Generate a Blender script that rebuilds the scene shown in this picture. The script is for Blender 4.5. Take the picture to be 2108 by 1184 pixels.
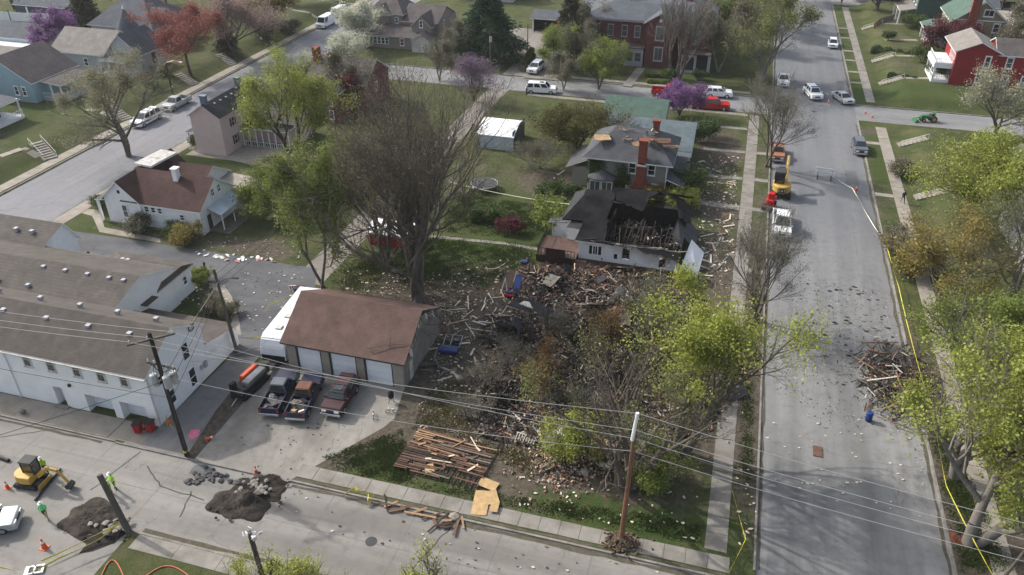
import bpy, bmesh, math, random
import numpy as np
from mathutils import Vector, Matrix, Euler
for o in list(bpy.data.objects): bpy.data.objects.remove(o)
S = bpy.context.scene
COL = S.collection
# ---------------------------------------------------------------- camera
CH = 45.0; FPX = 1656.0; PITCH = math.atan(1041/1656); YAW = math.radians(16)
cd = bpy.data.cameras.new('camera'); cam = bpy.data.objects.new('camera', cd); COL.objects.link(cam)
cam.location = (0, 0, CH); cam.rotation_euler = (math.pi/2-PITCH, 0, YAW)
cd.sensor_width = 36; cd.lens = 36*FPX/2108; cd.clip_end = 3000; cd.clip_start = 0.5
S.camera = cam
# ---------------------------------------------------------------- world, sun
SUN_AZ = math.radians(286); SUN_EL = math.radians(37)     # azimuth from north, clockwise
W = bpy.data.worlds.new("World"); S.world = W; W.use_nodes = True
nt = W.node_tree; nt.nodes.clear()
sky = nt.nodes.new('ShaderNodeTexSky'); sky.sky_type = 'NISHITA'; sky.sun_disc = False
sky.sun_elevation = SUN_EL; sky.sun_rotation = SUN_AZ; sky.dust_density = 4.0; sky.air_density = 1.0; sky.ozone_density = 1.0
bg = nt.nodes.new('ShaderNodeBackground'); bg.inputs[1].default_value = 0.15
wo = nt.nodes.new('ShaderNodeOutputWorld'); hs = nt.nodes.new('ShaderNodeHueSaturation'); hs.inputs['Saturation'].default_value = .62; hs.inputs['Value'].default_value = 1.25   # thin high cloud whitens the whole sky
nt.links.new(sky.outputs[0], hs.inputs['Color']); nt.links.new(hs.outputs[0], bg.inputs[0]); nt.links.new(bg.outputs[0], wo.inputs[0])
sd = bpy.data.lights.new('sun', 'SUN'); sd.energy = 3.1; sd.angle = math.radians(1.2); sd.color = (1, 0.94, 0.85)
so = bpy.data.objects.new('sun', sd); COL.objects.link(so); so.location = (-60, 60, 80)
sdir = Vector((math.sin(SUN_AZ)*math.cos(SUN_EL), math.cos(SUN_AZ)*math.cos(SUN_EL), math.sin(SUN_EL)))
so.rotation_euler = sdir.to_track_quat('Z', 'Y').to_euler()
S.view_settings.view_transform = 'Standard'; S.view_settings.look = 'None'
S.view_settings.gamma = 1; S.view_settings.exposure = 0.45; S.view_settings.use_curve_mapping = False
S.render.engine = 'CYCLES'
S.cycles.volume_bounces = 1; S.cycles.max_bounces = 5; S.cycles.diffuse_bounces = 2; S.cycles.transparent_max_bounces = 6
# ---------------------------------------------------------------- helpers
_F = Vector((-math.sin(YAW)*math.cos(PITCH), math.cos(YAW)*math.cos(PITCH), -math.sin(PITCH)))
_R = Vector((math.cos(YAW), math.sin(YAW), 0)); _U = _R.cross(_F)
def at(x, y, z=0.0):                    # a place in the photograph (2108 px wide) read off at height z
    d = _R*(x-1054)+_U*(592-y)+_F*FPX
    t = (z-CH)/d.z
    return (d.x*t, d.y*t)
def sm(a, b, x):
    t = min(1, max(0, (x-a)/(b-a))); return t*t*(3-2*t)
def gz(x, y):                           # height of the ground
    z = 0.12
    if x < -91.3: z += 1.3*sm(-91.3, -95.2, x)
    if x > 23.6 and (y < 129.5 or y > 139.2):
        e = sm(23.6, 27.5, x)
        if y < 129.5: e *= sm(129.5, 126, y)
        else: e *= sm(139.2, 142.5, y)
        z += 1.3*e
    return z
def g3(x, y, dz=0.0): return (x, y, gz(x, y)+dz)
def atg(px, py, dz=0.0):
    z = 0.12
    for _ in range(4):
        x, y = at(px, py, z); z = gz(x, y)
    return (x, y, z+dz)
OFF = {}
class MB:
    def __init__(s): s.v = []; s.f = []; s.m = []
    def add(s, vs, fs, m=0):
        n = len(s.v); s.v += [tuple(p) for p in vs]; s.f += [tuple(i+n for i in f) for f in fs]
        s.m += ([m]*len(fs) if isinstance(m, int) else list(m)); return s
    def box(s, x0, x1, y0, y1, z0, z1, m=0):
        vs = [(x0,y0,z0),(x1,y0,z0),(x1,y1,z0),(x0,y1,z0),(x0,y0,z1),(x1,y0,z1),(x1,y1,z1),(x0,y1,z1)]
        return s.add(vs, [(0,3,2,1),(4,5,6,7),(0,1,5,4),(1,2,6,5),(2,3,7,6),(3,0,4,7)], m)
    def obox(s, c, size, M=None, m=0, taper=1.0):
        hx, hy, hz = size[0]/2, size[1]/2, size[2]/2; M = M or Matrix.Identity(3)
        vs = []
        for z in (-hz, hz):
            k = taper if z > 0 else 1
            for x, y in ((-hx,-hy),(hx,-hy),(hx,hy),(-hx,hy)): vs.append(Vector(c)+M@Vector((x*k, y*k, z)))
        return s.add(vs, [(0,3,2,1),(4,5,6,7),(0,1,5,4),(1,2,6,5),(2,3,7,6),(3,0,4,7)], m)
    def slab(s, pts, d, m=0, side=None):            # top polygon, thickened by vector/number d downwards
        d = Vector((0,0,-d)) if not isinstance(d, (tuple, Vector)) else Vector(d)
        n = len(pts); side = m if side is None else side
        vs = [Vector(p) for p in pts]+[Vector(p)+d for p in pts]
        fs = [tuple(range(n)), tuple(range(2*n-1, n-1, -1))]+[(i, i+n, (i+1)%n+n, (i+1)%n) for i in range(n)]
        return s.add(vs, fs, [m, side]+[side]*n)
    def tube(s, p0, p1, r0, r1=None, n=6, m=0, cap=True):
        r1 = r0 if r1 is None else r1; p0 = Vector(p0); p1 = Vector(p1); d = (p1-p0)
        if d.length < 1e-6: return s
        q = d.to_track_quat('Z', 'Y'); vs = []
        for p, r in ((p0, r0), (p1, r1)):
            for i in range(n):
                a = 2*math.pi*i/n; vs.append(p+q@Vector((r*math.cos(a), r*math.sin(a), 0)))
        fs = [(i, (i+1)%n, (i+1)%n+n, i+n) for i in range(n)]
        if cap: fs += [tuple(range(n-1, -1, -1)), tuple(range(n, 2*n))]
        return s.add(vs, fs, m)
    def path(s, pts, r, n=5, m=0):
        for a, b in zip(pts[:-1], pts[1:]): s.tube(a, b, r, r, n, m)
        return s
    def bar(s, p0, p1, w, h, m=0):
        p0 = Vector(p0); p1 = Vector(p1); d = p1-p0
        M = d.to_track_quat('Y', 'Z').to_matrix()
        return s.obox((p0+p1)/2, (w, d.length, h), M, m)
    def bevel(s, off=0.03, seg=1):
        bm = bmesh.new(); vv = [bm.verts.new(p) for p in s.v]
        for f, m in zip(s.f, s.m):
            try: ff = bm.faces.new([vv[i] for i in f]); ff.material_index = m
            except ValueError: pass
        bmesh.ops.bevel(bm, geom=list(bm.edges), offset=off, segments=seg, affect='EDGES', clamp_overlap=True)
        bm.verts.index_update()
        s.v = [tuple(v.co) for v in bm.verts]; s.f = [tuple(v.index for v in f.verts) for f in bm.faces]; s.m = [f.material_index for f in bm.faces]
        bm.free(); return s
    def mesh(s, name, mats, smooth=False):
        me = bpy.data.meshes.new(name); me.from_pydata(s.v, [], s.f)
        for m in (mats if isinstance(mats, (list, tuple)) else [mats]): me.materials.append(m)
        me.polygons.foreach_set('material_index', s.m)
        if smooth: me.polygons.foreach_set('use_smooth', [True]*len(s.f))
        me.update(); return me
    def build(s, name, mats, parent=None, world=False, smooth=False, kind=None):
        if world and parent is not None:
            o = OFF[parent.name]; s.v = [(a-o[0], b-o[1], c-o[2]) for a, b, c in s.v]
        return link(name, s.mesh(name, mats, smooth), parent, kind)
def link(name, me, parent=None, kind=None, loc=None, rot=None):
    o = bpy.data.objects.new(name, me); COL.objects.link(o)
    if parent is not None: o.parent = parent; OFF[o.name] = OFF.get(parent.name, (0,0,0))
    if kind: o['kind'] = kind
    if loc is not None: o.location = loc
    if rot is not None: o.rotation_euler = rot
    return o
def tag(o, label=None, cat=None, group=None, kind=None):
    for k, v in (('label', label), ('category', cat), ('group', group), ('kind', kind)):
        if v: o[k] = v
    return o
def thing(name, label, cat, loc=(0,0,0), rz=0, group=None):
    o = bpy.data.objects.new(name, None); COL.objects.link(o); o.location = loc; o.rotation_euler = (0, 0, rz)
    o.empty_display_size = 0.3; OFF[o.name] = tuple(loc)
    return tag(o, label, cat, group)
def copy_thing(r, loc=None, rz=None, label=None, group=None, scale=None):
    c = r.copy(); COL.objects.link(c); OFF[c.name] = OFF.get(r.name, (0,0,0))
    if loc is not None: c.location = loc
    if rz is not None: c.rotation_euler = (0, 0, rz)
    if scale is not None: c.scale = (scale,)*3 if isinstance(scale, (int, float)) else scale
    if label: c['label'] = label
    if group: c['group'] = group
    def rec(a, b):
        for ch in a.children:
            d = ch.copy(); COL.objects.link(d); d.parent = b; rec(ch, d)
    rec(r, c); return c
def sc(h):                                # '#rrggbb' -> linear
    h = h.lstrip('#'); out = []
    for i in (0, 2, 4):
        c = int(h[i:i+2], 16)/255; out.append(c/12.92 if c <= 0.04045 else ((c+0.055)/1.055)**2.4)
    return tuple(out)
# ---------------------------------------------------------------- materials
class NT:
    def __init__(s, name):
        s.mat = bpy.data.materials.new(name); s.mat.use_nodes = True; s.t = s.mat.node_tree
        s.b = s.t.nodes['Principled BSDF']; s._c = None
    def n(s, ty, **kw):
        x = s.t.nodes.new(ty)
        for k, v in kw.items(): setattr(x, k, v)
        return x
    def l(s, a, b): s.t.links.new(a, b)
    def co(s):
        if s._c is None: s._c = s.n('ShaderNodeNewGeometry').outputs['Position']
        return s._c
    def obj(s): return s.n('ShaderNodeTexCoord').outputs['Object']
    def noise(s, scale, detail=4, rough=.6, co=None, stretch=None):
        x = s.n('ShaderNodeTexNoise'); x.inputs['Scale'].default_value = scale; x.inputs['Detail'].default_value = detail; x.inputs['Roughness'].default_value = rough
        c = co or s.co()
        if stretch:
            m = s.n('ShaderNodeMapping'); m.inputs['Scale'].default_value = stretch; s.l(c, m.inputs[0]); c = m.outputs[0]
        s.l(c, x.inputs['Vector']); return x.outputs['Fac']
    def ramp(s, fac, stops):
        r = s.n('ShaderNodeValToRGB'); e = r.color_ramp.elements
        while len(e) < len(stops): e.new(.5)
        for i, (p, c) in enumerate(stops):
            e[i].position = p; e[i].color = (*c, 1) if isinstance(c, tuple) else (c, c, c, 1)
        s.l(fac, r.inputs[0]); return r.outputs[0]
    def mix(s, fac, a, b, bt='MIX'):
        m = s.n('ShaderNodeMix', data_type='RGBA', blend_type=bt)
        for i, v in ((0, fac), (6, a), (7, b)):
            if isinstance(v, (int, float)): m.inputs[i].default_value = v
            elif isinstance(v, tuple): m.inputs[i].default_value = (*v, 1)
            else: s.l(v, m.inputs[i])
        return m.outputs[2]
    def math(s, op, a, b=None, c=None):
        m = s.n('ShaderNodeMath', operation=op)
        for i, v in enumerate((a, b, c)):
            if v is None: continue
            if isinstance(v, (int, float)): m.inputs[i].default_value = v
            else: s.l(v, m.inputs[i])
        return m.outputs[0]
    def bump(s, h, strength=.3, dist=.05):
        b = s.n('ShaderNodeBump'); b.inputs['Strength'].default_value = strength; b.inputs['Distance'].default_value = dist
        s.l(h, b.inputs['Height']); s.l(b.outputs[0], s.b.inputs['Normal'])
    def fin(s, col=None, rough=.8, spec=.3, metal=0):
        if col is not None:
            if isinstance(col, tuple): s.b.inputs['Base Color'].default_value = (*col, 1)
            else: s.l(col, s.b.inputs['Base Color'])
        s.b.inputs['Roughness'].default_value = rough; s.b.inputs['Specular IOR Level'].default_value = spec; s.b.inputs['Metallic'].default_value = metal
        return s.mat
def mul(c, k): return tuple(x*k for x in c)
def plain(name, col, rough=.7, var=.25, scale=1.5, spec=.3, metal=0, bump=0, dirt=None):
    t = NT(name); n1 = t.noise(scale, 5); n2 = t.noise(scale*9, 3)
    c = t.mix(t.ramp(n1, [(.3, 0.), (.7, 1.)]), mul(col, 1-var), mul(col, 1+var*.6))
    c = t.mix(t.math('MULTIPLY', t.ramp(n2, [(.4, 0.), (.75, 1.)]), var), c, mul(col, .55))
    if dirt: c = t.mix(t.ramp(t.noise(scale*.6, 6), [(.48, 0.), (.68, .8)]), c, dirt)
    if bump: t.bump(n2, bump, .03)
    return t.fin(c, rough, spec, metal)
def siding(name, col, step=.16, var=.08, grime=.25):
    t = NT(name); c0 = t.co(); sx = t.n('ShaderNodeSeparateXYZ'); t.l(c0, sx.inputs[0])
    saw = t.math('FRACT', t.math('DIVIDE', sx.outputs[2], step))
    n1 = t.noise(.9, 5); st = t.noise(1.3, 4, stretch=(1, 1, .15))
    c = t.mix(t.ramp(n1, [(.3, 0.), (.7, 1.)]), mul(col, 1-var), mul(col, 1+var*.5))
    c = t.mix(t.math('MULTIPLY', t.ramp(st, [(.5, 0.), (.75, 1.)]), grime), c, mul(col, .6))
    line = t.math('LESS_THAN', saw, .12); c = t.mix(t.math('MULTIPLY', line, .3), c, mul(col, .45))
    t.bump(saw, .4, .03); return t.fin(c, .6, .3)
def shingle(name, col, var=.25, step=.28):
    t = NT(name); c0 = t.co(); sx = t.n('ShaderNodeSeparateXYZ'); t.l(c0, sx.inputs[0])
    br = t.noise(6, 3, .7, stretch=(1, 1, 2)); n1 = t.noise(.35, 6, .65); n3 = t.noise(.9, 4, stretch=(1, 1, .2))
    vo = t.n('ShaderNodeTexVoronoi'); vo.inputs['Scale'].default_value = 3.2
    mp = t.n('ShaderNodeMapping'); mp.inputs['Scale'].default_value = (1, 1, 2.2); t.l(c0, mp.inputs[0]); t.l(mp.outputs[0], vo.inputs['Vector'])
    sv = t.n('ShaderNodeSeparateColor'); t.l(vo.outputs['Color'], sv.inputs[0])
    c = t.mix(t.ramp(n1, [(.3, 0.), (.7, 1.)]), mul(col, 1-var), mul(col, 1+var))
    c = t.mix(t.math('MULTIPLY', sv.outputs[0], .35), c, mul(col, .6))
    c = t.mix(t.math('MULTIPLY', t.ramp(n3, [(.45, 0.), (.7, 1.)]), .5), c, mul(col, 1.5))
    saw = t.math('FRACT', t.math('DIVIDE', sx.outputs[2], .11))
    c = t.mix(t.math('MULTIPLY', t.math('LESS_THAN', saw, .22), .3), c, mul(col, .55))
    t.bump(br, .5, .03); return t.fin(c, .9, .2)
def leafmat(name, a, b, trans=.35):
    t = NT(name); g = t.n('ShaderNodeNewGeometry')
    n = t.noise(.55, 3)
    c = t.mix(g.outputs['Random Per Island'], a, b); c = t.mix(t.math('MULTIPLY', t.ramp(n, [(.35, 0.), (.65, 1.)]), .35), c, mul(a, .6))
    t.fin(c, .6, .2)
    tr = t.n('ShaderNodeBsdfTranslucent'); t.l(c, tr.inputs[0]); mx = t.n('ShaderNodeMixShader'); mx.inputs[0].default_value = trans
    t.l(t.b.outputs[0], mx.inputs[1]); t.l(tr.outputs[0], mx.inputs[2]); t.l(mx.outputs[0], t.t.nodes['Material Output'].inputs[0])
    return t.mat
def barkmat(name, col, var=.35):
    t = NT(name); n = t.noise(3, 5, .7, stretch=(1, 1, .3)); n2 = t.noise(.8, 4)
    c = t.mix(t.ramp(n, [(.3, 0.), (.7, 1.)]), mul(col, 1-var), mul(col, 1+var)); c = t.mix(t.math('MULTIPLY', n2, .5), c, mul(col, .6))
    t.bump(n, .6, .06); return t.fin(c, .95, .1)
M = {}
def road(name, base, dark, pale, streak=(1, .05, 1), crack=.12, crackcol=(.09,.09,.09), blotch=.5, far=None):
    t = NT(name)
    st = t.noise(.55, 5, .6, stretch=streak); bl = t.noise(.16, 6, .6); fine = t.noise(14, 3, .7); mid = t.noise(1.1, 6, .7)
    c = t.mix(t.ramp(st, [(.35, 0.), (.65, 1.)]), dark, pale)
    c = t.mix(t.ramp(bl, [(.35, 0.), (.65, 1.)]), c, t.mix(blotch, base, c))
    c = t.mix(t.math('MULTIPLY', t.ramp(mid, [(.48, 0.), (.68, 1.)]), .6), c, mul(dark, .85)); big = t.noise(.05, 5, .7); c = t.mix(t.math('MULTIPLY', t.ramp(big, [(.45, 0.), (.62, 1.)]), .45), c, pale)  # random stains and wear; the mottling also stands in for tree shade
    c = t.mix(t.math('MULTIPLY', t.ramp(fine, [(.45, 0.), (.8, 1.)]), .35), c, mul(base, .6))
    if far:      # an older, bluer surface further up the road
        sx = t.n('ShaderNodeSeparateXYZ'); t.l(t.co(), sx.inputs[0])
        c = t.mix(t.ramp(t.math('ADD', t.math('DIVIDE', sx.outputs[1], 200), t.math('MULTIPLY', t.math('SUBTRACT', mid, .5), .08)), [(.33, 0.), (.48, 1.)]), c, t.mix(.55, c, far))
    if crack:
        v = t.n('ShaderNodeTexVoronoi', feature='DISTANCE_TO_EDGE'); v.inputs['Scale'].default_value = crack
        w = t.n('ShaderNodeMapping'); t.l(t.co(), w.inputs[0])
        nv = t.n('ShaderNodeTexNoise'); nv.inputs['Scale'].default_value = .7; nv.inputs['Detail'].default_value = 5; t.l(t.co(), nv.inputs['Vector'])
        add = t.n('ShaderNodeMixRGB', blend_type='ADD'); add.inputs[0].default_value = 3.0; t.l(w.outputs[0], add.inputs[1]); t.l(nv.outputs['Color'], add.inputs[2])
        t.l(add.outputs[0], v.inputs['Vector'])
        lim = t.math('LESS_THAN', v.outputs['Distance'], .0028)
        keep = t.ramp(t.noise(.22, 4, .8), [(.5, 0.), (.58, 1.)])
        c = t.mix(t.math('MULTIPLY', t.math('MULTIPLY', lim, keep), .75), c, crackcol)
    t.bump(fine, .25, .02); return t.fin(c, .9, .2)
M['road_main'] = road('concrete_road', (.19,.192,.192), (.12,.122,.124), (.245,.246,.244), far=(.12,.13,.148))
M['road_south'] = road('old_concrete', (.215,.206,.19), (.145,.138,.126), (.265,.256,.238), streak=(.06, 1, 1), crack=.16)
M['road_left'] = road('left_road', (.18,.185,.20), (.145,.15,.16), (.225,.225,.24), crack=.07)
M['road_north'] = road('north_road', (.19,.195,.20), (.15,.155,.16), (.235,.235,.235), streak=(.06, 1, 1), crack=.08)
M['asphalt'] = road('asphalt', (.085,.088,.098), (.065,.068,.075), (.13,.135,.145), streak=(.3, .6, 1), crack=0)
M['alley'] = road('alley_concrete', (.19,.185,.175), (.14,.135,.13), (.24,.235,.225), crack=.1)
M['gravel'] = road('gravel_lane', (.20,.188,.168), (.13,.12,.105), (.25,.235,.21), crack=0)
M['drive'] = road('drive_concrete', (.25,.237,.212), (.15,.14,.125), (.30,.287,.258), streak=(.8,.4,1), crack=.14)
M['slab'] = plain('sidewalk_concrete', (.235,.222,.2), .9, .25, .8, bump=.3, dirt=(.13,.117,.095))
M['slab2'] = plain('pale_sidewalk', (.28,.255,.22), .9, .2, .8, bump=.3, dirt=(.2,.18,.14))
M['kerb'] = plain('kerb_concrete', (.25,.235,.21), .9, .3, 1.2, bump=.3, dirt=(.12,.105,.085))
M['tar'] = plain('tar_seam', (.07,.07,.07), .9, .2)
M['soil'] = plain('dark_soil', (.04,.034,.029), 1, .5, 1.8, bump=1.0, dirt=(.07,.058,.048)); M['rust'] = plain('rusty_metal', (.15,.07,.042), .8, .3, 2)
M['pit'] = plain('pit_soil', (.025,.022,.02), 1, .4, 3, bump=1.0)
M['white'] = plain('white_paint', (.72,.73,.74), .5, .06, .8)
M['offwhite'] = plain('offwhite', (.55,.54,.5), .6, .15, 1.2, dirt=(.35,.33,.3))
M['cinder'] = plain('painted_block', (.74,.76,.77), .7, .08, .6, bump=.15)
M['wsiding'] = siding('white_siding', (.75,.77,.79))
M['bsiding'] = siding('blue_siding', (.26,.39,.45))
M['psiding'] = siding('pink_stucco', (.58,.46,.44), grime=.1)
M['gsiding'] = siding('grey_siding', (.235,.228,.208))
M['tsiding'] = siding('tan_siding', (.25,.215,.19))
M['greensid'] = siding('green_siding', (.05,.09,.075))
M['olivesid'] = siding('olive_siding', (.24,.22,.15))
M['redsid'] = siding('red_siding', (.24,.018,.022), grime=.1)
M['navysid'] = siding('navy_siding', (.045,.06,.085))
M['greysid2'] = siding('light_grey_siding', (.42,.43,.45))
M['stucco'] = plain('tan_stucco', (.30,.27,.23), .9, .12, 1.5, bump=.2)
M['weathered'] = siding('weathered_siding', (.27,.25,.225), .2, .25, .5)
M['r_greybrown'] = shingle('greybrown_shingles', (.088,.079,.071))
M['r_brown'] = shingle('red_brown_shingles', (.066,.038,.034))
M['r_garage'] = shingle('brown_shingles', (.115,.074,.063), .25)
M['r_grey'] = shingle('grey_shingles', (.07,.073,.08))
M['r_dark'] = shingle('dark_shingles', (.036,.038,.042))
M['r_blue'] = shingle('blue_grey_shingles', (.115,.145,.16), .15)
M['r_green'] = shingle('green_shingles', (.07,.115,.095), .15)
M['r_purple'] = shingle('purple_grey_shingles', (.09,.079,.078))
M['r_lead'] = shingle('lead_shingles', (.085,.095,.11), .15)
M['r_tan'] = shingle('tan_shingles', (.30,.27,.235), .15)
M['r_taupe'] = shingle('taupe_shingles', (.20,.185,.17), .12)
M['glass'] = plain('window_glass', (.02,.026,.034), .08, .2, .5, spec=.9)
M['carglass'] = plain('car_glass', (.018,.025,.03), .08, .2, .5, spec=.8)
M['wbglass'] = plain('pale_glass', (.07,.09,.10), .12, .3, .5, spec=.9)
M['doorw'] = plain('garage_door_white', (.76,.79,.83), .5, .05, 1.2)
M['black'] = plain('black', (.015,.015,.016), .6, .3)
M['rubber'] = plain('rubber', (.02,.02,.02), .85, .2)
M['darkgrey'] = plain('dark_grey', (.05,.05,.055), .7, .3)
M['steel'] = plain('steel', (.35,.36,.38), .4, .2, 2, metal=.6)
M['chrome'] = plain('chrome', (.6,.61,.63), .25, .1, metal=.8)
M['brick'] = plain('red_brick', (.20,.06,.042), .9, .3, 3, bump=.3)
M['chimred'] = plain('painted_red_brick', (.20,.055,.038), .9, .25, 2, bump=.3)
M['brickwall'] = plain('mansion_brick', (.135,.05,.048), .9, .3, 1.5, bump=.3)
M['trimgrey'] = plain('grey_trim', (.36,.36,.38), .7, .1)
M['navy'] = plain('navy_paint', (.012,.016,.042), .3, .15, spec=.5)
M['maroon'] = plain('maroon_paint', (.042,.012,.014), .3, .15, spec=.5)
M['redpaint'] = plain('red_paint', (.42,.012,.012), .35, .1, spec=.5)
M['redplastic'] = plain('red_plastic', (.30,.02,.022), .5, .15)
M['whitecar'] = plain('white_car_paint', (.72,.74,.76), .3, .04, spec=.5)
M['silvercar'] = plain('silver_paint', (.42,.43,.44), .3, .06, spec=.5, metal=.3)
M['greycar'] = plain('dark_grey_car', (.09,.10,.12), .3, .1, spec=.5)
M['orangecar'] = plain('orange_paint', (.30,.125,.07), .4, .15, spec=.4)
M['yellow'] = plain('machine_yellow', (.48,.30,.06), .5, .2, 2, spec=.4)
M['orange'] = plain('safety_orange', (.6,.10,.04), .5, .15)
M['green'] = plain('tractor_green', (.03,.15,.05), .4, .15)
M['hiviz'] = plain('hiviz_green', (.45,.75,.08), .7, .12)
M['hiviz2'] = plain('hiviz_mint', (.15,.62,.22), .7, .12)
M['jeans'] = plain('jeans', (.035,.04,.055), .9, .3)
M['brownpants'] = plain('brown_trousers', (.07,.05,.04), .9, .3)
M['skin'] = plain('skin', (.42,.24,.17), .6, .05)
M['bluejac'] = plain('blue_cloth', (.03,.05,.12), .9, .2)
M['tape'] = plain('caution_tape', (.5,.46,.06), .5, .15)
M['tapew'] = plain('pale_tape', (.6,.6,.48), .5, .15)
M['pinkpaint'] = plain('pink_marking', (.62,.16,.25), .9, .2, 3)
M['taillight'] = plain('tail_light', (.35,.02,.02), .3, .1)
M['lamp'] = plain('headlamp', (.7,.7,.66), .2, .05, spec=.6)
M['polewood'] = barkmat('dark_pole', (.045,.038,.032))
M['polebrown'] = barkmat('brown_pole', (.20,.11,.07))
M['polegrey'] = barkmat('grey_pole', (.11,.10,.085))
M['wire'] = plain('pale_wire', (.34,.34,.33), .6, .1)
M['wiredark'] = plain('dark_wire', (.03,.03,.03), .6, .1)
M['osb'] = plain('osb_board', (.44,.30,.15), .9, .25, 3)
M['woodnew'] = plain('new_wood', (.32,.20,.115), .9, .3, 3)
M['woodred'] = plain('red_brown_wood', (.135,.078,.056), .9, .4, 2)
M['woodgrey'] = plain('grey_wood', (.165,.15,.128), .9, .3, 2)
M['woodwhite'] = plain('white_board', (.55,.53,.47), .8, .2, 2)
M['char'] = plain('charred', (.018,.017,.017), .95, .5, 2, bump=.8)
M['charbrown'] = plain('charred_brown', (.05,.038,.03), .95, .5, 2, bump=.8)
M['insul'] = plain('insulation', (.62,.52,.40), .95, .15, 2)
M['pinkinsul'] = plain('pink_insulation', (.5,.2,.17), .95, .2, 2)
M['deckwood'] = plain('dark_deck', (.045,.025,.02), .8, .3, 2)
M['deckfloor'] = plain('deck_floor', (.10,.062,.052), .8, .3, 2)
M['stone'] = plain('stone', (.28,.25,.21), .95, .25, 2, bump=.6)
M['sheet'] = plain('white_sheet_metal', (.74,.75,.76), .4, .05, 1)
M['bluemetal'] = plain('pale_blue_metal', (.42,.50,.56), .4, .1, .8, dirt=(.3,.33,.36))
M['bluetarp'] = plain('blue_plastic', (.012,.04,.17), .5, .2)
M['purple'] = plain('purple_cloth', (.18,.06,.25), .9, .2)
M['hose'] = plain('orange_hose', (.5,.13,.07), .5, .1)
M['wicker'] = plain('white_plastic', (.65,.65,.66), .5, .1)
M['rubblemat'] = None
# ================================================================ GROUND
def lawn_mat():
    t = NT('lawn')
    a = t.n('ShaderNodeVertexColor', layer_name='cover'); s = t.n('ShaderNodeSeparateColor'); t.l(a.outputs[0], s.inputs[0])
    n1 = t.noise(.22, 6, .65); n2 = t.noise(2.2, 5, .75); n3 = t.noise(11, 3, .8); n4 = t.noise(.07, 3)
    g = t.mix(t.ramp(n1, [(.38, 0.), (.62, 1.)]), (.042,.066,.022), (.092,.11,.04))
    n5 = t.noise(.55, 6, .75); g = t.mix(t.ramp(n5, [(.47, 0.), (.62, .8)]), g, (.125,.115,.062))
    g = t.mix(t.math('MULTIPLY', s.outputs[1], .85), g, (.036,.075,.014))
    g = t.mix(t.math('MULTIPLY', t.ramp(n2, [(.42, 0.), (.66, 1.)]), .7), g, (.085,.075,.04))
    g = t.mix(t.math('MULTIPLY', t.ramp(n3, [(.4, 0.), (.65, 1.)]), .6), g, (.02,.032,.011))
    d = t.mix(t.ramp(n2, [(.35, 0.), (.65, 1.)]), (.062,.053,.042), (.135,.115,.09))
    d = t.mix(t.math('MULTIPLY', t.ramp(n3, [(.4, 0.), (.7, 1.)]), .4), d, (.05,.043,.034))
    k = t.math('ADD', s.outputs[0], t.math('ADD', t.math('MULTIPLY', t.math('SUBTRACT', n2, .5), 1.1), t.math('MULTIPLY', t.math('SUBTRACT', n1, .5), 1.3)))
    c = t.mix(t.ramp(k, [(.32, 0.), (.62, 1.)]), g, d)
    kb = t.math('ADD', s.outputs[2], t.math('MULTIPLY', t.math('SUBTRACT', n2, .5), .8))
    c = t.mix(t.ramp(kb, [(.35, 0.), (.75, 1.)]), c, t.mix(n3, (.02,.018,.017), (.07,.055,.045)))
    t.bump(t.math('ADD', n3, t.math('MULTIPLY', n2, 1.5)), .8, .08)
    return t.fin(c, 1, .1)
M['lawn'] = lawn_mat()
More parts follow.
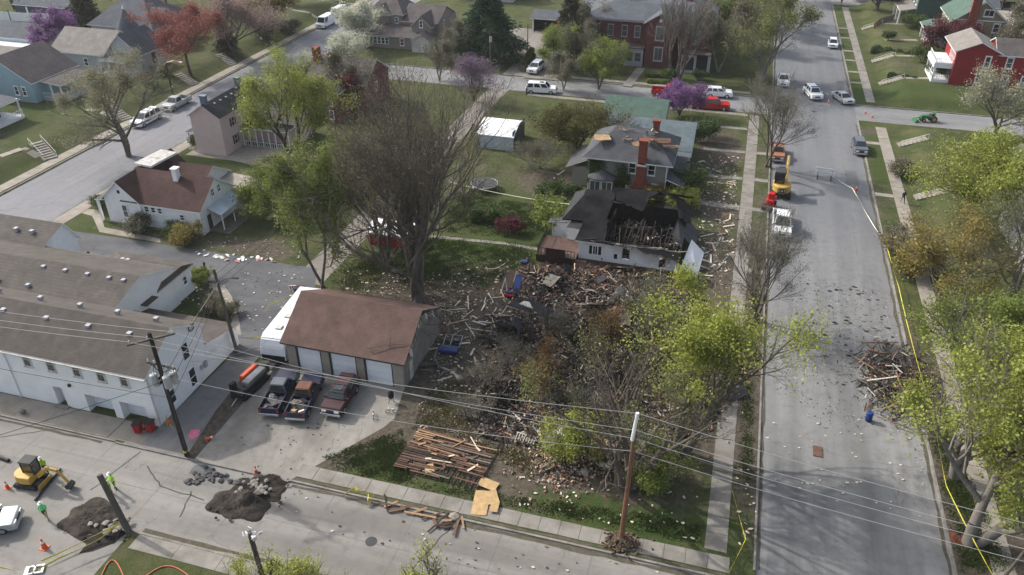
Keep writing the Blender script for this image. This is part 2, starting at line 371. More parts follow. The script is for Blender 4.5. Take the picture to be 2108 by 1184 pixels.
# blobs of bare earth (R), lush grass (G) and burnt ground plus one painted shadow (B): centre x, y, rx, ry, weight, channel
BL = []
def blob(px, py, rx, ry, w, ch):
    x, y = at(px, py, .12); BL.append((x, y, rx, ry, w, ch))
for b in ((1230,720,15,11,1.1,0),(1050,780,9,8,.9,0),(1330,860,9,7,.8,0),(880,740,4,9,.8,0),(900,820,4,4,.7,0),(1180,600,12,6,.9,0),(1480,560,5,9,.9,0),(1430,700,6,8,.8,0),
          (880,640,5,5,.45,0),(850,600,6,5,.55,0),(470,850,2.2,8,1.3,0),(690,900,9,1.6,.9,0),(620,940,5,1.3,1,0),(1000,890,6,4,.8,0),(1010,1000,6,3,.45,0),(1480,320,4,9,.75,0),(1480,290,4,6,.4,0),(1480,430,4,6,.7,0),
          (1150,390,4,5,.8,0),(1110,360,7,5,.35,0),(520,510,7,2.5,.85,0),(460,430,2.5,5,.8,0),(270,480,8,1.2,.7,0),(1260,925,4,3,.5,0),(570,640,2.2,4,.6,0),(420,600,3,3,.6,0),
          (850,380,14,16,.45,0),(760,330,9,14,.5,0),(1010,200,8,12,.35,0),(1340,155,8,3,.5,0),(400,230,5,2,.3,0),(250,210,6,4,.25,0),(440,130,8,5,.3,0),(1850,85,7,10,.35,0),(1860,150,6,6,.45,0),
          (1930,900,2,18,.5,0),(1980,1050,6,8,.8,0),(1935,1130,1.6,6,.6,0),(2080,960,10,14,.6,0),(1790,270,2.5,2,.6,0),(1850,420,6,10,.3,0),(1530,900,1.2,14,.3,0),(1570,330,1,50,.35,0),(1260,1000,10,2,.3,0),
          (440,325,5,3,1,1),(760,925,4,2.5,1,1),(190,470,8,2,.6,1),(1010,400,8,6,.6,1),(1080,470,9,6,.8,1),(1020,520,7,3,.7,1),(1130,1030,10,3,.7,1),(1390,1080,6,3,.6,1),(60,240,6,3,.9,1),(60,350,10,8,.4,1),
          (1880,200,12,6,.8,1),(1815,340,2,14,.7,1),(1740,110,2,50,.5,1),(1420,160,5,3,.8,1),(520,60,20,14,.4,1),(1770,190,2,6,1,1),(400,610,2.5,2,.8,1),
          (1290,700,9,6,.55,2),(1120,590,6,3,.7,2),(1040,850,4,4,.7,2),(1320,610,7,3,.7,2),(1060,720,4,4,.5,2),(1350,1010,3.2,1.4,.5,2)): blob(*b)  # the last entry paints a shadow ellipse into the front lawn
def lawn(name, x0, x1, y0, y1, step=.6, holes=(), top=None):
    nx = max(2, int((x1-x0)/step)+1); ny = max(2, int((y1-y0)/step)+1)
    xs = np.linspace(x0, x1, nx); ys = np.linspace(y0, y1, ny); X, Y = np.meshgrid(xs, ys)
    Z = np.full(X.shape, .02) if name == 'ground' else np.vectorize(gz)(X, Y)
    inner = (X > x0+.3)&(X < x1-.3)&(Y > y0+.3)&(Y < y1-.3)
    V = np.stack([X, Y, Z], -1).reshape(-1, 3)
    i = np.arange(ny-1)[:, None]*nx+np.arange(nx-1)[None, :]; i = i.reshape(-1)
    Fq = np.stack([i, i+1, i+nx+1, i+nx], 1)
    C = np.zeros((nx*ny, 4)); C[:, 3] = 1
    for bx, by, rx, ry, w, ch in BL:
        d = ((V[:, 0]-bx)/rx)**2+((V[:, 1]-by)/ry)**2; C[:, ch] += w*np.exp(-d*1.1)
    edge = np.minimum(np.minimum(V[:, 0]-x0, x1-V[:, 0]), np.minimum(V[:, 1]-y0, y1-V[:, 1]))
    C[:, 0] += .35*np.exp(-edge/.5)
    me = npmesh(name, V, Fq, [M['lawn']])
    ca = me.color_attributes.new('cover', 'FLOAT_COLOR', 'POINT'); ca.data.foreach_set('color', np.clip(C, 0, 1).reshape(-1))
    o = link(name, me, kind='structure')
    return o
def npmesh(name, V, Fc, mats, smooth=False):
    V = np.ascontiguousarray(V, dtype=np.float32); Fc = np.ascontiguousarray(Fc, dtype=np.int32); k = Fc.shape[1]
    me = bpy.data.meshes.new(name); me.vertices.add(len(V)); me.vertices.foreach_set('co', V.reshape(-1))
    me.loops.add(Fc.size); me.loops.foreach_set('vertex_index', Fc.reshape(-1))
    me.polygons.add(len(Fc)); me.polygons.foreach_set('loop_start', np.arange(0, Fc.size, k, dtype=np.int32))
    try: me.polygons.foreach_set('loop_total', np.full(len(Fc), k, dtype=np.int32))
    except Exception: pass
    for m in mats: me.materials.append(m)
    if smooth: me.polygons.foreach_set('use_smooth', np.ones(len(Fc), dtype=bool))
    me.update(calc_edges=True); me.validate(); return me
def sheet(name, pts, z, mat, kind='structure'):
    mb = MB(); mb.add([(x, y, z) for x, y in pts], [tuple(range(len(pts)))]); return mb.build(name, mat, kind=kind)
def rect(x0, x1, y0, y1): return [(x0, y0), (x1, y0), (x1, y1), (x0, y1)]
lawn('ground', -420, 420, -120, 620, 20).location.z = -.32
# roads (z 0)
RX0, RX1 = 5.9, 18.75; LX0, LX1 = -89.0, -77.3; NY0, NY1 = 129.9, 138.2; SY0, SY1 = 30.2, 37.5
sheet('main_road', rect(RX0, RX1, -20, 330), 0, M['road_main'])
sheet('left_road', rect(LX0, LX1, -20, 330), 0, M['road_left'])
sheet('south_road', rect(LX1, RX0, 24.0, SY1), 0, M['road_south'])
sheet('north_road', rect(LX1, RX0, NY0, NY1), 0, M['road_north'])
sheet('east_road', rect(RX1, 140, 131.0, 138.4), 0, M['road_north'])
sheet('far_road', rect(RX1, 160, 211.5, 219.5), 0, M['road_north'])
# lawns
lawn('centre_block_lawn', -77.3, 5.9, 37.5, 129.9, .5)
lawn('north_block_lawn', -77.3, 5.9, 138.2, 300, 1.0)
lawn('east_block_lawn', 18.75, 110, -10, 131, .8)
lawn('north_east_block_lawn', 18.75, 130, 138.4, 211.5, .8)
lawn('far_block_lawn', 18.75, 160, 219.5, 320, 3)
lawn('west_block_lawn', -250, -89.0, 20, 320, 1.3)
lawn('south_block_lawn', -36.6, 5.9, -10, 30.2, .8)
# kerbs
MB().box(-43.9, -28.6, 37.4, 37.5, -.1, .122).build('driveway_lip', M['kerb'], kind='structure')
def kerb(x0, x1, y0, y1, h=.135):
    mb = MB(); L = max(x1-x0, y1-y0); n = max(1, int(L/3.1)); hor = (x1-x0) > (y1-y0)
    for i in range(n):
        a, b = i/n, (i+1)/n; j = random.uniform(-.012, .012)
        if hor: mb.box(x0+(x1-x0)*a+.012, x0+(x1-x0)*b-.012, y0, y1, -.1, h+j)
        else: mb.box(x0, x1, y0+(y1-y0)*a+.012, y0+(y1-y0)*b-.012, -.1, h+j)
    mb.build('kerb', M['kerb'], kind='structure')
random.seed(3)
for a in ((RX0-.16, RX0, 38.8, NY0), (RX0-.16, RX0, NY1, 300), (RX1, RX1+.16, 0, 131), (RX1, RX1+.16, 138.4, 211.5), (RX1, RX1+.16, 219.5, 300),
          (LX0-.16, LX0, 20, 300), (LX1, LX1+.16, 38, NY0), (LX1, LX1+.16, NY1, 300), (-28.6, RX0-.16, 37.5, 37.66), (-76, -44, 37.5, 37.66), (-36.6, RX0, 30.04, 30.2),
          (-34, RX0-.16, NY0-.16, NY0), (-76, -42, NY0-.16, NY0), (-36, RX0-.16, NY1, NY1+.16), (-76, -42, NY1, NY1+.16), (RX1+.2, 60, 130.84, 131), (RX1+.2, 60, 138.4, 138.56)): kerb(*a)
# pavements: every slab is a part
def pavement(name, x0, x1, y0, y1, L, mat, z=.15, jit=.012, near=None, skip=()):
    root = thing(name, None, None, ((x0+x1)/2, (y0+y1)/2, 0)); root['kind'] = 'structure'
    hor = (x1-x0) > (y1-y0); n = max(1, round(((x1-x0) if hor else (y1-y0))/L)); w = (y1-y0) if hor else (x1-x0); step = ((x1-x0) if hor else (y1-y0))/n
    mb = MB(); mb.box(-(step-.03)/2, (step-.03)/2, -w/2, w/2, -.2, 0) if hor else mb.box(-w/2, w/2, -(step-.03)/2, (step-.03)/2, -.2, 0)
    me = mb.mesh('paving_slab', mat); rest = MB(); k = 0
    for i in range(n):
        c = (i+.5)*step; x = x0+c if hor else (x0+x1)/2; y = (y0+y1)/2 if hor else y0+c
        if any(a <= (x if hor else y) <= b for a, b in skip): continue
        zz = max(z, gz(x, y)+.03)+random.uniform(-jit, jit)
        if (near is None or y < near) and k < 300:
            o = link('paving_slab', me, root, loc=(x-root.location.x, y-root.location.y, zz), rot=(random.uniform(-.008, .008), random.uniform(-.008, .008), random.uniform(-.004, .004))); k += 1
        else: rest.box(x-(step-.03)/2 if hor else x0, x+(step-.03)/2 if hor else x1, y0 if hor else y-(step-.03)/2, y1 if hor else y+(step-.03)/2, zz-.2, zz)
    if rest.v: rest.build('far_slabs', mat, root, world=True, kind='stuff')
pavement('south_sidewalk', -28.2, 4.2, 38.05, 39.35, 1.45, M['slab'])
pavement('main_west_sidewalk', 2.45, 3.95, 39.7, 128.6, 1.55, M['slab'], skip=())
pavement('main_east_sidewalk', 21.2, 22.7, 20, 128.5, 1.6, M['slab2'], near=112)
pavement('north_east_sidewalk', 20.8, 22.2, 140.2, 209, 1.7, M['slab'], near=158)
pavement('left_west_sidewalk', -91.2, -89.5, 55, 230, 1.8, M['slab2'], near=118)
pavement('left_east_sidewalk', -77.1, -75.3, 64.5, 129, 1.7, M['slab2'], near=100)
pavement('north_sidewalk', -34, 2.2, 139.0, 140.2, 1.7, M['slab'], near=0)
pavement('north_south_side_walk', -34, 2.2, 127.9, 129.0, 1.7, M['slab'], near=0)
pavement('white_building_apron', -76, -41.7, 37.7, 39.9, 3.1, M['slab2'])
pavement('south_verge_sidewalk', -35.9, -12, 28.75, 30.0, 3.4, M['slab'], near=60)
def px_sheet(name, pix, mat, dz=.012): return sheet(name, [at(x, y, .12) for x, y in pix], .12+dz, mat)
sheet('alley', [(-43.2, 37.5), (-37.4, 37.5), (-38.3, 43), (-38.9, 52), (-39.6, 58.5), (-42.5, 58.5), (-41.25, 52), (-41.6, 40)], .13, M['alley'])
px_sheet('parking_asphalt', [(60,500),(70,477),(112,470),(300,498),(420,516),(600,545),(652,553),(648,600),(612,640),(560,700),(545,735),(470,735),(490,690),(490,640),(465,595),(430,580),(395,575),(330,590),(150,620),(0,620),(0,560)], M['asphalt'], .016)
px_sheet('kerb_strip', [(430,582),(462,588),(478,612),(490,650),(497,690),(484,690),(474,648),(458,607),(432,590)], M['slab2'], .022)
sheet('gravel_lane', [(-42.6, 63.5), (-39.2, 63.5), (-37.8, 130.2), (-41.4, 130.2)], .128, M['gravel'])
sheet('north_gravel_lane', [(-41.4, 137.9), (-37.4, 137.9), (-36.5, 175), (-39.5, 175)], .128, M['gravel'])
px_sheet('garage_driveway', [(400,946),(560,760),(600,742),(832,800),(812,862),(790,880),(592,992)], M['drive'])
sheet('corner_lot', [(-76, 24), (-36.8, 24), (-37.2, 29.6), (-39.5, 30.25), (-76, 30.25)], .004, M['road_south'])
sheet('north_drive', [at(1150,166,.12), at(1075,160,.12), at(1095,130,.12), at(1110,110,.12), at(1130,120,.12)], .135, M['gravel'])
sheet('carport_drive', [(-49, 150), (-36, 150), (-36, 170), (-49, 170)], .131, M['gravel'])
sheet('white_house_walk', [at(*p, .12) for p in ((170,430),(205,432),(215,468),(330,492),(330,500),(205,478),(190,445),(165,438))], .14, M['slab2'])
# garden paths, thin strips of slabs
def path_strip(name, pts, w, mat, dz=.02, lab=None):
    mb = MB()
    for (x0, y0), (x1, y1) in zip(pts[:-1], pts[1:]):
        d = Vector((x1-x0, y1-y0)); L = d.length; d /= L; nrm = Vector((-d.y, d.x))*w/2; n = max(1, int(L/1.2))
        for i in range(n):
            a = Vector((x0, y0))+d*(L*i/n+.02); b = Vector((x0, y0))+d*(L*(i+1)/n-.02); zz = [gz(*a)+dz, gz(*b)+dz]
            mb.slab([(a.x-nrm.x, a.y-nrm.y, zz[0]), (b.x-nrm.x, b.y-nrm.y, zz[1]), (b.x+nrm.x, b.y+nrm.y, zz[1]), (a.x+nrm.x, a.y+nrm.y, zz[0])], .08)
    return mb.build(name, mat, kind='structure')
def pxs(*p): return [atg(*q)[:2] for q in p]
path_strip('garden_path', pxs((882,486),(1035,501),(1118,515)), .55, M['slab'])
path_strip('front_path', [(-4.5, 94.6), (2.4, 94.3)], 1.3, M['slab'])
path_strip('mansion_path', pxs((1320,140),(1290,178)), 1.6, M['slab'])
for y in (103.2, 112.6, 122.0): path_strip('verge_path', [(-3.5, y), (2.4, y+.2)], .9, M['slab'])
for y in (79, 94.4, 103.5, 113): path_strip('verge_crossing', [(3.95, y), (5.7, y)], 1.0, M['slab'])
for y in (103.2, 121.5): path_strip('east_verge_crossing', [(18.95, y), (21.2, y)], 1.0, M['slab2'])
for y in (150.5, 157, 164.5, 171, 181, 189): path_strip('far_verge_crossing', [(18.95, y), (20.8, y)], .9, M['slab'])
for y in (150.5, 164.5, 176, 189): path_strip('house_walk', [(26.8, y+.6), (33, y+2)], 1.0, M['slab2'])
path_strip('red_brick_walk', [(18.95, 45.5), (21.2, 45.2)], 1.0, M['brick'])
path_strip('brick_walk', pxs((395,303),(425,312),(470,324),(520,335),(640,345)), 1.3, M['stone'])
path_strip('far_walk', pxs((655,32),(612,22),(560,10)), 1.0, M['slab2']); path_strip('far_walk', pxs((800,5),(660,0),(600,-12)), 1.0, M['slab2'])
path_strip('west_walk', pxs((0,322),(45,306),(78,312)), 1.2, M['slab2']); path_strip('west_house_walk', pxs((180,225),(215,232),(240,240)), 1.0, M['slab2'])
sheet('west_yard_paving', [(x, y) for x, y in pxs((0,55),(110,85),(150,112),(115,128),(60,125),(0,95))], 1.455, M['gravel'])
# steps: each tread is a part
def steps(a, b, w, n, label, rail=True, mat='slab2'):
    a = Vector(g3(*a)); b = Vector(g3(*b)); r = thing('garden_steps', label, 'steps', a, math.atan2(b.y-a.y, b.x-a.x))
    L = (b-a).xy.length; rise = b.z-a.z; mb = MB(); mb.box(0, L/n*1.02, -w/2, w/2, -.25, 0); me = mb.mesh('step', M[mat])
    for i in range(n): link('step', me, r, loc=(L*i/n, 0, rise*(i+1)/n+.05))
    mb = MB()
    for s_ in (-1, 1): mb.slab([(0, s_*w/2-.09, .12), (L, s_*w/2-.09, rise+.14), (L, s_*w/2+.09, rise+.14), (0, s_*w/2+.09, .12)], .4)
    mb.build('side_wall', M[mat], r)
    if rail:
        for s_ in (-1, 1)[:1 if rail == 1 else 2]:
            mb = MB(); mb.tube((0, s_*w/2, .9), (L, s_*w/2, rise+.9), .035); mb.tube((0, s_*w/2, 0), (0, s_*w/2, .9), .03); mb.tube((L, s_*w/2, rise), (L, s_*w/2, rise+.9), .03)
            mb.build('handrail', M['wicker'], r)
steps((-91.2, 83.3), (-95.2, 85.3), 1.7, 8, 'concrete steps with white handrails up the bank nearest the lower left porch', 2)
steps((-91.2, 99.5), (-95.2, 100.8), 1.5, 8, 'concrete steps behind the white parked suburban wagon', False)
steps((-91.2, 117.3), (-95.2, 118.3), 1.5, 8, 'concrete steps up the bank in front of the white corner house', False, 'kerb')
steps((-91.2, 129.5), (-95.2, 131), 1.5, 8, 'dark steps up the bank beyond the red budding tree', False, 'kerb')
for y, l in ((103.3, 'white concrete steps up the right bank beside the yellow green tree'), (121.5, 'short white steps with rail up the bank by the side street corner'), (150.6, 'white concrete steps with rail leading to the red house'),
             (164.5, 'concrete steps with dark rail between two clipped hedges'), (189, 'stone steps on the bank before the green house')):
    steps((23.7, y), (27.3, y+.6), 1.3, 7, l, 1)
# ================================================================ BUILDINGS
WC = {}
def win(root, face, a, z, w, h, plane, trim='white', glass='glass', mid='h', sill=True, shut=None, fw=.11, z0=0):
    """window: frame is a part, panes are sub-parts. a = position along the wall, z = centre height"""
    key = (face, round(w, 2), round(h, 2), trim, glass, mid, shut, fw)
    if key not in WC:
        fr = MB(); t = fw; fr.box(-w/2-t, w/2+t, -.07, .0, h/2, h/2+t*1.3); fr.box(-w/2-t, w/2+t, -.07, .0, -h/2-t, -h/2)
        fr.box(-w/2-t, -w/2, -.065, .0, -h/2, h/2); fr.box(w/2, w/2+t, -.065, .0, -h/2, h/2)
        if sill: fr.box(-w/2-t-.05, w/2+t+.05, -.13, .0, -h/2-t-.07, -h/2-t)
        panes = []
        if mid in ('h', 'hv'): fr.box(-w/2, w/2, -.055, -.01, -.03, .03); zz = [(-h/2, -.03), (.03, h/2)]
        else: zz = [(-h/2, h/2)]
        if mid in ('v', 'hv'): fr.box(-.03, .03, -.05, -.01, -h/2, h/2); xx = [(-w/2, -.03), (.03, w/2)]
        else: xx = [(-w/2, w/2)]
        for p in zz:
            for q in xx: panes.append(MB().box(q[0], q[1], -.03, .0, p[0], p[1]).mesh('pane', M[glass]))
        sh = MB().box(-.16-w*.0, .16, -.05, 0, -h/2, h/2).mesh('shutter', M[shut]) if shut else None
        WC[key] = (fr.mesh('window', M[trim]), panes, sh)
    fr, panes, sh = WC[key]; o = OFF[root.name]
    loc, rz = {'S': ((a, plane, z), 0), 'N': ((a, plane, z), math.pi), 'E': ((plane, a, z), math.pi/2), 'W': ((plane, a, z), -math.pi/2)}[face]
    f = link('window', fr, root, loc=(loc[0]-o[0], loc[1]-o[1], loc[2]-o[2]), rot=(0, 0, rz))
    for p in panes: link('pane', p, f)
    if sh:
        for s_ in (-1, 1): link('shutter', sh, f, loc=(s_*(w/2+fw+.16), 0, 0))
    return f
def gable(root, x0, x1, y0, y1, z0, ze, zr, ax='x', wall='white', roof='r_grey', trim='white', over=.3, roofname='roof', wallname='wall', t=.14, rakes=.3, walls=True, ridge=None):
    """ax: direction of the ridge"""
    if walls:
        mb = MB()
        if ax == 'x':
            yr = (y0+y1)/2 if ridge is None else ridge; prof = [(y0, z0), (y1, z0), (y1, ze), (yr, zr), (y0, ze)]
            a = [(x0, y, z) for y, z in prof]; b = [(x1, y, z) for y, z in prof]
        else:
            xr = (x0+x1)/2 if ridge is None else ridge; prof = [(x0, z0), (x1, z0), (x1, ze), (xr, zr), (x0, ze)]
            a = [(x, y1, z) for x, z in prof]; b = [(x, y0, z) for x, z in prof]
        mb.add(a+b, [(0, 1, 2, 3, 4), (9, 8, 7, 6, 5)]+[(i, i+5, (i+1)%5+5, (i+1)%5) for i in range(5)]); mb.build(wallname, M[wall], root, world=True)
    mb = MB()
    if ax == 'x':
        yr = (y0+y1)/2 if ridge is None else ridge; s0 = (zr-ze)/(yr-y0); s1 = (zr-ze)/(y1-yr); X0, X1 = x0-rakes, x1+rakes
        mb.slab([(X0, y0-over, ze-over*s0+t), (X1, y0-over, ze-over*s0+t), (X1, yr, zr+t), (X0, yr, zr+t)], t, 0, 1)
        mb.slab([(X1, y1+over, ze-over*s1+t), (X0, y1+over, ze-over*s1+t), (X0, yr, zr+t+.003), (X1, yr, zr+t+.003)], t, 0, 1)
    else:
        xr = (x0+x1)/2 if ridge is None else ridge; s0 = (zr-ze)/(xr-x0); s1 = (zr-ze)/(x1-xr); Y0, Y1 = y0-rakes, y1+rakes
        mb.slab([(x0-over, Y1, ze-over*s0+t), (x0-over, Y0, ze-over*s0+t), (xr, Y0, zr+t), (xr, Y1, zr+t)], t, 0, 1)
        mb.slab([(x1+over, Y0, ze-over*s1+t), (x1+over, Y1, ze-over*s1+t), (xr, Y1, zr+t+.003), (xr, Y0, zr+t+.003)], t, 0, 1)
    return mb.build(roofname, [M[roof], M[trim]], root, world=True)
def hip(root, x0, x1, y0, y1, ze, zr, rx0, rx1, ry0, ry1, roof='r_grey', trim='white', over=.4, name='roof', t=.14):
    """hipped roof, ridge (or flat top) rectangle rx,ry"""
    a = [(x0-over, y0-over, ze), (x1+over, y0-over, ze), (x1+over, y1+over, ze), (x0-over, y1+over, ze)]
    b = [(rx0, ry0, zr), (rx1, ry0, zr), (rx1, ry1, zr), (rx0, ry1, zr)]
    mb = MB(); vs = a+b+[(x, y, z-t) for x, y, z in a]
    mb.add(vs, [(0,1,5,4),(1,2,6,5),(2,3,7,6),(3,0,4,7),(4,5,6,7)], 0); mb.add(vs, [(0,8,9,1),(1,9,10,2),(2,10,11,3),(3,11,8,0),(11,10,9,8)], 1)
    return mb.build(name, [M[roof], M[trim]], root, world=True)
def shed(root, pts, t=.12, roof='r_grey', trim='white', name='roof'):
    return MB().slab(pts, t, 0, 1).build(name, [M[roof], M[trim]], root, world=True)
def walls(root, x0, x1, y0, y1, z0, z1, mat, name='wall'): return MB().box(x0, x1, y0, y1, z0, z1).build(name, M[mat], root, world=True)
def part(root, name, mat, *boxes, bevel=None):
    mb = MB()
    for b in boxes: mb.box(*b)
    return mb.build(name, M[mat], root, world=True)
def holed(root, x0, x1, z0, z1, y, th, holes, mat, name='wall'):
    """wall in the plane y (facing -y) with rectangular openings (xa, xb, za, zb)"""
    xs = sorted({x0, x1, *[h[0] for h in holes], *[h[1] for h in holes]}); zs = sorted({z0, z1, *[h[2] for h in holes], *[h[3] for h in holes]}); mb = MB()
    inside = lambda a, b: any(h[0]-1e-6 <= a <= h[1]+1e-6 and h[2]-1e-6 <= b <= h[3]+1e-6 for h in holes)
    for i in range(len(xs)-1):
        for j in range(len(zs)-1):
            if not inside((xs[i]+xs[i+1])/2, (zs[j]+zs[j+1])/2): mb.box(xs[i], xs[i+1], y, y+th, zs[j], zs[j+1])
    return mb.build(name, M[mat], root, world=True)
def railing(root, a, b, h, mat='white', n=None, name='porch_railing'):
    a = Vector(a); b = Vector(b); n = n or max(2, int((b-a).length/.35)); mb = MB()
    mb.bar(a+Vector((0,0,h)), b+Vector((0,0,h)), .07, .06); mb.bar(a+Vector((0,0,.12)), b+Vector((0,0,.12)), .05, .05)
    for i in range(n+1): p = a.lerp(b, i/n); mb.box(p.x-.025, p.x+.025, p.y-.025, p.y+.025, p.z, p.z+h)
    return mb.build(name, M[mat], root, world=True)
def garage_door(root, x0, x1, z0, z1, y, mat='doorw', n=4, name='garage_door', frame=None):
    mb = MB(); mb.box(x0, x1, y+.03, y+.06, z0, z1); d = mb.build(name, M[mat], root, world=True)
    h = (z1-z0)/n
    for i in range(n): MB().box(x0+.01, x1-.01, y, y+.03, z0+h*i+.015, z0+h*(i+1)-.015).build('door_panel', M[mat], d, world=True)
    return d

# ---- white two-storey building, lower left
wb = thing('white_building', 'long white two storey building with grey brown roof and two recessed garage doors', 'building', (-55, 46, .1))
Zb = .1
wbh = [(-51.55,-50.6,Zb,2.15),(-48.4,-45.75,Zb,2.0),(-45.0,-42.5,Zb,2.0)]
holed(wb, -78, -41.6, Zb, 5.35, 40.0, .9, wbh, 'cinder')
part(wb, 'wall', 'cinder', (-78, -41.6, 40.9, 47.4, Zb, 5.35))
gable(wb, -78, -41.6, 40.0, 47.4, 5.35, 5.35, 7.45, 'x', 'cinder', 'r_greybrown', 'white', over=.28, rakes=.25)
for x0, x1 in ((-48.4, -45.75), (-45.0, -42.5)):
    d = garage_door(wb, x0, x1, Zb, 2.0, 40.75, 'doorw', 4)
    for i in range(5): MB().box(x0+.22+i*.45, x0+.5+i*.45, 40.735, 40.75, 1.6, 1.78).build('door_window', M['glass'], d, world=True)
dd = part(wb, 'door', 'doorw', (-51.5, -50.65, 40.6, 40.66, Zb, 2.1)); MB().box(-51.1, -50.75, 40.58, 40.6, .8, 1.95).build('pane', M['glass'], dd, world=True)
part(wb, 'doorstep', 'slab', (-51.7, -50.4, 39.6, 40.0, .1, .25))
for x in (-53.2, -50.85, -48.3, -45.95, -43.75, -57.2, -60, -63): win(wb, 'S', x, 4.62, .62, 1.3, 40.0, 'offwhite')
part(wb, 'corner_pipe', 'white', (-55.5, -55.4, 39.9, 39.98, Zb, 5.2)); part(wb, 'downpipe', 'offwhite', (-41.56, -41.48, 40.05, 40.13, .2, 5.3))
win(wb, 'E', 44.9, 4.3, .75, 1.5, -41.6, 'cinder', sill=False); win(wb, 'E', 45.0, 1.5, .75, 1.7, -41.6, 'cinder'); win(wb, 'E', 41.4, 3.9, .6, .8, -41.6, 'cinder', sill=False); win(wb, 'E', 42.2, 1.6, .6, 1.3, -41.6, 'cinder')
for x in (-44.6, -48.6, -52.8, -57.2): part(wb, 'roof_vent', 'trimgrey', (x-.2, x+.2, 42.55, 42.95, 6.55, 7.15))
for x in (-43.8, -47.6, -51.4, -55.5, -60): part(wb, 'roof_vent', 'trimgrey', (x-.18, x+.18, 44.9, 45.25, 6.9, 7.25))
part(wb, 'gutter', 'offwhite', (-78, -41.4, 39.6, 39.71, 5.13, 5.22)); part(wb, 'downpipe', 'offwhite', (-62.1, -62.0, 39.9, 39.99, .1, 5.15))
part(wb, 'wall_lamp', 'darkgrey', (-49.65, -49.45, 39.82, 39.99, 2.6, 2.85)); part(wb, 'meter_box', 'trimgrey', (-41.59, -41.4, 46.6, 46.95, 1.3, 1.9)); part(wb, 'meter_box', 'trimgrey', (-41.59, -41.45, 46.1, 46.4, 1.4, 1.8)); part(wb, 'floor_band', 'cinder', (-78, -41.61, 39.96, 39.999, 3.05, 3.12))
mb = MB(); prev = None
for i in range(15):
    a_ = i/14*2*math.pi; p = (-41.5, 46.2+.35*math.cos(a_), 5.9+.3*math.sin(a_))
    if prev: mb.tube(prev, p, .05)
    prev = p
mb.build('wall_bracket', M['darkgrey'], wb, world=True)
# lean-to extension on the north side
part(wb, 'wall', 'cinder', (-60, -41.6, 47.4, 51.9, Zb, 2.05)); mb = MB()
mb.add([(-41.6,47.4,2.0),(-41.6,51.9,2.0),(-41.6,51.9,2.15),(-41.6,47.4,3.3),(-60,47.4,2.0),(-60,51.9,2.0),(-60,51.9,2.15),(-60,47.4,3.3)], [(0,1,2,3),(7,6,5,4),(0,4,5,1),(1,5,6,2),(2,6,7,3)]); mb.build('wall', M['cinder'], wb, world=True)
shed(wb, [(-60.2, 47.3, 3.45), (-41.35, 47.3, 3.45), (-41.35, 52.2, 2.25), (-60.2, 52.2, 2.25)], roof='r_greybrown')
# north wing with gable over the yard
walls(wb, -78, -51.2, 46.5, 56.5, Zb, 4.4, 'cinder')
gable(wb, -78, -51.2, 46.9, 56.2, 4.4, 4.4, 5.9, 'x', 'cinder', 'r_greybrown', 'white', over=.2, rakes=.25, ridge=52)
part(wb, 'window_hood', 'r_greybrown', (-51.2, -50.5, 48.6, 50.3, 3.1, 3.2)); part(wb, 'window_hood', 'r_greybrown', (-51.2, -50.5, 51.3, 53, 3.1, 3.2))
for x in (-52.2, -53.8, -56.2, -58.7, -61.2): part(wb, 'roof_vent', 'trimgrey', (x-.18, x+.18, 51.0, 51.35, 5.5, 5.95))
for x in (-61, -64.5): part(wb, 'roof_vent', 'trimgrey', (x-.18, x+.18, 48.6, 48.95, 4.9, 5.35))
# flat roofed north-east wing
walls(wb, -60.0, -51.4, 54.0, 59.2, Zb, 3.05, 'cinder')
hip(wb, -60.0, -51.4, 54.0, 59.2, 3.15, 3.75, -58.5, -51.2, 54.6, 57.8, 'r_greybrown', 'offwhite', .3)
win(wb, 'E', 56.2, 1.6, .65, 1.2, -51.4, 'cinder'); win(wb, 'E', 58.0, 1.9, .5, .8, -51.4, 'cinder'); part(wb, 'door', 'darkgrey', (-51.41, -51.36, 54.6, 55.3, Zb, 2.0))
walls(wb, -62.2, -60.0, 55.8, 57.6, Zb, 3.0, 'cinder'); shed(wb, [(-62.5, 55.4, 3.2), (-59.9, 55.4, 3.2), (-59.9, 57.9, 3.2), (-62.5, 57.9, 3.2)], roof='r_greybrown')
for x in (-57.6, -57.0): part(wb, 'roof_vent', 'trimgrey', (x-.2, x+.2, 57.0, 57.35, 3.7, 4.0))
ann = thing('white_annex', 'small gable roofed white annex at the far left edge behind the long white building', 'building', (-71, 58, .1))
gable(ann, -80, -66.3, 53.0, 60.5, .1, 3.6, 5.6, 'x', 'cinder', 'r_greybrown', 'white', rakes=.3, ridge=59.2)
for x in (-70.5, -68.5): part(ann, 'roof_vent', 'trimgrey', (x-.2, x+.2, 57.2, 57.6, 5.1, 5.5))

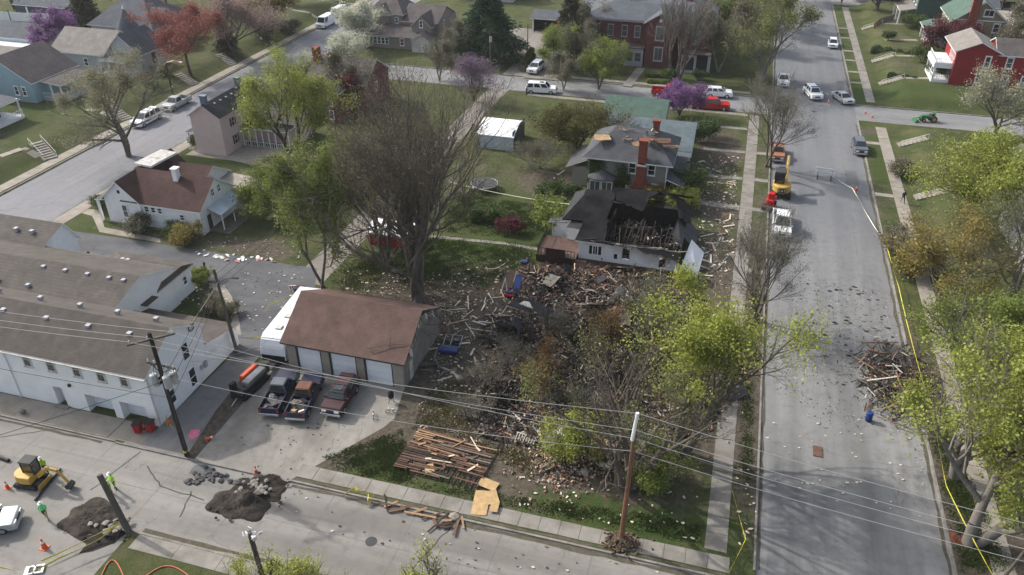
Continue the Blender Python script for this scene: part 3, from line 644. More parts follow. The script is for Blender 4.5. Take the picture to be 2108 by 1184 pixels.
# ---- three-bay garage
ga = thing('garage', 'tan three bay garage with brown roof and torn right gable wall', 'garage', (-30, 54, .1))
gh = [(-34.35,-31.85,.1,2.75),(-31.1,-28.45,.1,2.75),(-27.75,-25.05,.1,2.75)]
holed(ga, -35.25, -24.1, .1, 3.15, 50.0, .25, gh, 'stucco')
for h in gh:
    part(ga, 'door_frame', 'darkgrey', (h[0], h[0]+.13, 50.05, 50.2, .1, 2.75), (h[1]-.13, h[1], 50.05, 50.2, .1, 2.75), (h[0]+.13, h[1]-.13, 50.05, 50.2, 2.6, 2.75))
    garage_door(ga, h[0]+.13, h[1]-.13, .12, 2.6, 50.16, 'doorw', 4)
part(ga, 'wall', 'weathered', (-35.25, -35.05, 50.25, 58.6, .1, 3.15), (-35.05, -24.3, 58.4, 58.6, .1, 3.15))
mb = MB(); mb.add([(-24.1,50.25,.1),(-24.1,58.6,.1),(-24.1,58.6,3.1),(-24.1,56.3,4.3),(-24.1,55.2,4.6),(-24.1,50.25,3.15),(-24.3,50.25,.1),(-24.3,58.6,.1),(-24.3,58.6,3.1),(-24.3,56.3,4.3),(-24.3,55.2,4.6),(-24.3,50.25,3.15)],
   [(0,1,2,3,4,5),(11,10,9,8,7,6)]+[(i,i+6,(i+1)%6+6,(i+1)%6) for i in range(6)]); mb.build('gable_wall', M['weathered'], ga, world=True)
random.seed(5)
for i in range(9):       # clapboards
    z = .35+i*.3; y1 = 58.4-random.random()*.8-(2.6 if 3 < i < 8 else 0); MB().box(-24.098, -24.06, 50.4, y1, z, z+.25).build('clapboard', M['weathered'], ga, world=True)
part(ga, 'side_door', 'offwhite', (-24.09, -24.02, 51.3, 52.0, .15, 2.1))
for k in range(16):      # torn sheathing hanging off the gable
    y = 51.2+k*.45; z = 3.2+(.42*(y-50.2) if y < 54.4 else 1.75-.42*(y-54.4)); w = random.uniform(.3, .7); l = random.uniform(.3, 1.1)
    mb = MB(); mb.slab([(-24.0, y, z), (-24.0, y+w, z+.05), (-23.75-random.random()*.25, y+w*.8, z-l), (-23.7-random.random()*.3, y+w*.1, z-l*.8)], (.03, 0, 0)); mb.build('torn_sheathing', M[random.choice(['woodgrey','woodwhite','weathered','steel'])], ga, world=True)
for k in range(7):
    mb = MB(); y = 53.5+k*.7; mb.bar((-23.95, y, 3.9+random.uniform(-.4,.5)), (-23.6+random.random()*.3, y+random.uniform(1.2, 2.4), 2.2+random.uniform(-.8,.8)), .12, .03); mb.build('hanging_board', M[random.choice(['woodgrey','woodred','woodwhite'])], ga, world=True)
gable(ga, -35.25, -24.1, 50.0, 58.6, 3.15, 3.15, 5.55, 'x', 'stucco', 'r_garage', 'darkgrey', over=.35, rakes=.35, walls=False)
mb = MB(); mb.path([(-27.6,50.6,3.9),(-27.3,50.2,3.75),(-25.6,50.9,4.0),(-24.0,51.3,4.15)], .035); mb.path([(-25.9,50.9,4.0),(-25.9,51.7,4.35)], .02); b_ = mb.build('fallen_branch', M['polegrey']); tag(b_, 'thin bent fallen branch lying on the brown garage roof', 'branch')

# ---- white house with the brown roof
wh = thing('white_house', 'white cottage with dark red brown roof and white chimney by the left street', 'house', (-64, 74, .1))
gable(wh, -70.2, -65.3, 69.6, 79.5, .1, 3.45, 5.7, 'y', 'wsiding', 'r_brown', 'white', over=.35, rakes=.35)
gable(wh, -67.6, -57.4, 69.75, 76.8, .1, 3.3, 5.85, 'x', 'wsiding', 'r_brown', 'white', over=.3, rakes=.35)
gable(wh, -70.1, -60.6, 74.5, 80.6, .1, 3.3, 5.1, 'x', 'wsiding', 'r_brown', 'white', over=.3, rakes=.3)
mb = MB(); mb.slab([(-68.9,74.3,5.98),(-66.3,74.0,5.98),(-65.9,78.6,6.0),(-68.4,78.8,6.0)], .25, 0, 1); mb.build('flat_roof_top', [plain('peeling_white', (.5,.48,.46), .8, .25, 2.5, dirt=(.18,.15,.13)), M['white']], wh, world=True)
walls(wh, -61.5, -56.6, 76.8, 80.4, .1, 2.75, 'wsiding'); shed(wh, [(-61.8, 76.5, 3.1), (-56.2, 76.5, 2.85), (-56.2, 80.7, 2.85), (-61.8, 80.7, 3.1)], roof='r_tan')
mb = MB(); mb.box(-62.1, -61.5, 72.3, 73.0, 4.6, 6.75); mb.box(-62.2, -61.4, 72.2, 73.1, 6.75, 6.9); mb.build('chimney', M['white'], wh, world=True)
part(wh, 'attic_vent', 'black', (-68.05, -67.7, 69.55, 69.6, 4.2, 4.6))
win(wh, 'S', -67.6, 1.95, .6, 1.5, 69.6, 'wbglass' if 0 else 'white', 'wbglass')
for x in (-64.6, -63.7, -62.8): win(wh, 'S', x, 2.55, .5, .6, 69.75, 'white')
win(wh, 'S', -59.9, 2.1, .5, .6, 69.75, 'white')
for y in (72.7, 74.0): win(wh, 'E', y, 4.3, .5, .8, -57.4, 'white', mid='hv')
part(wh, 'door', 'darkgrey', (-57.4, -57.35, 70.9, 71.6, .2, 2.1))
mb = MB(); mb.slab([(-57.38,71.2,3.0),(-57.38,76.0,3.0),(-55.5,76.2,2.45),(-55.5,71.0,2.45)], .1, 0, 1); mb.build('porch_roof', [M['bluemetal'], M['white']], wh, world=True)
mb = MB()
for y in (71.3, 73.6, 75.9): mb.box(-55.75, -55.65, y, y+.1, .2, 2.4)
mb.build('porch_post', M['white'], wh, world=True)
part(wh, 'porch_floor', 'woodgrey', (-57.38, -54.6, 70.8, 76.4, .1, .3))
shed(wh, [(-71.6, 69.5, 3.0), (-70.2, 69.5, 3.2), (-70.2, 74.5, 3.2), (-71.6, 74.5, 3.0)]); part(wh, 'porch_column', 'white', (-71.5, -71.25, 69.6, 69.85, .1, 2.9), (-71.5, -71.25, 74.1, 74.35, .1, 2.9))
part(wh, 'foundation', 'slab', (-70.25, -57.35, 69.5, 69.6, .05, .3))

# ---- pink house
ph = thing('pink_house', 'pale pink two storey house with blue grey chimneys beside the left street', 'house', (-70, 95, .1))
gable(ph, -72.8, -68.1, 91.0, 100.5, .1, 5.75, 7.3, 'y', 'psiding', 'r_dark', 'psiding', over=.25, rakes=.25)
walls(ph, -68.1, -60.5, 97.4, 103, .1, 5.6, 'psiding'); hip(ph, -68.4, -60.5, 97.4, 103, 5.6, 6.8, -66, -62, 100, 100.6, 'r_dark', 'white', .3)
for y in (91.4, 99.8): mb = MB(); mb.box(-70.9, -70.1, y, y+.6, 6.6, 8.4); mb.box(-70.98, -70.02, y-.08, y+.68, 8.4, 8.55); mb.build('chimney', siding('blue_brick', (.13,.17,.24)) if y < 95 else bpy.data.materials['blue_brick'], ph, world=True)
win(ph, 'E', 93.9, 4.3, .55, 1.2, -68.1, 'psiding', shut='darkgrey'); win(ph, 'E', 93.9, 1.7, .55, 1.3, -68.1, 'psiding', shut='darkgrey')
for x in (-66.5, -64.5, -62.5): win(ph, 'S', x, 4.2, .55, 1.2, 97.4, 'white')
shed(ph, [(-68.1, 95.2, 2.9), (-60.3, 95.2, 2.9), (-60.3, 97.4, 3.2), (-68.1, 97.4, 3.2)], roof='r_dark')
for i in range(8): part(ph, 'porch_post', 'white', (-67.9+i*1.05, -67.78+i*1.05, 95.3, 95.42, .1, 2.8))
railing(ph, (-67.9, 95.35, .1), (-60.5, 95.35, .1), .8); part(ph, 'terrace', 'stone', (-74, -59, 89.9, 95.2, .05, .16))
shed(ph, [(-74.6, 91.6, 2.9), (-72.8, 91.6, 3.1), (-72.8, 95.5, 3.1), (-74.6, 95.5, 2.9)], roof='r_grey'); part(ph, 'porch_post', 'white', (-74.5, -74.35, 91.8, 91.95, .1, 2.8)); part(ph, 'porch_post', 'white', (-74.5, -74.35, 95.1, 95.25, .1, 2.8))
for i in range(4): part(ph, 'roof_vent', 'trimgrey', (-69.9, -69.65, 92.8+i*1.4, 93.05+i*1.4, 7.0, 7.15))
# house behind the green and bare trees
bh = thing('brick_house', 'dark brick house with purple grey roof mostly hidden behind the budding trees', 'house', (-60, 118, .1))
gable(bh, -66, -56, 112, 121, .1, 5.0, 7.6, 'x', 'brickwall', 'r_purple', 'offwhite'); gable(bh, -63, -58.4, 107, 114, .1, 5.0, 7.0, 'y', 'brickwall', 'r_purple', 'offwhite')
mb = MB(); mb.box(-66.2, -65.2, 115, 116, 5, 9.2); mb.build('chimney', M['chimred'], bh, world=True)
for x in (-61.8, -59.6): win(bh, 'S', x, 3.6, .6, 1.2, 107, 'white'); win(bh, 'S', x, 1.5, .6, 1.2, 107, 'white')
win(bh, 'E', 116, 3.6, .6, 1.2, -56, 'white')
gs = thing('garden_shed', 'dark roofed shed behind the trunk of the big bare tree', 'shed', (-40, 92, .1))
gable(gs, -49, -43.6, 90, 97.5, .1, 2.8, 4.0, 'x', 'greysid2', 'r_dark', 'white')
gs2 = thing('garden_shed', 'small red shed with white metal roof behind the big bare tree trunk', 'shed', (-36, 74.5, .1))
gable(gs2, -37.9, -33.5, 73.1, 76.3, .1, 1.7, 2.2, 'x', 'redsid', 'sheet', 'sheet', over=.2)
# carport with arched white roof, right of the big tree
ct = thing('carport', 'white metal arched carport with open dark side in the back yard', 'carport', (-32, 107, .1))
mb = MB(); n = 8
for i in range(n):
    a0 = i/n; a1 = (i+1)/n; f = lambda a: (103.9+6.6*a, 2.2+1.1*math.sin(math.pi*a))
    (ya, za), (yb, zb) = f(a0), f(a1); mb.slab([(-35.2, ya, za), (-29.5, ya, za), (-29.5, yb, zb), (-35.2, yb, zb)], .08)
mb.build('roof', M['sheet'], ct, world=True); part(ct, 'side_panel', 'bluemetal', (-35.2, -29.6, 103.95, 104.0, .1, 2.2)); part(ct, 'end_shade_sheet', 'darkgrey', (-29.8, -29.7, 104.1, 110.4, .1, 2.9))  # dark sheet across the open end stands in for the shaded inside
# ---- grey house with the brick chimney
gr = thing('grey_house', 'grey siding house with red brick chimney, ivy and storm damaged roof', 'house', (-11, 97, .1))
walls(gr, -16.7, -6.9, 93.5, 102, .1, 5.2, 'gsiding')
hip(gr, -16.7, -6.9, 93.5, 102, 5.25, 7.6, -14.4, -9.2, 96.9, 98.6, 'r_grey', 'white', .75)
walls(gr, -19.2, -16.7, 95.5, 101, .1, 2.7, 'gsiding'); shed(gr, [(-20.0, 95.0, 2.7), (-16.7, 95.0, 4.2), (-16.7, 101.5, 4.2), (-20.0, 101.5, 2.7)])
mb = MB(); mb.box(-10.5, -9.5, 92.75, 93.5, 3.0, 8.0); mb.box(-10.6, -9.4, 92.65, 93.55, 8.0, 8.2)
mb.add([(-11.0,92.75,.1),(-9.0,92.75,.1),(-9.0,92.75,2.2),(-9.5,92.75,3.0),(-10.5,92.75,3.0),(-11.0,92.75,2.2),(-11.0,93.5,.1),(-9.0,93.5,.1),(-9.0,93.5,2.2),(-9.5,93.5,3.0),(-10.5,93.5,3.0),(-11.0,93.5,2.2)], [(0,1,2,3,4,5)]+[(i,i+6,(i+1)%6+6,(i+1)%6) for i in range(6)])
mb.build('chimney', M['chimred'], gr, world=True); part(gr, 'chimney_band', 'offwhite', (-10.65, -9.35, 92.6, 92.72, 4.85, 5.05))
for x in (-11.2, -8.8): win(gr, 'S', x, 4.2, .75, 1.25, 93.5, 'white')
win(gr, 'S', -11.8, 1.9, .6, .65, 93.5, 'white', mid='v', fw=.16); win(gr, 'S', -8.2, 1.9, .6, .65, 93.5, 'white', mid='v', fw=.16)
mb = MB(); mb.box(-16.3, -13.4, 92.5, 93.5, .1, 2.6); mb.build('bay_wall', M['gsiding'], gr, world=True)
for x in (-15.6, -14.1): win(gr, 'S', x, 1.65, 1.2, 1.3, 92.5, 'white', 'wbglass', mid='v')
mb = MB(); ctr = (-14.85, 93.4, 3.7); rim = [(-16.8, 93.5, 2.75), (-16.5, 92.4, 2.75), (-15.6, 92.0, 2.75), (-14.1, 92.0, 2.75), (-13.2, 92.4, 2.75), (-12.9, 93.5, 2.75)]
mb.add([ctr]+rim+[(x, y, z-.14) for x, y, z in rim], [(0, i+1, i+2) for i in range(5)]+[(i+1, i+7, i+8, i+2) for i in range(5)]); mb.build('bay_roof', M['r_grey'], gr, world=True)
part(gr, 'corner_board', 'white', (-16.74, -16.6, 93.44, 93.5, .1, 5.1)); part(gr, 'corner_board', 'white', (-7.0, -6.86, 93.44, 93.5, .1, 5.1))
shed(gr, [(-6.9, 93.0, 3.4), (-4.6, 93.0, 2.6), (-4.6, 101.4, 2.6), (-6.9, 101.4, 3.4)], roof='r_grey')
for y in (93.1, 97, 101): part(gr, 'porch_post', 'white', (-5.0, -4.7, y, y+.3, .1, 2.5))
part(gr, 'porch_floor', 'slab', (-6.9, -4.6, 93, 101.4, .1, .45)); part(gr, 'porch_back', 'darkgrey', (-6.89, -6.8, 93.6, 101, .5, 2.5)); part(gr, 'porch_steps', 'slab2', (-6.6, -4.7, 91.6, 92.3, .05, .2), (-6.6, -4.7, 92.3, 93.0, .05, .35))
mb = MB()
for i in range(9): mb.box(-11.75, -11.15, 93.15, 93.22, .2+i*.2, .27+i*.2)
mb.box(-11.8, -11.72, 93.12, 93.25, .1, 2.0); mb.box(-11.18, -11.1, 93.12, 93.25, .1, 2.0); mb.build('ladder', M['white'], gr, world=True)
mb = MB(); mb.box(-9.6, -8.8, 98.4, 99.0, 6.6, 8.5); mb.box(-9.7, -8.7, 98.3, 99.1, 8.5, 8.8); mb.build('rear_chimney', M['brick'], gr, world=True)
# ---- long blue grey roofed house and the green roofed garage behind it
bl = thing('blue_roofed_house', 'house with a long blue grey shingle roof behind the damaged grey house', 'house', (-11, 107, .1))
gable(bl, -17.3, -5.0, 103.6, 112.6, .1, 3.3, 5.4, 'x', 'greysid2', 'r_blue', 'white', over=.4, rakes=.4)
shed(bl, [(-8.2, 102.2, 2.9), (-4.6, 102.2, 2.9), (-4.6, 104.2, 3.3), (-8.2, 104.2, 3.3)], roof='r_blue'); part(bl, 'porch_post', 'white', (-4.95, -4.75, 102.4, 102.6, .1, 2.8)); part(bl, 'porch_post', 'white', (-8.1, -7.9, 102.4, 102.6, .1, 2.8)); part(bl, 'porch_rail', 'bluemetal', (-7.8, -5.0, 102.4, 102.5, .2, 1.0))
win(bl, 'E', 108, 1.9, .7, 1.2, -5.0, 'white')
gg = thing('green_roofed_garage', 'low garage with plain dark green roof beside the purple redbud tree', 'garage', (-13, 118, .1))
gable(gg, -18.6, -9.8, 114.2, 122.8, .1, 3.0, 4.7, 'x', 'greysid2', 'r_green', 'white', over=.3)
# ---- brick mansion
mn = thing('brick_mansion', 'large dark red brick mansion with grey roof and white bay windows', 'house', (-18, 158, .1))
walls(mn, -29, -6.5, 152, 168, .1, 8.0, 'brickwall')
hip(mn, -29, -6.5, 152, 168, 8.1, 10.0, -25, -10, 157, 163, 'r_lead', 'trimgrey', .9)
gable(mn, -17.5, -12.5, 149.8, 156, .1, 8.2, 9.8, 'y', 'brickwall', 'r_lead', 'trimgrey', over=.6, rakes=.4)
walls(mn, -10.9, -6.0, 150.5, 152, .1, 8.0, 'brickwall')
for x, z in ((-27, 5.8), (-24.4, 5.8), (-21.8, 5.8), (-19.4, 5.8), (-27, 2.2), (-24.4, 2.2)): win(mn, 'S', x, z, .9, 1.9, 152, 'trimgrey', 'wbglass')
for z in (6.3, 2.6): win(mn, 'S', -15, z, 1.3, 2.2, 149.8, 'trimgrey', 'wbglass', mid='v', fw=.2)
mb = MB(); mb.tube((-15, 149.7, 8.6), (-15, 149.8, 8.6), .3, n=12); mb.build('round_window', M['white'], mn, world=True)
win(mn, 'S', -8.5, 5.8, 1.2, 1.9, 150.5, 'trimgrey', 'wbglass', fw=.2)
part(mn, 'porch_roof', 'r_purple', (-21.2, -17.6, 149.2, 152, 3.4, 3.6)); part(mn, 'porch_front', 'trimgrey', (-21.1, -20.8, 149.4, 149.7, .1, 3.4), (-18.0, -17.7, 149.4, 149.7, .1, 3.4), (-19.55, -19.3, 149.4, 149.7, .1, 3.4), (-20.8, -18.0, 149.45, 149.6, .1, 1.0), (-20.8, -18.0, 149.42, 149.66, 2.7, 3.4))
for x in (-20.2, -18.65): win(mn, 'S', x, 1.85, 1.0, 1.5, 149.45, 'trimgrey', 'wbglass', sill=False)
part(mn, 'side_porch_roof', 'r_purple', (-10.8, -5.4, 147.6, 150.5, 3.5, 3.7)); part(mn, 'side_porch_frame', 'trimgrey', (-10.7, -10.4, 147.8, 148.1, .1, 3.5), (-8.3, -7.9, 147.8, 148.1, .1, 3.5), (-10.4, -8.3, 147.82, 148.05, 3.0, 3.5), (-10.4, -8.3, 147.82, 148.05, .1, .6)); part(mn, 'porch_shade_sheet', 'darkgrey', (-10.4, -6, 150.44, 150.5, .1, 3.3))  # thin dark sheet behind the side porch stands in for its shade
part(mn, 'chimney', 'brick', (-11.6, -10.6, 160, 161.2, 9, 11.6)); part(mn, 'cornice', 'trimgrey', (-29.5, -6, 151.35, 151.6, 7.6, 8.0)); part(mn, 'east_porch', 'trimgrey', (-5.9, -5.4, 148, 148.4, .1, 3.5))
rw = thing('brick_outbuilding', 'small red brick outbuilding with chimney beside the gravel lane', 'shed', (-34, 150, .1))
gable(rw, -35.9, -31.8, 149, 156, .1, 4.6, 5.9, 'y', 'brick', 'r_lead', 'white'); part(rw, 'chimney', 'chimred', (-34.2, -33.5, 149.3, 150, 5, 7.2))
cg = thing('white_canopy', 'small white flat canopy over a parked car near the gravel lane', 'carport', (-33.2, 143, .1))
part(cg, 'canopy_roof', 'sheet', (-35.2, -31.6, 143.2, 147.6, 2.5, 2.62))
for x in (-35, -31.8):
    for y in (143.4, 147.3): part(cg, 'post', 'white', (x-.05, x+.05, y-.05, y+.05, .1, 2.5))
cp = thing('blue_carport', 'slate blue carport with two white posts at the top centre', 'carport', (-40.5, 171, .1))
gable(cp, -43.8, -37.6, 167.5, 174, 3.0, 3.0, 4.0, 'x', 'navysid', 'r_lead', 'white'); part(cp, 'wall', 'navysid', (-43.7, -37.7, 173.6, 173.9, .1, 3.0), (-37.9, -37.7, 168.5, 173.6, .1, 3.0), (-43.7, -43.5, 168.5, 173.6, .1, 3.0)); part(cp, 'post', 'white', (-43.6, -43.35, 167.7, 167.95, .1, 3.0)); part(cp, 'post', 'white', (-38.0, -37.75, 167.7, 167.95, .1, 3.0))
# ---- tan house top centre
th = thing('tan_house', 'tan house with grey purple gabled roofs and a long white sun porch window', 'house', (-66, 152, .1))
walls(th, -74, -66.5, 152.5, 160, .1, 5.6, 'tsiding'); hip(th, -74, -66.5, 152.5, 160, 5.7, 8.4, -71.5, -69.5, 156.5, 158, 'r_purple', 'offwhite', .4)
gable(th, -73.2, -68.6, 152.2, 156, 5.3, 5.5, 7.2, 'y', 'offwhite', 'r_purple', 'offwhite', over=.2); part(th, 'front_panel', 'tsiding', (-72.9, -69.2, 152.1, 152.15, 2.9, 5.3)); part(th, 'attic_window', 'black', (-71.1, -70.7, 152.12, 152.17, 5.9, 6.5))
walls(th, -66.5, -58.5, 152, 162, .1, 4.6, 'tsiding'); gable(th, -66.5, -59.0, 152, 162, 4.6, 4.6, 6.8, 'x', 'tsiding', 'r_purple', 'offwhite'); gable(th, -63.5, -59.5, 149.8, 156, .1, 4.4, 6.2, 'y', 'tsiding', 'r_purple', 'offwhite')
walls(th, -75.3, -62.5, 148.0, 152.5, .1, 2.5, 'tsiding'); shed(th, [(-75.7, 147.6, 2.6), (-62.0, 147.6, 2.6), (-62.0, 152.2, 3.9), (-75.7, 152.2, 3.9)], roof='r_purple', trim='offwhite')
for i in range(9): win(th, 'S', -74.8+i*.82, 1.55, .58, 1.2, 148.0, 'white', 'glass', sill=False, fw=.1)
win(th, 'S', -65.0, 1.5, .7, 1.2, 148.0, 'white', 'brick'); gable(th, -62.4, -58.8, 146.6, 150, .1, 2.5, 3.5, 'y', 'offwhite', 'r_purple', 'offwhite', over=.2); part(th, 'door', 'sheet', (-60.5, -59.7, 146.55, 146.6, .1, 2.2)); win(th, 'E', 154.5, 4.0, .6, 1.2, -58.5, 'white'); win(th, 'S', -61.5, 4.8, .5, 1.2, 149.8, 'white')
win(th, 'S', -67.8, 4.5, .6, 1.0, 152.5, 'white')
# ---- upper left houses
a1 = thing('light_blue_house', 'light blue house with grey brown gable roof and white porch', 'house', (-112, 104, 1.4))
gable(a1, -119, -107.5, 99, 109, 1.4, 4.8, 8.2, 'y', 'bsiding', 'r_purple', 'white', over=.4)
for x, z in ((-110.8, 3.2), (-109.3, 3.2), (-113.5, 6.2), (-115.9, 3.2)): win(a1, 'S', x, z, .6, 1.3, 99, 'white')
shed(a1, [(-107.5, 100.5, 4.6), (-103.4, 100.5, 4.1), (-103.4, 108, 4.1), (-107.5, 108, 4.6)], roof='r_purple'); railing(a1, (-107.3, 100.6, 1.9), (-103.5, 100.6, 1.9), .8); railing(a1, (-103.5, 100.6, 1.9), (-103.5, 107.8, 1.9), .8)
part(a1, 'porch_floor', 'greysid2', (-107.5, -103.4, 100.5, 108, 1.3, 1.9)); 
for x in (-105.6, -103.7): part(a1, 'porch_post', 'white', (x, x+.18, 100.55, 100.73, 1.9, 4.1))
a2 = thing('corner_porch_house', 'grey roofed house at the left edge with a white railed porch', 'house', (-112, 90, 1.4))
walls(a2, -125, -109.5, 84, 94, 1.4, 5.0, 'greysid2'); hip(a2, -125, -109.5, 84, 94, 5.0, 7.4, -120, -114, 88, 90, 'r_lead', 'white', .5)
shed(a2, [(-109.5, 86, 4.9), (-104.2, 86, 4.4), (-104.2, 93.2, 4.4), (-109.5, 93.2, 4.9)], roof='r_lead'); part(a2, 'porch_floor', 'white', (-109.5, -104.3, 86.1, 93.1, 1.2, 1.9)); railing(a2, (-109.4, 86.2, 1.9), (-104.4, 86.2, 1.9), .85); railing(a2, (-104.4, 86.2, 1.9), (-104.4, 93.0, 1.9), .85)
for x, y in ((-104.5, 86.2), (-104.5, 92.8), (-108.5, 86.2)): part(a2, 'porch_post', 'white', (x-.1, x+.1, y-.1, y+.1, 1.9, 4.5))
part(a2, 'porch_chair', 'darkgrey', (-107.5, -106.8, 90.5, 91.2, 1.9, 2.7)); part(a2, 'porch_steps', 'darkgrey', (-104.3, -101.2, 82.5, 85.5, 1.3, 1.6), (-104.3, -102.3, 82.5, 85.5, 1.6, 1.8))
a3 = thing('white_corner_house', 'white house with taupe roof and small glazed porch behind the tall bare tree', 'house', (-106, 120, 1.4))
gable(a3, -118, -107, 115, 125, 1.4, 4.8, 7.6, 'x', 'greysid2', 'r_taupe', 'white', over=.4); gable(a3, -108, -101.2, 117, 124, 1.4, 4.8, 7.8, 'y', 'greysid2', 'r_lead', 'white', over=.4)
shed(a3, [(-107.2, 113.5, 4.2), (-101.6, 113.5, 4.2), (-101.6, 117, 4.7), (-107.2, 117, 4.7)], roof='r_lead'); part(a3, 'porch_floor', 'white', (-107, -101.8, 113.7, 117, 1.2, 2.0))
for x in (-107, -105.3, -103.6, -102): part(a3, 'porch_post', 'white', (x-.08, x+.08, 113.75, 113.9, 2.0, 4.1))
win(a3, 'S', -105.7, 3.2, .6, 1.2, 117, 'white'); win(a3, 'E', 120.5, 3.3, .7, 1.5, -101.2, 'brick'); win(a3, 'S', -111, 3.2, .7, 1.2, 115, 'white')
a4 = thing('turret_house', 'slate roofed house with a conical turret roof left of the red tree', 'house', (-114, 137, 1.4))
walls(a4, -122, -108, 130, 142, 1.4, 5.4, 'greysid2'); hip(a4, -122, -108, 130, 142, 5.4, 9.4, -117.5, -112.5, 135, 137.5, 'r_lead', 'white', .5)
gable(a4, -112, -108, 132, 137, 5.4, 6.6, 8.2, 'x', 'greysid2', 'r_lead', 'white'); win(a4, 'E', 134.2, 6.4, .6, .8, -108, 'white')
mb = MB(); mb.tube((-113, 129.4, 4.6), (-113, 129.4, 9.0), 2.6, .05, 18, cap=False); mb.build('turret_roof', M['r_lead'], a4, world=True, smooth=True); mb = MB(); mb.tube((-113, 129.4, 1.4), (-113, 129.4, 4.6), 2.2, 2.2, 18); mb.build('turret', M['greysid2'], a4, world=True); mb = MB(); mb.tube((-113, 129.4, 9.0), (-113, 129.4, 9.6), .2, .05, 8); mb.build('finial', M['white'], a4, world=True)
a5 = thing('white_garage', 'long low white garage with grey roof behind the purple redbud', 'garage', (-131, 127, 1.4))
gable(a5, -140, -123.5, 122, 130, 1.4, 4.0, 5.8, 'x', 'sheet', 'r_lead', 'white'); 
a6 = thing('dark_outbuilding', 'dark navy outbuilding with slate roof at the top left', 'garage', (-146, 150, 1.4))
gable(a6, -153, -139.5, 143, 151, 1.4, 4.4, 6.4, 'x', 'navysid', 'r_lead', 'white'); part(a6, 'door', 'white', (-150, -149.6, 142.9, 142.98, 1.4, 4.0))
a7 = thing('far_white_shed', 'pale grey roofed shed at the far left edge', 'shed', (-126, 116, 1.4))
gable(a7, -134, -122, 111, 117, 1.4, 3.8, 5.0, 'x', 'greysid2', 'r_taupe', 'white')
a8 = thing('metal_roofed_shed', 'low shed with blue metal roof at the far left edge', 'shed', (-130, 122, 1.4)); gable(a8, -142, -127.5, 117.5, 121.5, 1.4, 3.2, 3.7, 'x', 'darkgrey', 'bluemetal', 'white')
def board_fence(pts, h, mat, label, w=1.9):
    r = thing('board_fence', label, 'fence', g3(*pts[0])); 
    for (xa, ya), (xb, yb) in zip(pts[:-1], pts[1:]):
        d = Vector((xb-xa, yb-ya)); n = max(1, round(d.length/w))
        for i in range(n):
            a = Vector((xa, ya))+d*(i/n); b = Vector((xa, ya))+d*((i+1)/n)
            mb = MB(); mb.bar((a.x, a.y, gz(*a)+h/2+.05), (b.x-d.normalized().x*.05, b.y-d.normalized().y*.05, gz(*b)+h/2+.05), .05, h); mb.build('fence_panel', M[mat], r, world=True)
            mb = MB(); mb.box(a.x-.06, a.x+.06, a.y-.06, a.y+.06, gz(*a), gz(*a)+h+.15); mb.build('post', M[mat], r, world=True)
    return r
board_fence([atg(60,83)[:2], atg(125,104)[:2]], 1.5, 'sheet', 'white panel fence in front of the purple redbud on the left')
board_fence([(-160, 140), (-148, 141), (-138, 143)], 1.8, 'sheet', 'white panel fence at the very top left corner')
for i, (x, y, wl, rf, lab) in enumerate(((-165, 170, 'tsiding', 'r_purple', 'distant tan house beyond the top left fence'), (-140, 190, 'brickwall', 'r_lead', 'distant brick house behind the dark conifer at top left'), (-118, 205, 'greysid2', 'r_grey', 'distant grey house above the red tree'),
      (-62, 196, 'greysid2', 'r_lead', 'distant pale house behind the tan house'), (-30, 192, 'wsiding', 'r_grey', 'distant white house behind the mansion roof'), (-12, 200, 'greysid2', 'r_dark', 'distant dark roofed house right of the mansion'))):
    h_ = thing('distant_house', lab, 'house', (x, y, .1)); gable(h_, x-7, x+7, y-4, y+5, .1, 5, 8, 'x', wl, rf, 'white')
    for k in (-4, 0, 4): win(h_, 'S', x+k, 3, .8, 1.3, y-4, 'white')
# ---- right side: red house, olive house, green house
Z1 = 1.42
rh = thing('red_house', 'deep red two storey house with white porch and balcony', 'house', (40, 156, Z1))
gable(rh, 34.3, 40.7, 149.5, 158.5, Z1, 7.2, 8.7, 'y', 'redsid', 'r_taupe', 'white', over=.55, rakes=.55)
gable(rh, 40.7, 62, 149.9, 157.5, Z1, 6.9, 8.6, 'x', 'redsid', 'r_purple', 'white', over=.4, rakes=.3)
win(rh, 'S', 39.2, 5.6, .7, 1.7, 149.5, 'white', fw=.16)
for x in (42.6, 45.6, 48.6, 51.6): win(rh, 'S', x, 5.6, .8, 1.6, 149.9, 'white', 'wbglass', fw=.16); win(rh, 'S', x, 2.7, .8, 1.6, 149.9, 'white', 'wbglass', fw=.16)
win(rh, 'S', 38.6, 2.9, .7, 1.4, 149.5, 'white', fw=.16)
for y in (150.6, 152.2, 153.8): win(rh, 'W', y, 5.5, .6, 1.8, 34.3, 'white', 'redsid', fw=.16)
part(rh, 'balcony_deck', 'white', (31.6, 34.3, 150.2, 157, 4.5, 4.75)); part(rh, 'porch_floor', 'white', (31.6, 34.3, 150.2, 157, Z1-.2, Z1+.5))
for y in (150.3, 152.4, 154.6, 156.7): part(rh, 'porch_column', 'white', (31.65, 31.95, y, y+.25, Z1+.5, 4.5))
part(rh, 'porch_beam', 'white', (31.55, 34.3, 150.1, 150.19, 3.9, 4.8), (31.45, 31.54, 150.1, 157.1, 3.9, 4.8))
railing(rh, (31.7, 150.25, 4.75), (34.2, 150.25, 4.75), .7, name='balcony_railing'); railing(rh, (31.7, 150.25, 4.75), (31.7, 157, 4.75), .7, name='balcony_railing')
railing(rh, (31.7, 150.3, Z1+.5), (34.2, 150.3, Z1+.5), .8); railing(rh, (31.7, 150.3, Z1+.5), (31.7, 157, Z1+.5), .8)
part(rh, 'porch_inner_wall', 'darkgrey', (34.24, 34.3, 150.4, 156.8, Z1+.5, 3.9)); part(rh, 'chimney', 'white', (51, 51.7, 155.5, 156.2, 7.6, 9.8))
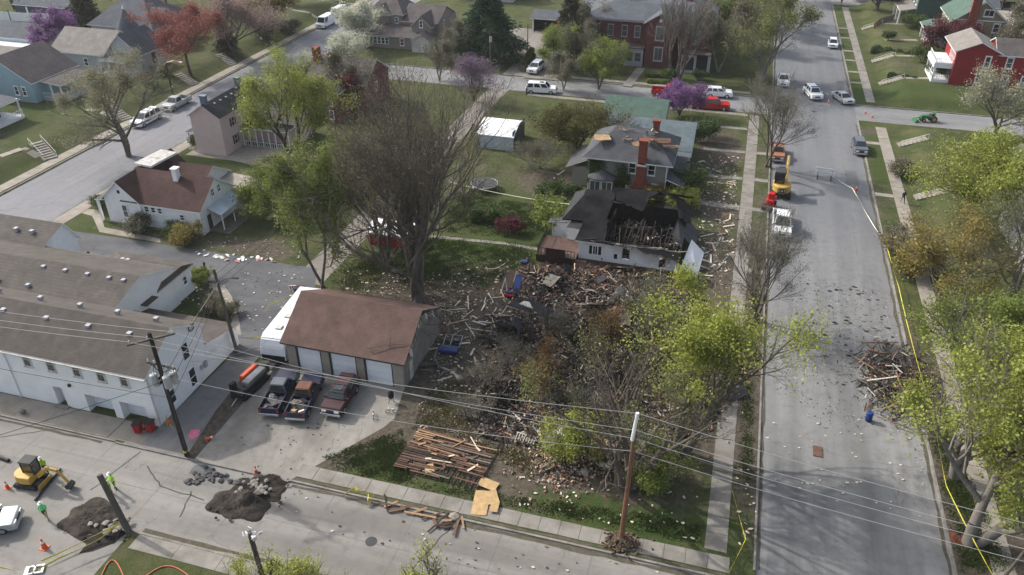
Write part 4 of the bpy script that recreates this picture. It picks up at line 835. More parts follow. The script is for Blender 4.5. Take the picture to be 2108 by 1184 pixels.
oh = thing('olive_house', 'olive tan house with green roof and tall brick chimney behind the red house', 'house', (44, 178, Z1))
gable(oh, 37.4, 46.5, 172.5, 184, Z1, 7.0, 10.4, 'y', 'olivesid', 'r_green', 'white', over=.6, rakes=.5)
part(oh, 'chimney', 'brick', (39.6, 41.1, 171.6, 172.5, Z1, 11.0)); part(oh, 'chimney_cap', 'offwhite', (39.5, 41.2, 171.5, 172.6, 11.0, 11.25))
for x in (41.9, 44.9): win(oh, 'S', x, 5.9, .9, 1.4, 172.5, 'white', fw=.16)
win(oh, 'S', 43.0, 8.5, 1.5, 1.0, 172.5, 'white', mid='v', fw=.16); part(oh, 'belt_board', 'white', (37.3, 46.6, 172.44, 172.5, 7.0, 7.2))
for y in (174, 176.5, 179): win(oh, 'W', y, 5.7, .8, 1.5, 37.4, 'white')
walls(oh, 34.2, 37.4, 173.5, 181, Z1, 2.4, 'greysid2'); hip(oh, 33.6, 37.4, 172.6, 181.5, 4.2, 5.4, 35, 37.3, 174.6, 179.5, 'r_green', 'white', .3)
for y in (172.8, 175.5, 178.2, 181): part(oh, 'porch_post', 'white', (33.7, 33.95, y, y+.25, Z1, 4.1))
gh_ = thing('green_house', 'dark green house with pale grey roof and white porch at the top right', 'house', (37, 196, Z1))
gable(gh_, 33.6, 40.8, 190, 200, Z1, 7.2, 9.6, 'y', 'greensid', 'r_taupe', 'white', over=.5); shed(gh_, [(30.4, 190.5, 4.2), (33.6, 190.5, 4.8), (33.6, 199, 4.8), (30.4, 199, 4.2)], roof='r_taupe')
for y in (190.7, 194.5, 198.6): part(gh_, 'porch_column', 'white', (30.5, 30.8, y, y+.3, Z1, 4.2))
for y in (192, 195, 198): win(gh_, 'W', y, 6, .8, 1.4, 33.6, 'white')
tg = thing('tan_roofed_garage', 'long low garage with beige roof behind the olive house', 'garage', (52, 190, Z1))
gable(tg, 47.5, 59, 185, 193, Z1, 4.0, 5.6, 'x', 'offwhite', 'r_tan', 'r_tan'); gable(tg, 51, 59, 180.5, 186, Z1, 3.4, 4.4, 'x', 'offwhite', 'r_tan', 'white')
bs = thing('small_grey_shed', 'small grey blue roofed shed with dark door at the top right', 'shed', (47, 200, Z1)); gable(bs, 43.5, 51, 198.5, 205, Z1, 4.2, 5.8, 'x', 'greysid2', 'r_lead', 'white'); part(bs, 'door', 'darkgrey', (47.5, 48.7, 198.42, 198.5, Z1, 3.8))
rb = thing('blue_grey_house', 'low slate roofed house at the right edge behind the white blossoming tree', 'house', (48, 115, Z1)); gable(rb, 40.5, 56, 108, 124, Z1, 4.4, 7.2, 'x', 'greysid2', 'r_lead', 'white'); gable(rb, 36.5, 43, 107, 114, Z1, 4.2, 6.2, 'y', 'greysid2', 'r_lead', 'white'); win(rb, 'S', 39.7, 3.0, 1.2, 1.2, 107, 'white')
rb2 = thing('pale_porch_house', 'pale house hidden behind the bright yellow green tree at the right', 'house', (40, 92, Z1)); gable(rb2, 31.5, 46, 84, 96, Z1, 4.6, 7.2, 'y', 'greysid2', 'r_grey', 'white'); win(rb2, 'S', 36, 3.2, .9, 1.3, 84, 'white'); win(rb2, 'W', 88, 3.2, .9, 1.3, 31.5, 'white')
rb3 = thing('shaded_house', 'house with dark roof behind the tree trunks at the lower right edge', 'house', (36, 62, Z1)); gable(rb3, 29.5, 44, 56, 70, Z1, 4.6, 7.0, 'y', 'tsiding', 'r_grey', 'white'); win(rb3, 'W', 62, 3.2, .9, 1.3, 29.5, 'white')
part_ = thing('patio', 'pale stone patio beside the trunks at the lower right', 'patio', (24, 41, 1.1))
for i in range(3):
    for j in range(3): MB().box(25.4+i*.95, 26.3+i*.95, 44.2+j*.85, 45.0+j*.85, .9, gz(26, 44)+.1+random.uniform(0, .02)).build('stone', M['slab2'], part_, world=True)
rb4 = thing('brown_roofed_house', 'brown roofed house at the very top right of the green house', 'house', (30, 228, .2)); gable(rb4, 30, 44, 224, 236, .12, 5.5, 8.5, 'x', 'brickwall', 'r_purple', 'white')

# ---- burnt house
bu = thing('burnt_house', 'white house gutted by fire with its roof burnt open and dark wooden deck', 'house', (-9, 80, .1))
holed(bu, -14.2, -3.2, .5, 2.85, 76.0, .2, [(-9.4,-8.6,1.1,2.5),(-10.3,-9.9,.9,1.6),(-5.4,-4.7,.6,1.9)], 'scorch' if 'scorch' in M else 'wsiding')
def scorch():
    t = NT('scorched_siding'); c0 = t.co(); sx = t.n('ShaderNodeSeparateXYZ'); t.l(c0, sx.inputs[0])
    n = t.noise(.7, 6, .7); n2 = t.noise(3, 5, .7, stretch=(1, 1, 4))
    k = t.math('ADD', t.math('MULTIPLY', t.math('ADD', sx.outputs[0], 12.5), .13), t.math('ADD', t.math('MULTIPLY', t.math('SUBTRACT', sx.outputs[2], 2.0), .6), t.math('MULTIPLY', t.math('SUBTRACT', n, .5), 1.6)))
    c = t.mix(t.ramp(k, [(.1, 0.), (.75, 1.)]), (.68,.70,.72), t.mix(n2, (.30,.29,.29), (.52,.50,.49)))
    c = t.mix(t.ramp(k, [(.8, 0.), (1.15, .9)]), c, (.05,.045,.04))
    saw = t.math('FRACT', t.math('DIVIDE', sx.outputs[2], .14)); t.bump(saw, .4, .02)
    return t.fin(c, .8, .2)
M['scorch'] = scorch()
def charshingle():
    t = NT('charred_shingles'); n = t.noise(.5, 6, .7); f = t.noise(6, 4, .7)
    c = t.mix(t.ramp(n, [(.4, 0.), (.6, 1.)]), (.006,.006,.007), (.02,.021,.024)); c = t.mix(t.math('MULTIPLY', f, .5), c, (.015,.015,.016)); t.bump(f, .7, .05)
    return t.fin(c, .95, .06)
M['charroof'] = charshingle()
for o in bu.children: o.data.materials[0] = M['scorch']
part(bu, 'foundation', 'woodred', (-14.1, -3.2, 75.95, 76.2, .05, .5))
part(bu, 'wall', 'wsiding', (-14.2, -14.0, 76.2, 79, .4, 2.85)); part(bu, 'wall', 'wsiding', (-16.2, -16.0, 79.0, 84, .3, 3.6), (-16.0, -14.0, 78.9, 79.0, .3, 3.6))
part(bu, 'charred_wall', 'char', (-3.4, -3.2, 76.2, 85.2, .3, 2.4)); part(bu, 'charred_wall', 'char', (-16.0, -3.2, 85.2, 85.4, .3, 3.2)); part(bu, 'charred_wall', 'char', (-11.7, -11.55, 76.2, 85.2, .3, 2.5)); part(bu, 'charred_floor', 'char', (-14, -3.4, 76.2, 85.2, .3, .4))
part(bu, 'charred_wall', 'charbrown', (-11.5, -7.6, 81.3, 81.45, .4, 2.2)); part(bu, 'charred_wall', 'charbrown', (-7.6, -7.45, 77.5, 81.3, .4, 1.9))
win(bu, 'S', -12.35, 1.75, .45, 1.0, 76.0, 'white', sill=False, mid='v', shut='black'); 
mb = MB(); mb.box(-9.5, -8.5, 75.93, 76.0, 2.5, 2.6); mb.box(-9.5, -9.4, 75.93, 76.0, 1.1, 2.5); mb.box(-8.6, -8.5, 75.93, 76.0, 1.1, 2.5); mb.build('window_frame', M['offwhite'], bu, world=True)
# remaining roof
mb = MB(); mb.slab([(-16.7,78.5,3.75),(-11.9,78.7,3.8),(-11.6,82.5,4.95),(-15.2,82.5,4.9)], .14, 0, 0); mb.slab([(-15.2,82.5,4.9),(-11.6,82.5,4.95),(-11.8,84.6,5.1),(-15.2,84.4,4.9)], .14, 0, 0); mb.build('roof', [M['charroof'], M['white']], bu, world=True)
mb = MB(); mb.slab([(-16.7,78.5,3.75),(-15.2,82.5,4.9),(-15.2,84.4,4.9),(-16.7,85.6,3.75)], .14, 0, 1); mb.build('roof', [M['r_dark'], M['r_dark']], bu, world=True)
mb = MB(); mb.slab([(-14.6,75.6,2.85),(-11.4,75.6,2.85),(-11.5,77.4,3.6),(-11.7,79.2,4.0),(-14.2,79.0,3.9)], .14, 0, 1); mb.build('lower_roof', [M['charroof'], M['white']], bu, world=True)
mb = MB(); mb.slab([(-16.0,77.6,3.2),(-14.2,77.5,3.2),(-14.1,78.9,3.6),(-15.6,79.0,3.6)], .1, 0, 1); mb.build('porch_roof', [M['r_dark'], M['white']], bu, world=True)
random.seed(8)
def ragged(pts, n=5, j=.18):
    out = []
    for a, b in zip(pts, pts[1:]+pts[:1]):
        a = Vector(a); b = Vector(b)
        for i in range(n): p = a.lerp(b, i/n); out.append(tuple(p+Vector((random.uniform(-j, j), random.uniform(-j, j), random.uniform(-j, j)*.3))))
    return out
for pts in ([(-11.9,83.0,4.8),(-9.8,82.2,4.6),(-8.2,81.6,4.3),(-8.0,83.4,4.9),(-6.8,85.2,5.3),(-12.2,85.0,5.3)], [(-4.0,82.2,3.9),(-2.9,81.6,3.6),(-2.8,85.4,3.8),(-5.0,85.3,5.1),(-6.6,85.2,5.3),(-5.0,84,5.0)]):
    mb = MB(); mb.slab(ragged(pts), .12, 0, 1); mb.build('charred_roof', [M['charroof'], M['char']], bu, world=True)
mb = MB(); mb.slab(ragged([(-6.8,85.1,5.3),(-12.2,85.0,5.3),(-12.4,88.2,3.6),(-3.0,88.2,3.6),(-4.8,85.4,5.1)], 4, .1), .12); mb.build('charred_roof', M['charroof'], bu, world=True)
mb = MB(); mb.slab([(-3.4,80.3,2.6),(-2.0,80.2,1.2),(-1.9,84.2,1.2),(-3.2,84.3,2.9)], .08); mb.build('collapsed_side_roof', M['r_grey'], bu, world=True)
mb = MB(); mb.slab([(-4.6,79.4,3.2),(-3.3,77.6,2.6),(-3.3,82.0,2.7),(-4.3,82.4,3.6)], .08); mb.build('collapsed_side_roof', M['darkgrey'], bu, world=True)
for k in range(22):   # rafters
    x = -11.3+k*.36; y0 = 76.2+random.random()*1.5; mb = MB(); mb.bar((x, y0, 2.3+random.random()*.6), (x+random.uniform(-.5,.5), y0+random.uniform(2.5,4.8), 2.6+random.random()*1.3-(1.4 if k%3 == 0 else 0)), .09, .18); mb.build('charred_rafter', M['char' if k%2 else 'charbrown'], bu, world=True)
mb = MB()
for k in range(1500):
    x = random.uniform(-13.6,-3.7) if k%5 else random.uniform(-11.3,-4); y = random.uniform(76.4,84.8); z = .45+abs(random.gauss(0,.45))+.6*math.exp(-((x+7)/3)**2-((y-79)/2.5)**2); L = random.uniform(.2,1.5)
    R_ = Euler((random.uniform(-.8,.8), random.uniform(-.8,.8), random.uniform(0,3.1))).to_matrix(); mb.obox((x,y,z), (L, random.uniform(.06,.28), random.uniform(.03,.1)), R_, random.choices([0,1,2,3,4], [10,7,3,1,1.4])[0])
mb.build('burnt_contents', [M['char'], M['charbrown'], M['woodgrey'], M['insul'], M['woodwhite']], bu, world=True, kind='stuff')
for k in range(14):
    x = -14.1+random.random()*10.8; mb = MB(); mb.bar((x, 75.7+random.random()*.3, 2.9+random.random()*.1), (x+random.uniform(.8,2), 75.8+random.random()*.5, 2.85+random.uniform(-.2,.3)), .18, .05); mb.build('eave_board', M[random.choice(['char','charbrown','woodgrey'])], bu, world=True)
for x in (-14, -11.6): part(bu, 'wall_top', 'char', (x, x+.1, 76.3, 82, 2.85, 2.95))
# deck with railings
part(bu, 'deck_floor', 'deckfloor', (-18.6, -14.25, 74.8, 79.3, .9, 1.0)); part(bu, 'deck_skirt', 'deckwood', (-18.6, -14.25, 74.7, 74.8, .05, 1.0), (-18.7, -18.6, 74.8, 79.3, .05, 1.0))
railing(bu, (-18.55, 74.9, 1.0), (-18.55, 79.3, 1.0), 1.0, 'char', name='deck_railing'); railing(bu, (-18.5, 74.85, 1.0), (-14.4, 74.85, 1.0), .8, 'deckwood', name='deck_railing'); part(bu, 'deck_screen', 'deckwood', (-17.6, -15.4, 74.6, 74.68, .1, 2.0)); part(bu, 'deck_lattice', 'stone', (-15.4, -14.9, 74.66, 74.69, 1.1, 1.6))
mb = MB(); mb.slab([(-14.2,73.6,.2),(-13.1,73.6,.2),(-13.1,74.8,1.0),(-14.2,74.8,1.0)], .15); mb.build('deck_steps', M['deckwood'], bu, world=True)
part(bu, 'side_annex', 'wsiding', (-18.2, -16.2, 80.2, 82.6, .1, 2.3)); shed(bu, [(-18.6, 79.9, 2.4), (-16.1, 79.9, 2.9), (-16.1, 82.8, 2.9), (-18.6, 82.8, 2.4)], name='annex_roof')
wp = tag(MB().slab([(-3.2+.2,75.9,1.3),(-1.2,75.5,.3),(-.9,79.0,1.6),(-2.4,79.2,2.9)], .08, 0, 0).build('fallen_sheet', M['sheet']), 'big bright white panel leaning against the right end of the burnt house', 'panel')
fp = tag(MB().slab([at(1042,628,.7)+(.7,), at(1120,655,.3)+(.3,), at(1143,642,.9)+(.9,), at(1100,618,1.3)+(1.3,), at(1070,612,1.2)+(1.2,)], .12, 0, 1).build('fallen_roof', [M['r_dark'], M['offwhite']]), 'fallen dark shingled roof section with pale edge lying by the swings', 'roof section')
# ================================================================ TREES AND SHRUBS
def nrm(v): return v/np.maximum(np.linalg.norm(v, axis=-1, keepdims=True), 1e-6)
def rot_off(rng, d, ang):
    r = rng.normal(size=d.shape); p = nrm(np.cross(d, r)); a = ang[:, None]
    return nrm(d*np.cos(a)+p*np.sin(a))
def tubes(P0, P1, R0, R1, n):
    d = nrm(P1-P0); ref = np.where(np.abs(d[:, 2:3]) > .9, np.array([[1., 0, 0]]), np.array([[0, 0, 1.]]))
    u = nrm(np.cross(d, ref)); v = np.cross(d, u); a = np.arange(n)*2*math.pi/n
    ring = u[:, None, :]*np.cos(a)[None, :, None]+v[:, None, :]*np.sin(a)[None, :, None]
    A = P0[:, None, :]+ring*R0[:, None, None]; B = P1[:, None, :]+ring*R1[:, None, None]
    V = np.concatenate([A, B], 1).reshape(-1, 3); N = len(P0); base = np.arange(N)[:, None]*2*n; i = np.arange(n)[None, :]; j = (i+1) % n
    return V, np.stack([base+i, base+j, base+j+n, base+i+n], -1).reshape(-1, 4)
def growtree(seed, H, R, stems=1, lev=(5, 6, 6, 5), spread=.7, up=.12, wob=.13, trunk=.35, trunkfrac=.3, lenr=.62, rootspread=.0, ang=(.5, .9), lean=(0, 0), droop=0.0, twigr=.014, shape='round', cbase=.25):
    rng = np.random.default_rng(seed)
    p = np.zeros((stems, 3)); p[:, :2] = rng.normal(size=(stems, 2))*rootspread
    th = rng.uniform(0, 6.28)+np.arange(stems)*2*math.pi/max(1, stems); ti = rng.uniform(.15, .4, stems)*(1 if stems > 1 else .3)
    d = nrm(np.stack([np.cos(th)*ti+lean[0], np.sin(th)*ti+lean[1], np.ones(stems)], 1)); L = np.full(stems, H*(trunkfrac if stems == 1 else trunkfrac*1.5)); r = np.full(stems, trunk)
    levels = []
    for li in range(len(lev)+1):
        ns = (5, 4, 4, 3, 3, 2)[min(li, 5)]; pts = [p]; dd = d; rr = [r]
        for k in range(ns):
            dd = nrm(dd+rng.normal(size=dd.shape)*wob+np.array([0, 0, up if li else up*1.2])-np.array([0, 0, droop*(li >= 2)])); pts.append(pts[-1]+dd*(L/ns)[:, None]); rr.append(r*(1-.58*(k+1)/ns))
        levels.append((np.stack(pts, 1), np.stack(rr, 1)))
        if li == len(lev): break
        nc = lev[li]; N = len(p); PT, RR = levels[-1]
        t = (.45 if li == 0 and stems == 1 else .2)+(1-(.45 if li == 0 and stems == 1 else .2))*(np.arange(nc)[None, :]+rng.uniform(.2, 1, (N, nc)))/nc; t = np.clip(t, 0, .999)
        f = t*ns; i0 = f.astype(int); fr = (f-i0)[..., None]; ar = np.arange(N)[:, None]
        cp = PT[ar, i0]*(1-fr)+PT[ar, i0+1]*fr; cd = nrm(PT[ar, i0+1]-PT[ar, i0]); cr = RR[ar, i0]*(.58 if li else .6); cl = L[:, None]*lenr*rng.uniform(.65, 1.15, (N, nc))*(1.15-.45*t)*(1.5 if li == 0 else 1)
        a = rng.uniform(*ang, (N, nc)); a[:, -1] *= .45
        p = cp.reshape(-1, 3); d = rot_off(rng, cd.reshape(-1, 3), a.reshape(-1)); L = cl.reshape(-1); r = np.maximum(cr.reshape(-1), twigr)
    allp = np.concatenate([x[0].reshape(-1, 3) for x in levels]); top = np.percentile(allp[:, 2], 99.5)
    c = levels[-1][0].reshape(-1, 3); cen = np.median(c[:, :2], 0); rad = np.percentile(np.linalg.norm(c[:, :2]-cen, axis=1), 93)
    sx = R/rad; sz = H/top; cenk = np.array([0., 0.])
    out = []
    for PT, RR in levels:
        q = PT.copy(); w = np.clip(q[..., 2]/top, 0, 1)[..., None]
        k = 1+(sx-1)*np.clip(w*2.2, 0, 1); q[..., :2] = (q[..., :2]-cen*np.clip(w, 0, 1)*(0 if lean != (0, 0) else 1))*k; q[..., 2] *= sz
        out.append((q, RR))
    return out, rng
def segs(PT, RR):
    return PT[:, :-1].reshape(-1, 3), PT[:, 1:].reshape(-1, 3), RR[:, :-1].reshape(-1), RR[:, 1:].reshape(-1)
TRI = [0]
def tree_meshes(seed, H, R, bark, leaf=None, nleaf=0, lsize=.16, leafjit=.25, leafmin=.0, clump=.5, twigmat=None, solid=2, **kw):
    lv, rng = growtree(seed, H, R, **kw); nleaf = int(nleaf*1.6); lsize *= .64
    VV = []; FF = []; n0 = 0
    for i, (PT, RR) in enumerate(lv[:solid+1]):
        V, Fc = tubes(*segs(PT, RR), (9, 6, 5)[min(i, 2)]); VV.append(V); FF.append(Fc+n0); n0 += len(V)
    trunk = npmesh('trunk', np.concatenate(VV), np.concatenate(FF), [bark], True)
    VV = []; FF = []; n0 = 0
    for i, (PT, RR) in enumerate(lv[solid+1:]):
        V, Fc = tubes(*segs(PT, RR), 3); VV.append(V); FF.append(Fc+n0); n0 += len(V)
    twigs = npmesh('twigs', np.concatenate(VV), np.concatenate(FF), [twigmat or bark]) if VV else None
    crown = None
    if leaf is not None and nleaf:
        src = np.concatenate([lv[-1][0][:, 1:].reshape(-1, 3), lv[-2][0][:, 2:].reshape(-1, 3)]); src = src[src[:, 2] > leafmin*H]
        ph = rng.uniform(0, 6, (6,)); fq = 2.6/max(R, 1)*1.6
        s = np.sin(src[:, 0]*fq+ph[0])+np.sin(src[:, 1]*fq*1.2+ph[1])+np.sin(src[:, 2]*fq*1.1+ph[2])+np.sin((src[:, 0]-src[:, 1])*fq*1.9+ph[3])+np.sin((src[:, 2]+src[:, 0])*fq*2.3+ph[4])
        w = np.exp(s*clump); w /= w.sum(); idx = rng.choice(len(src), nleaf, p=w)
        c = src[idx]+rng.normal(size=(nleaf, 3))*leafjit; nn = nrm(rng.normal(size=(nleaf, 3))+np.array([0, 0, .6])); u = nrm(np.cross(nn, rng.normal(size=(nleaf, 3)))); v = np.cross(nn, u)
        sz = lsize*np.exp(rng.normal(size=(nleaf, 1))*.3); V = np.stack([c-u*sz*.5-v*sz*.28, c+u*sz*.1-v*sz*.5, c+u*sz*.6+v*sz*.1, c-u*sz*.1+v*sz*.5], 1).reshape(-1, 3)
        crown = npmesh('crown', V, np.arange(nleaf*4).reshape(-1, 4), [leaf])
    for m, k in ((trunk, 2), (twigs, 2), (crown, 2)):
        if m: TRI[0] += len(m.polygons)*k
    return trunk, twigs, crown
def plant(name, label, cat, xy, ms, rz=0, scale=1, group=None, z=None, parts=('trunk', 'twigs', 'crown')):
    x, y = xy; r = thing(name, label, cat, (x, y, (gz(x, y) if z is None else z)-.05), rz, group)
    for nme, m in zip(parts, ms):
        if m: link(nme, m, r, kind=None if nme in ('trunk', 'limbs') else 'stuff')
    r.scale = (scale,)*3 if isinstance(scale, (int, float)) else scale
    return r
bk_dark = barkmat('dark_bark', (.085,.075,.064)); bk_mid = barkmat('grey_brown_bark', (.13,.115,.10)); bk_pale = barkmat('pale_bark', (.19,.175,.155))
tw_grey = barkmat('grey_twigs', (.22,.205,.185)); tw_brown = barkmat('brown_twigs', (.13,.112,.09)); tw_olive = barkmat('olive_twigs', (.13,.125,.075))
lf_bright = leafmat('bright_new_leaf', (.26,.30,.05), (.38,.41,.095)); lf_green = leafmat('spring_green_leaf', (.14,.185,.04), (.24,.29,.07)); lf_olive = leafmat('olive_leaf', (.13,.15,.05), (.21,.22,.085))
lf_dull = leafmat('dull_bud', (.13,.125,.085), (.21,.20,.14)); lf_bud = leafmat('pale_bud', (.20,.20,.12), (.30,.29,.19)); lf_gold = leafmat('golden_bud', (.21,.175,.05), (.31,.26,.085)); lf_rust = leafmat('rusty_leaf', (.16,.085,.035), (.23,.14,.05))
lf_red = leafmat('red_bud', (.22,.075,.062), (.30,.12,.095)); lf_purple = leafmat('redbud_blossom', (.19,.09,.235), (.27,.145,.31)); lf_pink = leafmat('pink_blossom', (.30,.22,.20), (.38,.28,.25)); lf_white = leafmat('white_blossom', (.48,.50,.38), (.62,.63,.52))
lf_con = leafmat('conifer_needle', (.018,.05,.025), (.04,.09,.04), .1); lf_cedar = leafmat('cedar_needle', (.05,.055,.035), (.085,.085,.05), .1); lf_maroon = leafmat('maroon_leaf', (.10,.025,.035), (.16,.05,.055)); lf_darkgreen = leafmat('dark_shrub_leaf', (.045,.075,.02), (.09,.13,.035), .2)
lf_lime = leafmat('lime_leaf', (.20,.24,.045), (.34,.37,.085))
# big bare tree in the middle
plant('bare_tree', 'tallest bare tree with many upright limbs in the middle, beyond the brown garage roof', 'tree', at(860,618),
      tree_meshes(11, 23.5, 10.2, bk_mid, lf_dull, 15000, .12, .35, .3, .4, tw_brown, stems=5, lev=(5,6,6,5), trunk=.43, trunkfrac=.34, lenr=.68, rootspread=.5, ang=(.38,.85), up=.09, wob=.15, solid=2, twigr=.02))
plant('ivy_tree', 'slender bare tree standing just left of the tallest bare tree', 'tree', at(800,560),
      tree_meshes(12, 17.5, 6.0, bk_dark, lf_olive, 5000, .16, .4, .2, .6, tw_brown, stems=2, lev=(5,6,5,4), trunk=.26, trunkfrac=.38, lenr=.6, ang=(.35,.7), up=.1, twigr=.018))
# green trees left of it
plant('weeping_green_tree', 'tall narrow green tree with two pale stems at the end of the asphalt lot', 'tree', at(660,592),
      tree_meshes(13, 15.5, 3.2, bk_mid, lf_green, 18000, .19, .42, .12, .45, tw_olive, stems=2, lev=(7,6,5,4), trunk=.17, trunkfrac=.5, lenr=.5, ang=(.5,1.0), up=.06, rootspread=.35, twigr=.014))
plant('green_tree', 'loose olive green tree behind the narrow green tree', 'tree', at(700,500),
      tree_meshes(14, 13.0, 4.6, bk_dark, lf_olive, 15000, .2, .5, .15, .4, tw_olive, stems=1, lev=(6,6,5,4), trunk=.24, trunkfrac=.36, lenr=.6, ang=(.5,.9)))
plant('bright_green_tree', 'yellow green leafed tree with dark forked trunk behind the pink house', 'tree', at(612,352),
      tree_meshes(15, 15.5, 6.6, bk_dark, lf_lime, 16000, .25, .5, .3, .75, tw_grey, stems=2, lev=(5,6,5,4), trunk=.34, trunkfrac=.3, lenr=.62, ang=(.45,.85), up=.1, rootspread=.3))
plant('low_green_tree', 'low mid green tree on the lawn right of the white cottage', 'tree', at(565,440),
      tree_meshes(16, 6.2, 4.0, bk_dark, lf_green, 11000, .2, .4, .1, .6, tw_olive, stems=2, lev=(5,5,5,4), trunk=.15, trunkfrac=.3))
# wrecked-lot trees in front
plant('scorched_tree', 'thick trunked half burnt tree standing over the rubble with brown leaves', 'tree', at(1290,1005),
      tree_meshes(17, 13.5, 7.2, bk_mid, lf_olive, 3200, .15, .4, .35, .9, tw_brown, stems=4, lev=(4,4,5,4), trunk=.34, trunkfrac=.34, lenr=.62, ang=(.4,.8), up=.07, rootspread=.35, twigr=.014))
plant('bright_yellow_green_tree', 'large bright yellow green tree at the right side of the rubble', 'tree', at(1395,938),
      tree_meshes(18, 14.4, 5.9, bk_mid, lf_bright, 13500, .19, .38, .42, .95, tw_olive, stems=3, lev=(4,5,5,4), trunk=.33, trunkfrac=.32, lenr=.64, ang=(.4,.85), up=.1, lean=(.26,.0), rootspread=.3))
plant('sprouting_bush', 'green sprouting bush round the foot of the scorched tree', 'bush', at(1340,985), tree_meshes(19, 2.6, 2.6, bk_dark, lf_green, 9000, .16, .3, 0, .5, tw_olive, stems=5, lev=(5,5,4), trunk=.05, trunkfrac=.5, rootspread=.6, solid=0))
plant('sprouting_bush', 'tall green sprouting bush left of the scorched trunk', 'bush', at(1185,950), tree_meshes(20, 4.2, 2.2, bk_dark, lf_lime, 6000, .17, .3, 0, .6, tw_olive, stems=5, lev=(5,5,4), trunk=.06, trunkfrac=.5, rootspread=.5, solid=0))
plant('sapling', 'thin bare sapling rising in front of the fallen roof section', 'tree', at(1110,720), tree_meshes(21, 6, 1.5, bk_dark, None, 0, stems=2, lev=(5,5,4), trunk=.07, trunkfrac=.6, ang=(.3,.6), twigmat=tw_brown))
plant('brown_tree', 'small rust brown leafed tree over the burnt ruins', 'tree', at(1240,760), tree_meshes(22, 7, 2.8, bk_dark, lf_rust, 2600, .13, .35, .2, .6, tw_brown, stems=2, lev=(4,5,5,4), trunk=.16, trunkfrac=.35))
plant('olive_tree', 'grey olive budding tree in front of the burnt house wall', 'tree', at(1330,700), tree_meshes(23, 6.5, 3.6, bk_mid, lf_olive, 2600, .13, .35, .2, .6, tw_grey, stems=3, lev=(4,5,5,4), trunk=.15, trunkfrac=.35))
plant('brown_tree', 'rust coloured small tree at the left edge of the rubble', 'tree', at(1120,815), tree_meshes(24, 4.5, 2.4, bk_dark, lf_rust, 2500, .15, .35, .2, .6, tw_brown, stems=2, lev=(5,6,5,4), trunk=.12, trunkfrac=.35))
# kerbside trees of the main road
bare = tree_meshes(25, 11.5, 4.4, bk_mid, lf_dull, 9000, .1, .3, .4, .3, tw_grey, stems=3, lev=(5,5,6,5), trunk=.15, trunkfrac=.4, lenr=.62, ang=(.25,.6), up=.05, wob=.08, rootspread=.2, twigr=.014)
plant('bare_street_tree', 'leafless grey tree on the verge between the rubble and the road', 'tree', at(1555,660), bare, 0.4)
plant('bare_street_tree', 'leafless grey tree on the verge below the side street crossing', 'tree', at(1578,345), bare, 2.1, 1.1)
plant('budding_street_tree', 'pale green budding tree beyond the parked red pickup', 'tree', at(1570,165), tree_meshes(26, 15, 7.5, bk_pale, lf_olive, 13000, .24, .5, .3, .7, tw_grey, stems=2, lev=(5,6,5,4), trunk=.34, trunkfrac=.3, ang=(.45,.85)), 1.0)
plant('budding_street_tree', 'yellow green budding tree at the top left of the main road', 'tree', at(1560,60), tree_meshes(27, 14, 7.5, bk_pale, lf_lime, 12000, .28, .5, .3, .7, tw_grey, stems=2, lev=(5,6,5,4), trunk=.3, trunkfrac=.3, ang=(.45,.85)), 1.0)
plant('bare_yard_tree', 'leafless grey brown tree in front of the brick mansion', 'tree', at(1395,165), tree_meshes(28, 14.5, 4.8, bk_mid, None, 0, stems=4, lev=(5,6,6,4), trunk=.3, trunkfrac=.42, ang=(.25,.55), up=.12, rootspread=.5, twigmat=tw_grey, twigr=.03), 0)
# right-hand trees
plant('tall_green_tree', 'green leafed tree with forked grey trunk right of the debris pile', 'tree', at(1965,985), tree_meshes(29, 12.5, 5.2, bk_pale, lf_lime, 13000, .22, .45, .3, .75, tw_grey, stems=3, lev=(4,5,6,4), trunk=.32, trunkfrac=.34, ang=(.45,.85), rootspread=.35, lean=(.1,.08)))
plant('tall_green_tree', 'lime leafed tree with thick leaning trunk at the lower right', 'tree', at(1998,1122), tree_meshes(30, 15.5, 6.4, bk_pale, lf_lime, 13000, .22, .45, .3, .8, tw_grey, stems=2, lev=(4,5,6,4), trunk=.42, trunkfrac=.36, ang=(.45,.85), rootspread=.25, lean=(.12,.06)))
plant('golden_tree', 'golden brown budding tree on the verge right of the main road', 'tree', at(1925,640), tree_meshes(31, 10.5, 5.5, bk_mid, lf_gold, 12000, .18, .4, .2, .6, tw_grey, stems=2, lev=(5,6,6,4), trunk=.25, trunkfrac=.32))
plant('grey_twig_tree', 'pale grey twigged tree among the greener trees at the right edge', 'tree', at(2070,640), tree_meshes(32, 12, 6.2, bk_pale, lf_olive, 9000, .16, .4, .3, .6, tw_grey, stems=3, lev=(5,6,6,4), trunk=.24, trunkfrac=.34))
plant('rust_tipped_tree', 'green and rust tinged tree behind the debris pile by the road', 'tree', at(1985,790), tree_meshes(33, 9.5, 4.8, bk_pale, lf_green, 9000, .18, .4, .15, .6, tw_olive, stems=2, lev=(5,6,5,4), trunk=.22, trunkfrac=.32))
plant('bright_round_tree', 'broad bright olive green tree at the right below the blue grey roof', 'tree', at(2010,500), tree_meshes(34, 11, 7.4, bk_mid, lf_lime, 22000, .24, .5, .1, .5, tw_olive, stems=3, lev=(6,6,5,4), trunk=.28, trunkfrac=.3))
plant('white_blossom_tree', 'creamy white blossoming tree in front of the red house', 'tree', at(2040,300), tree_meshes(35, 9.5, 6.2, bk_mid, leafmat('grey_white_blossom', (.27,.27,.18), (.40,.40,.30)), 10000, .22, .45, .2, .8, tw_olive, stems=2, lev=(5,6,5,4), trunk=.24, trunkfrac=.3))
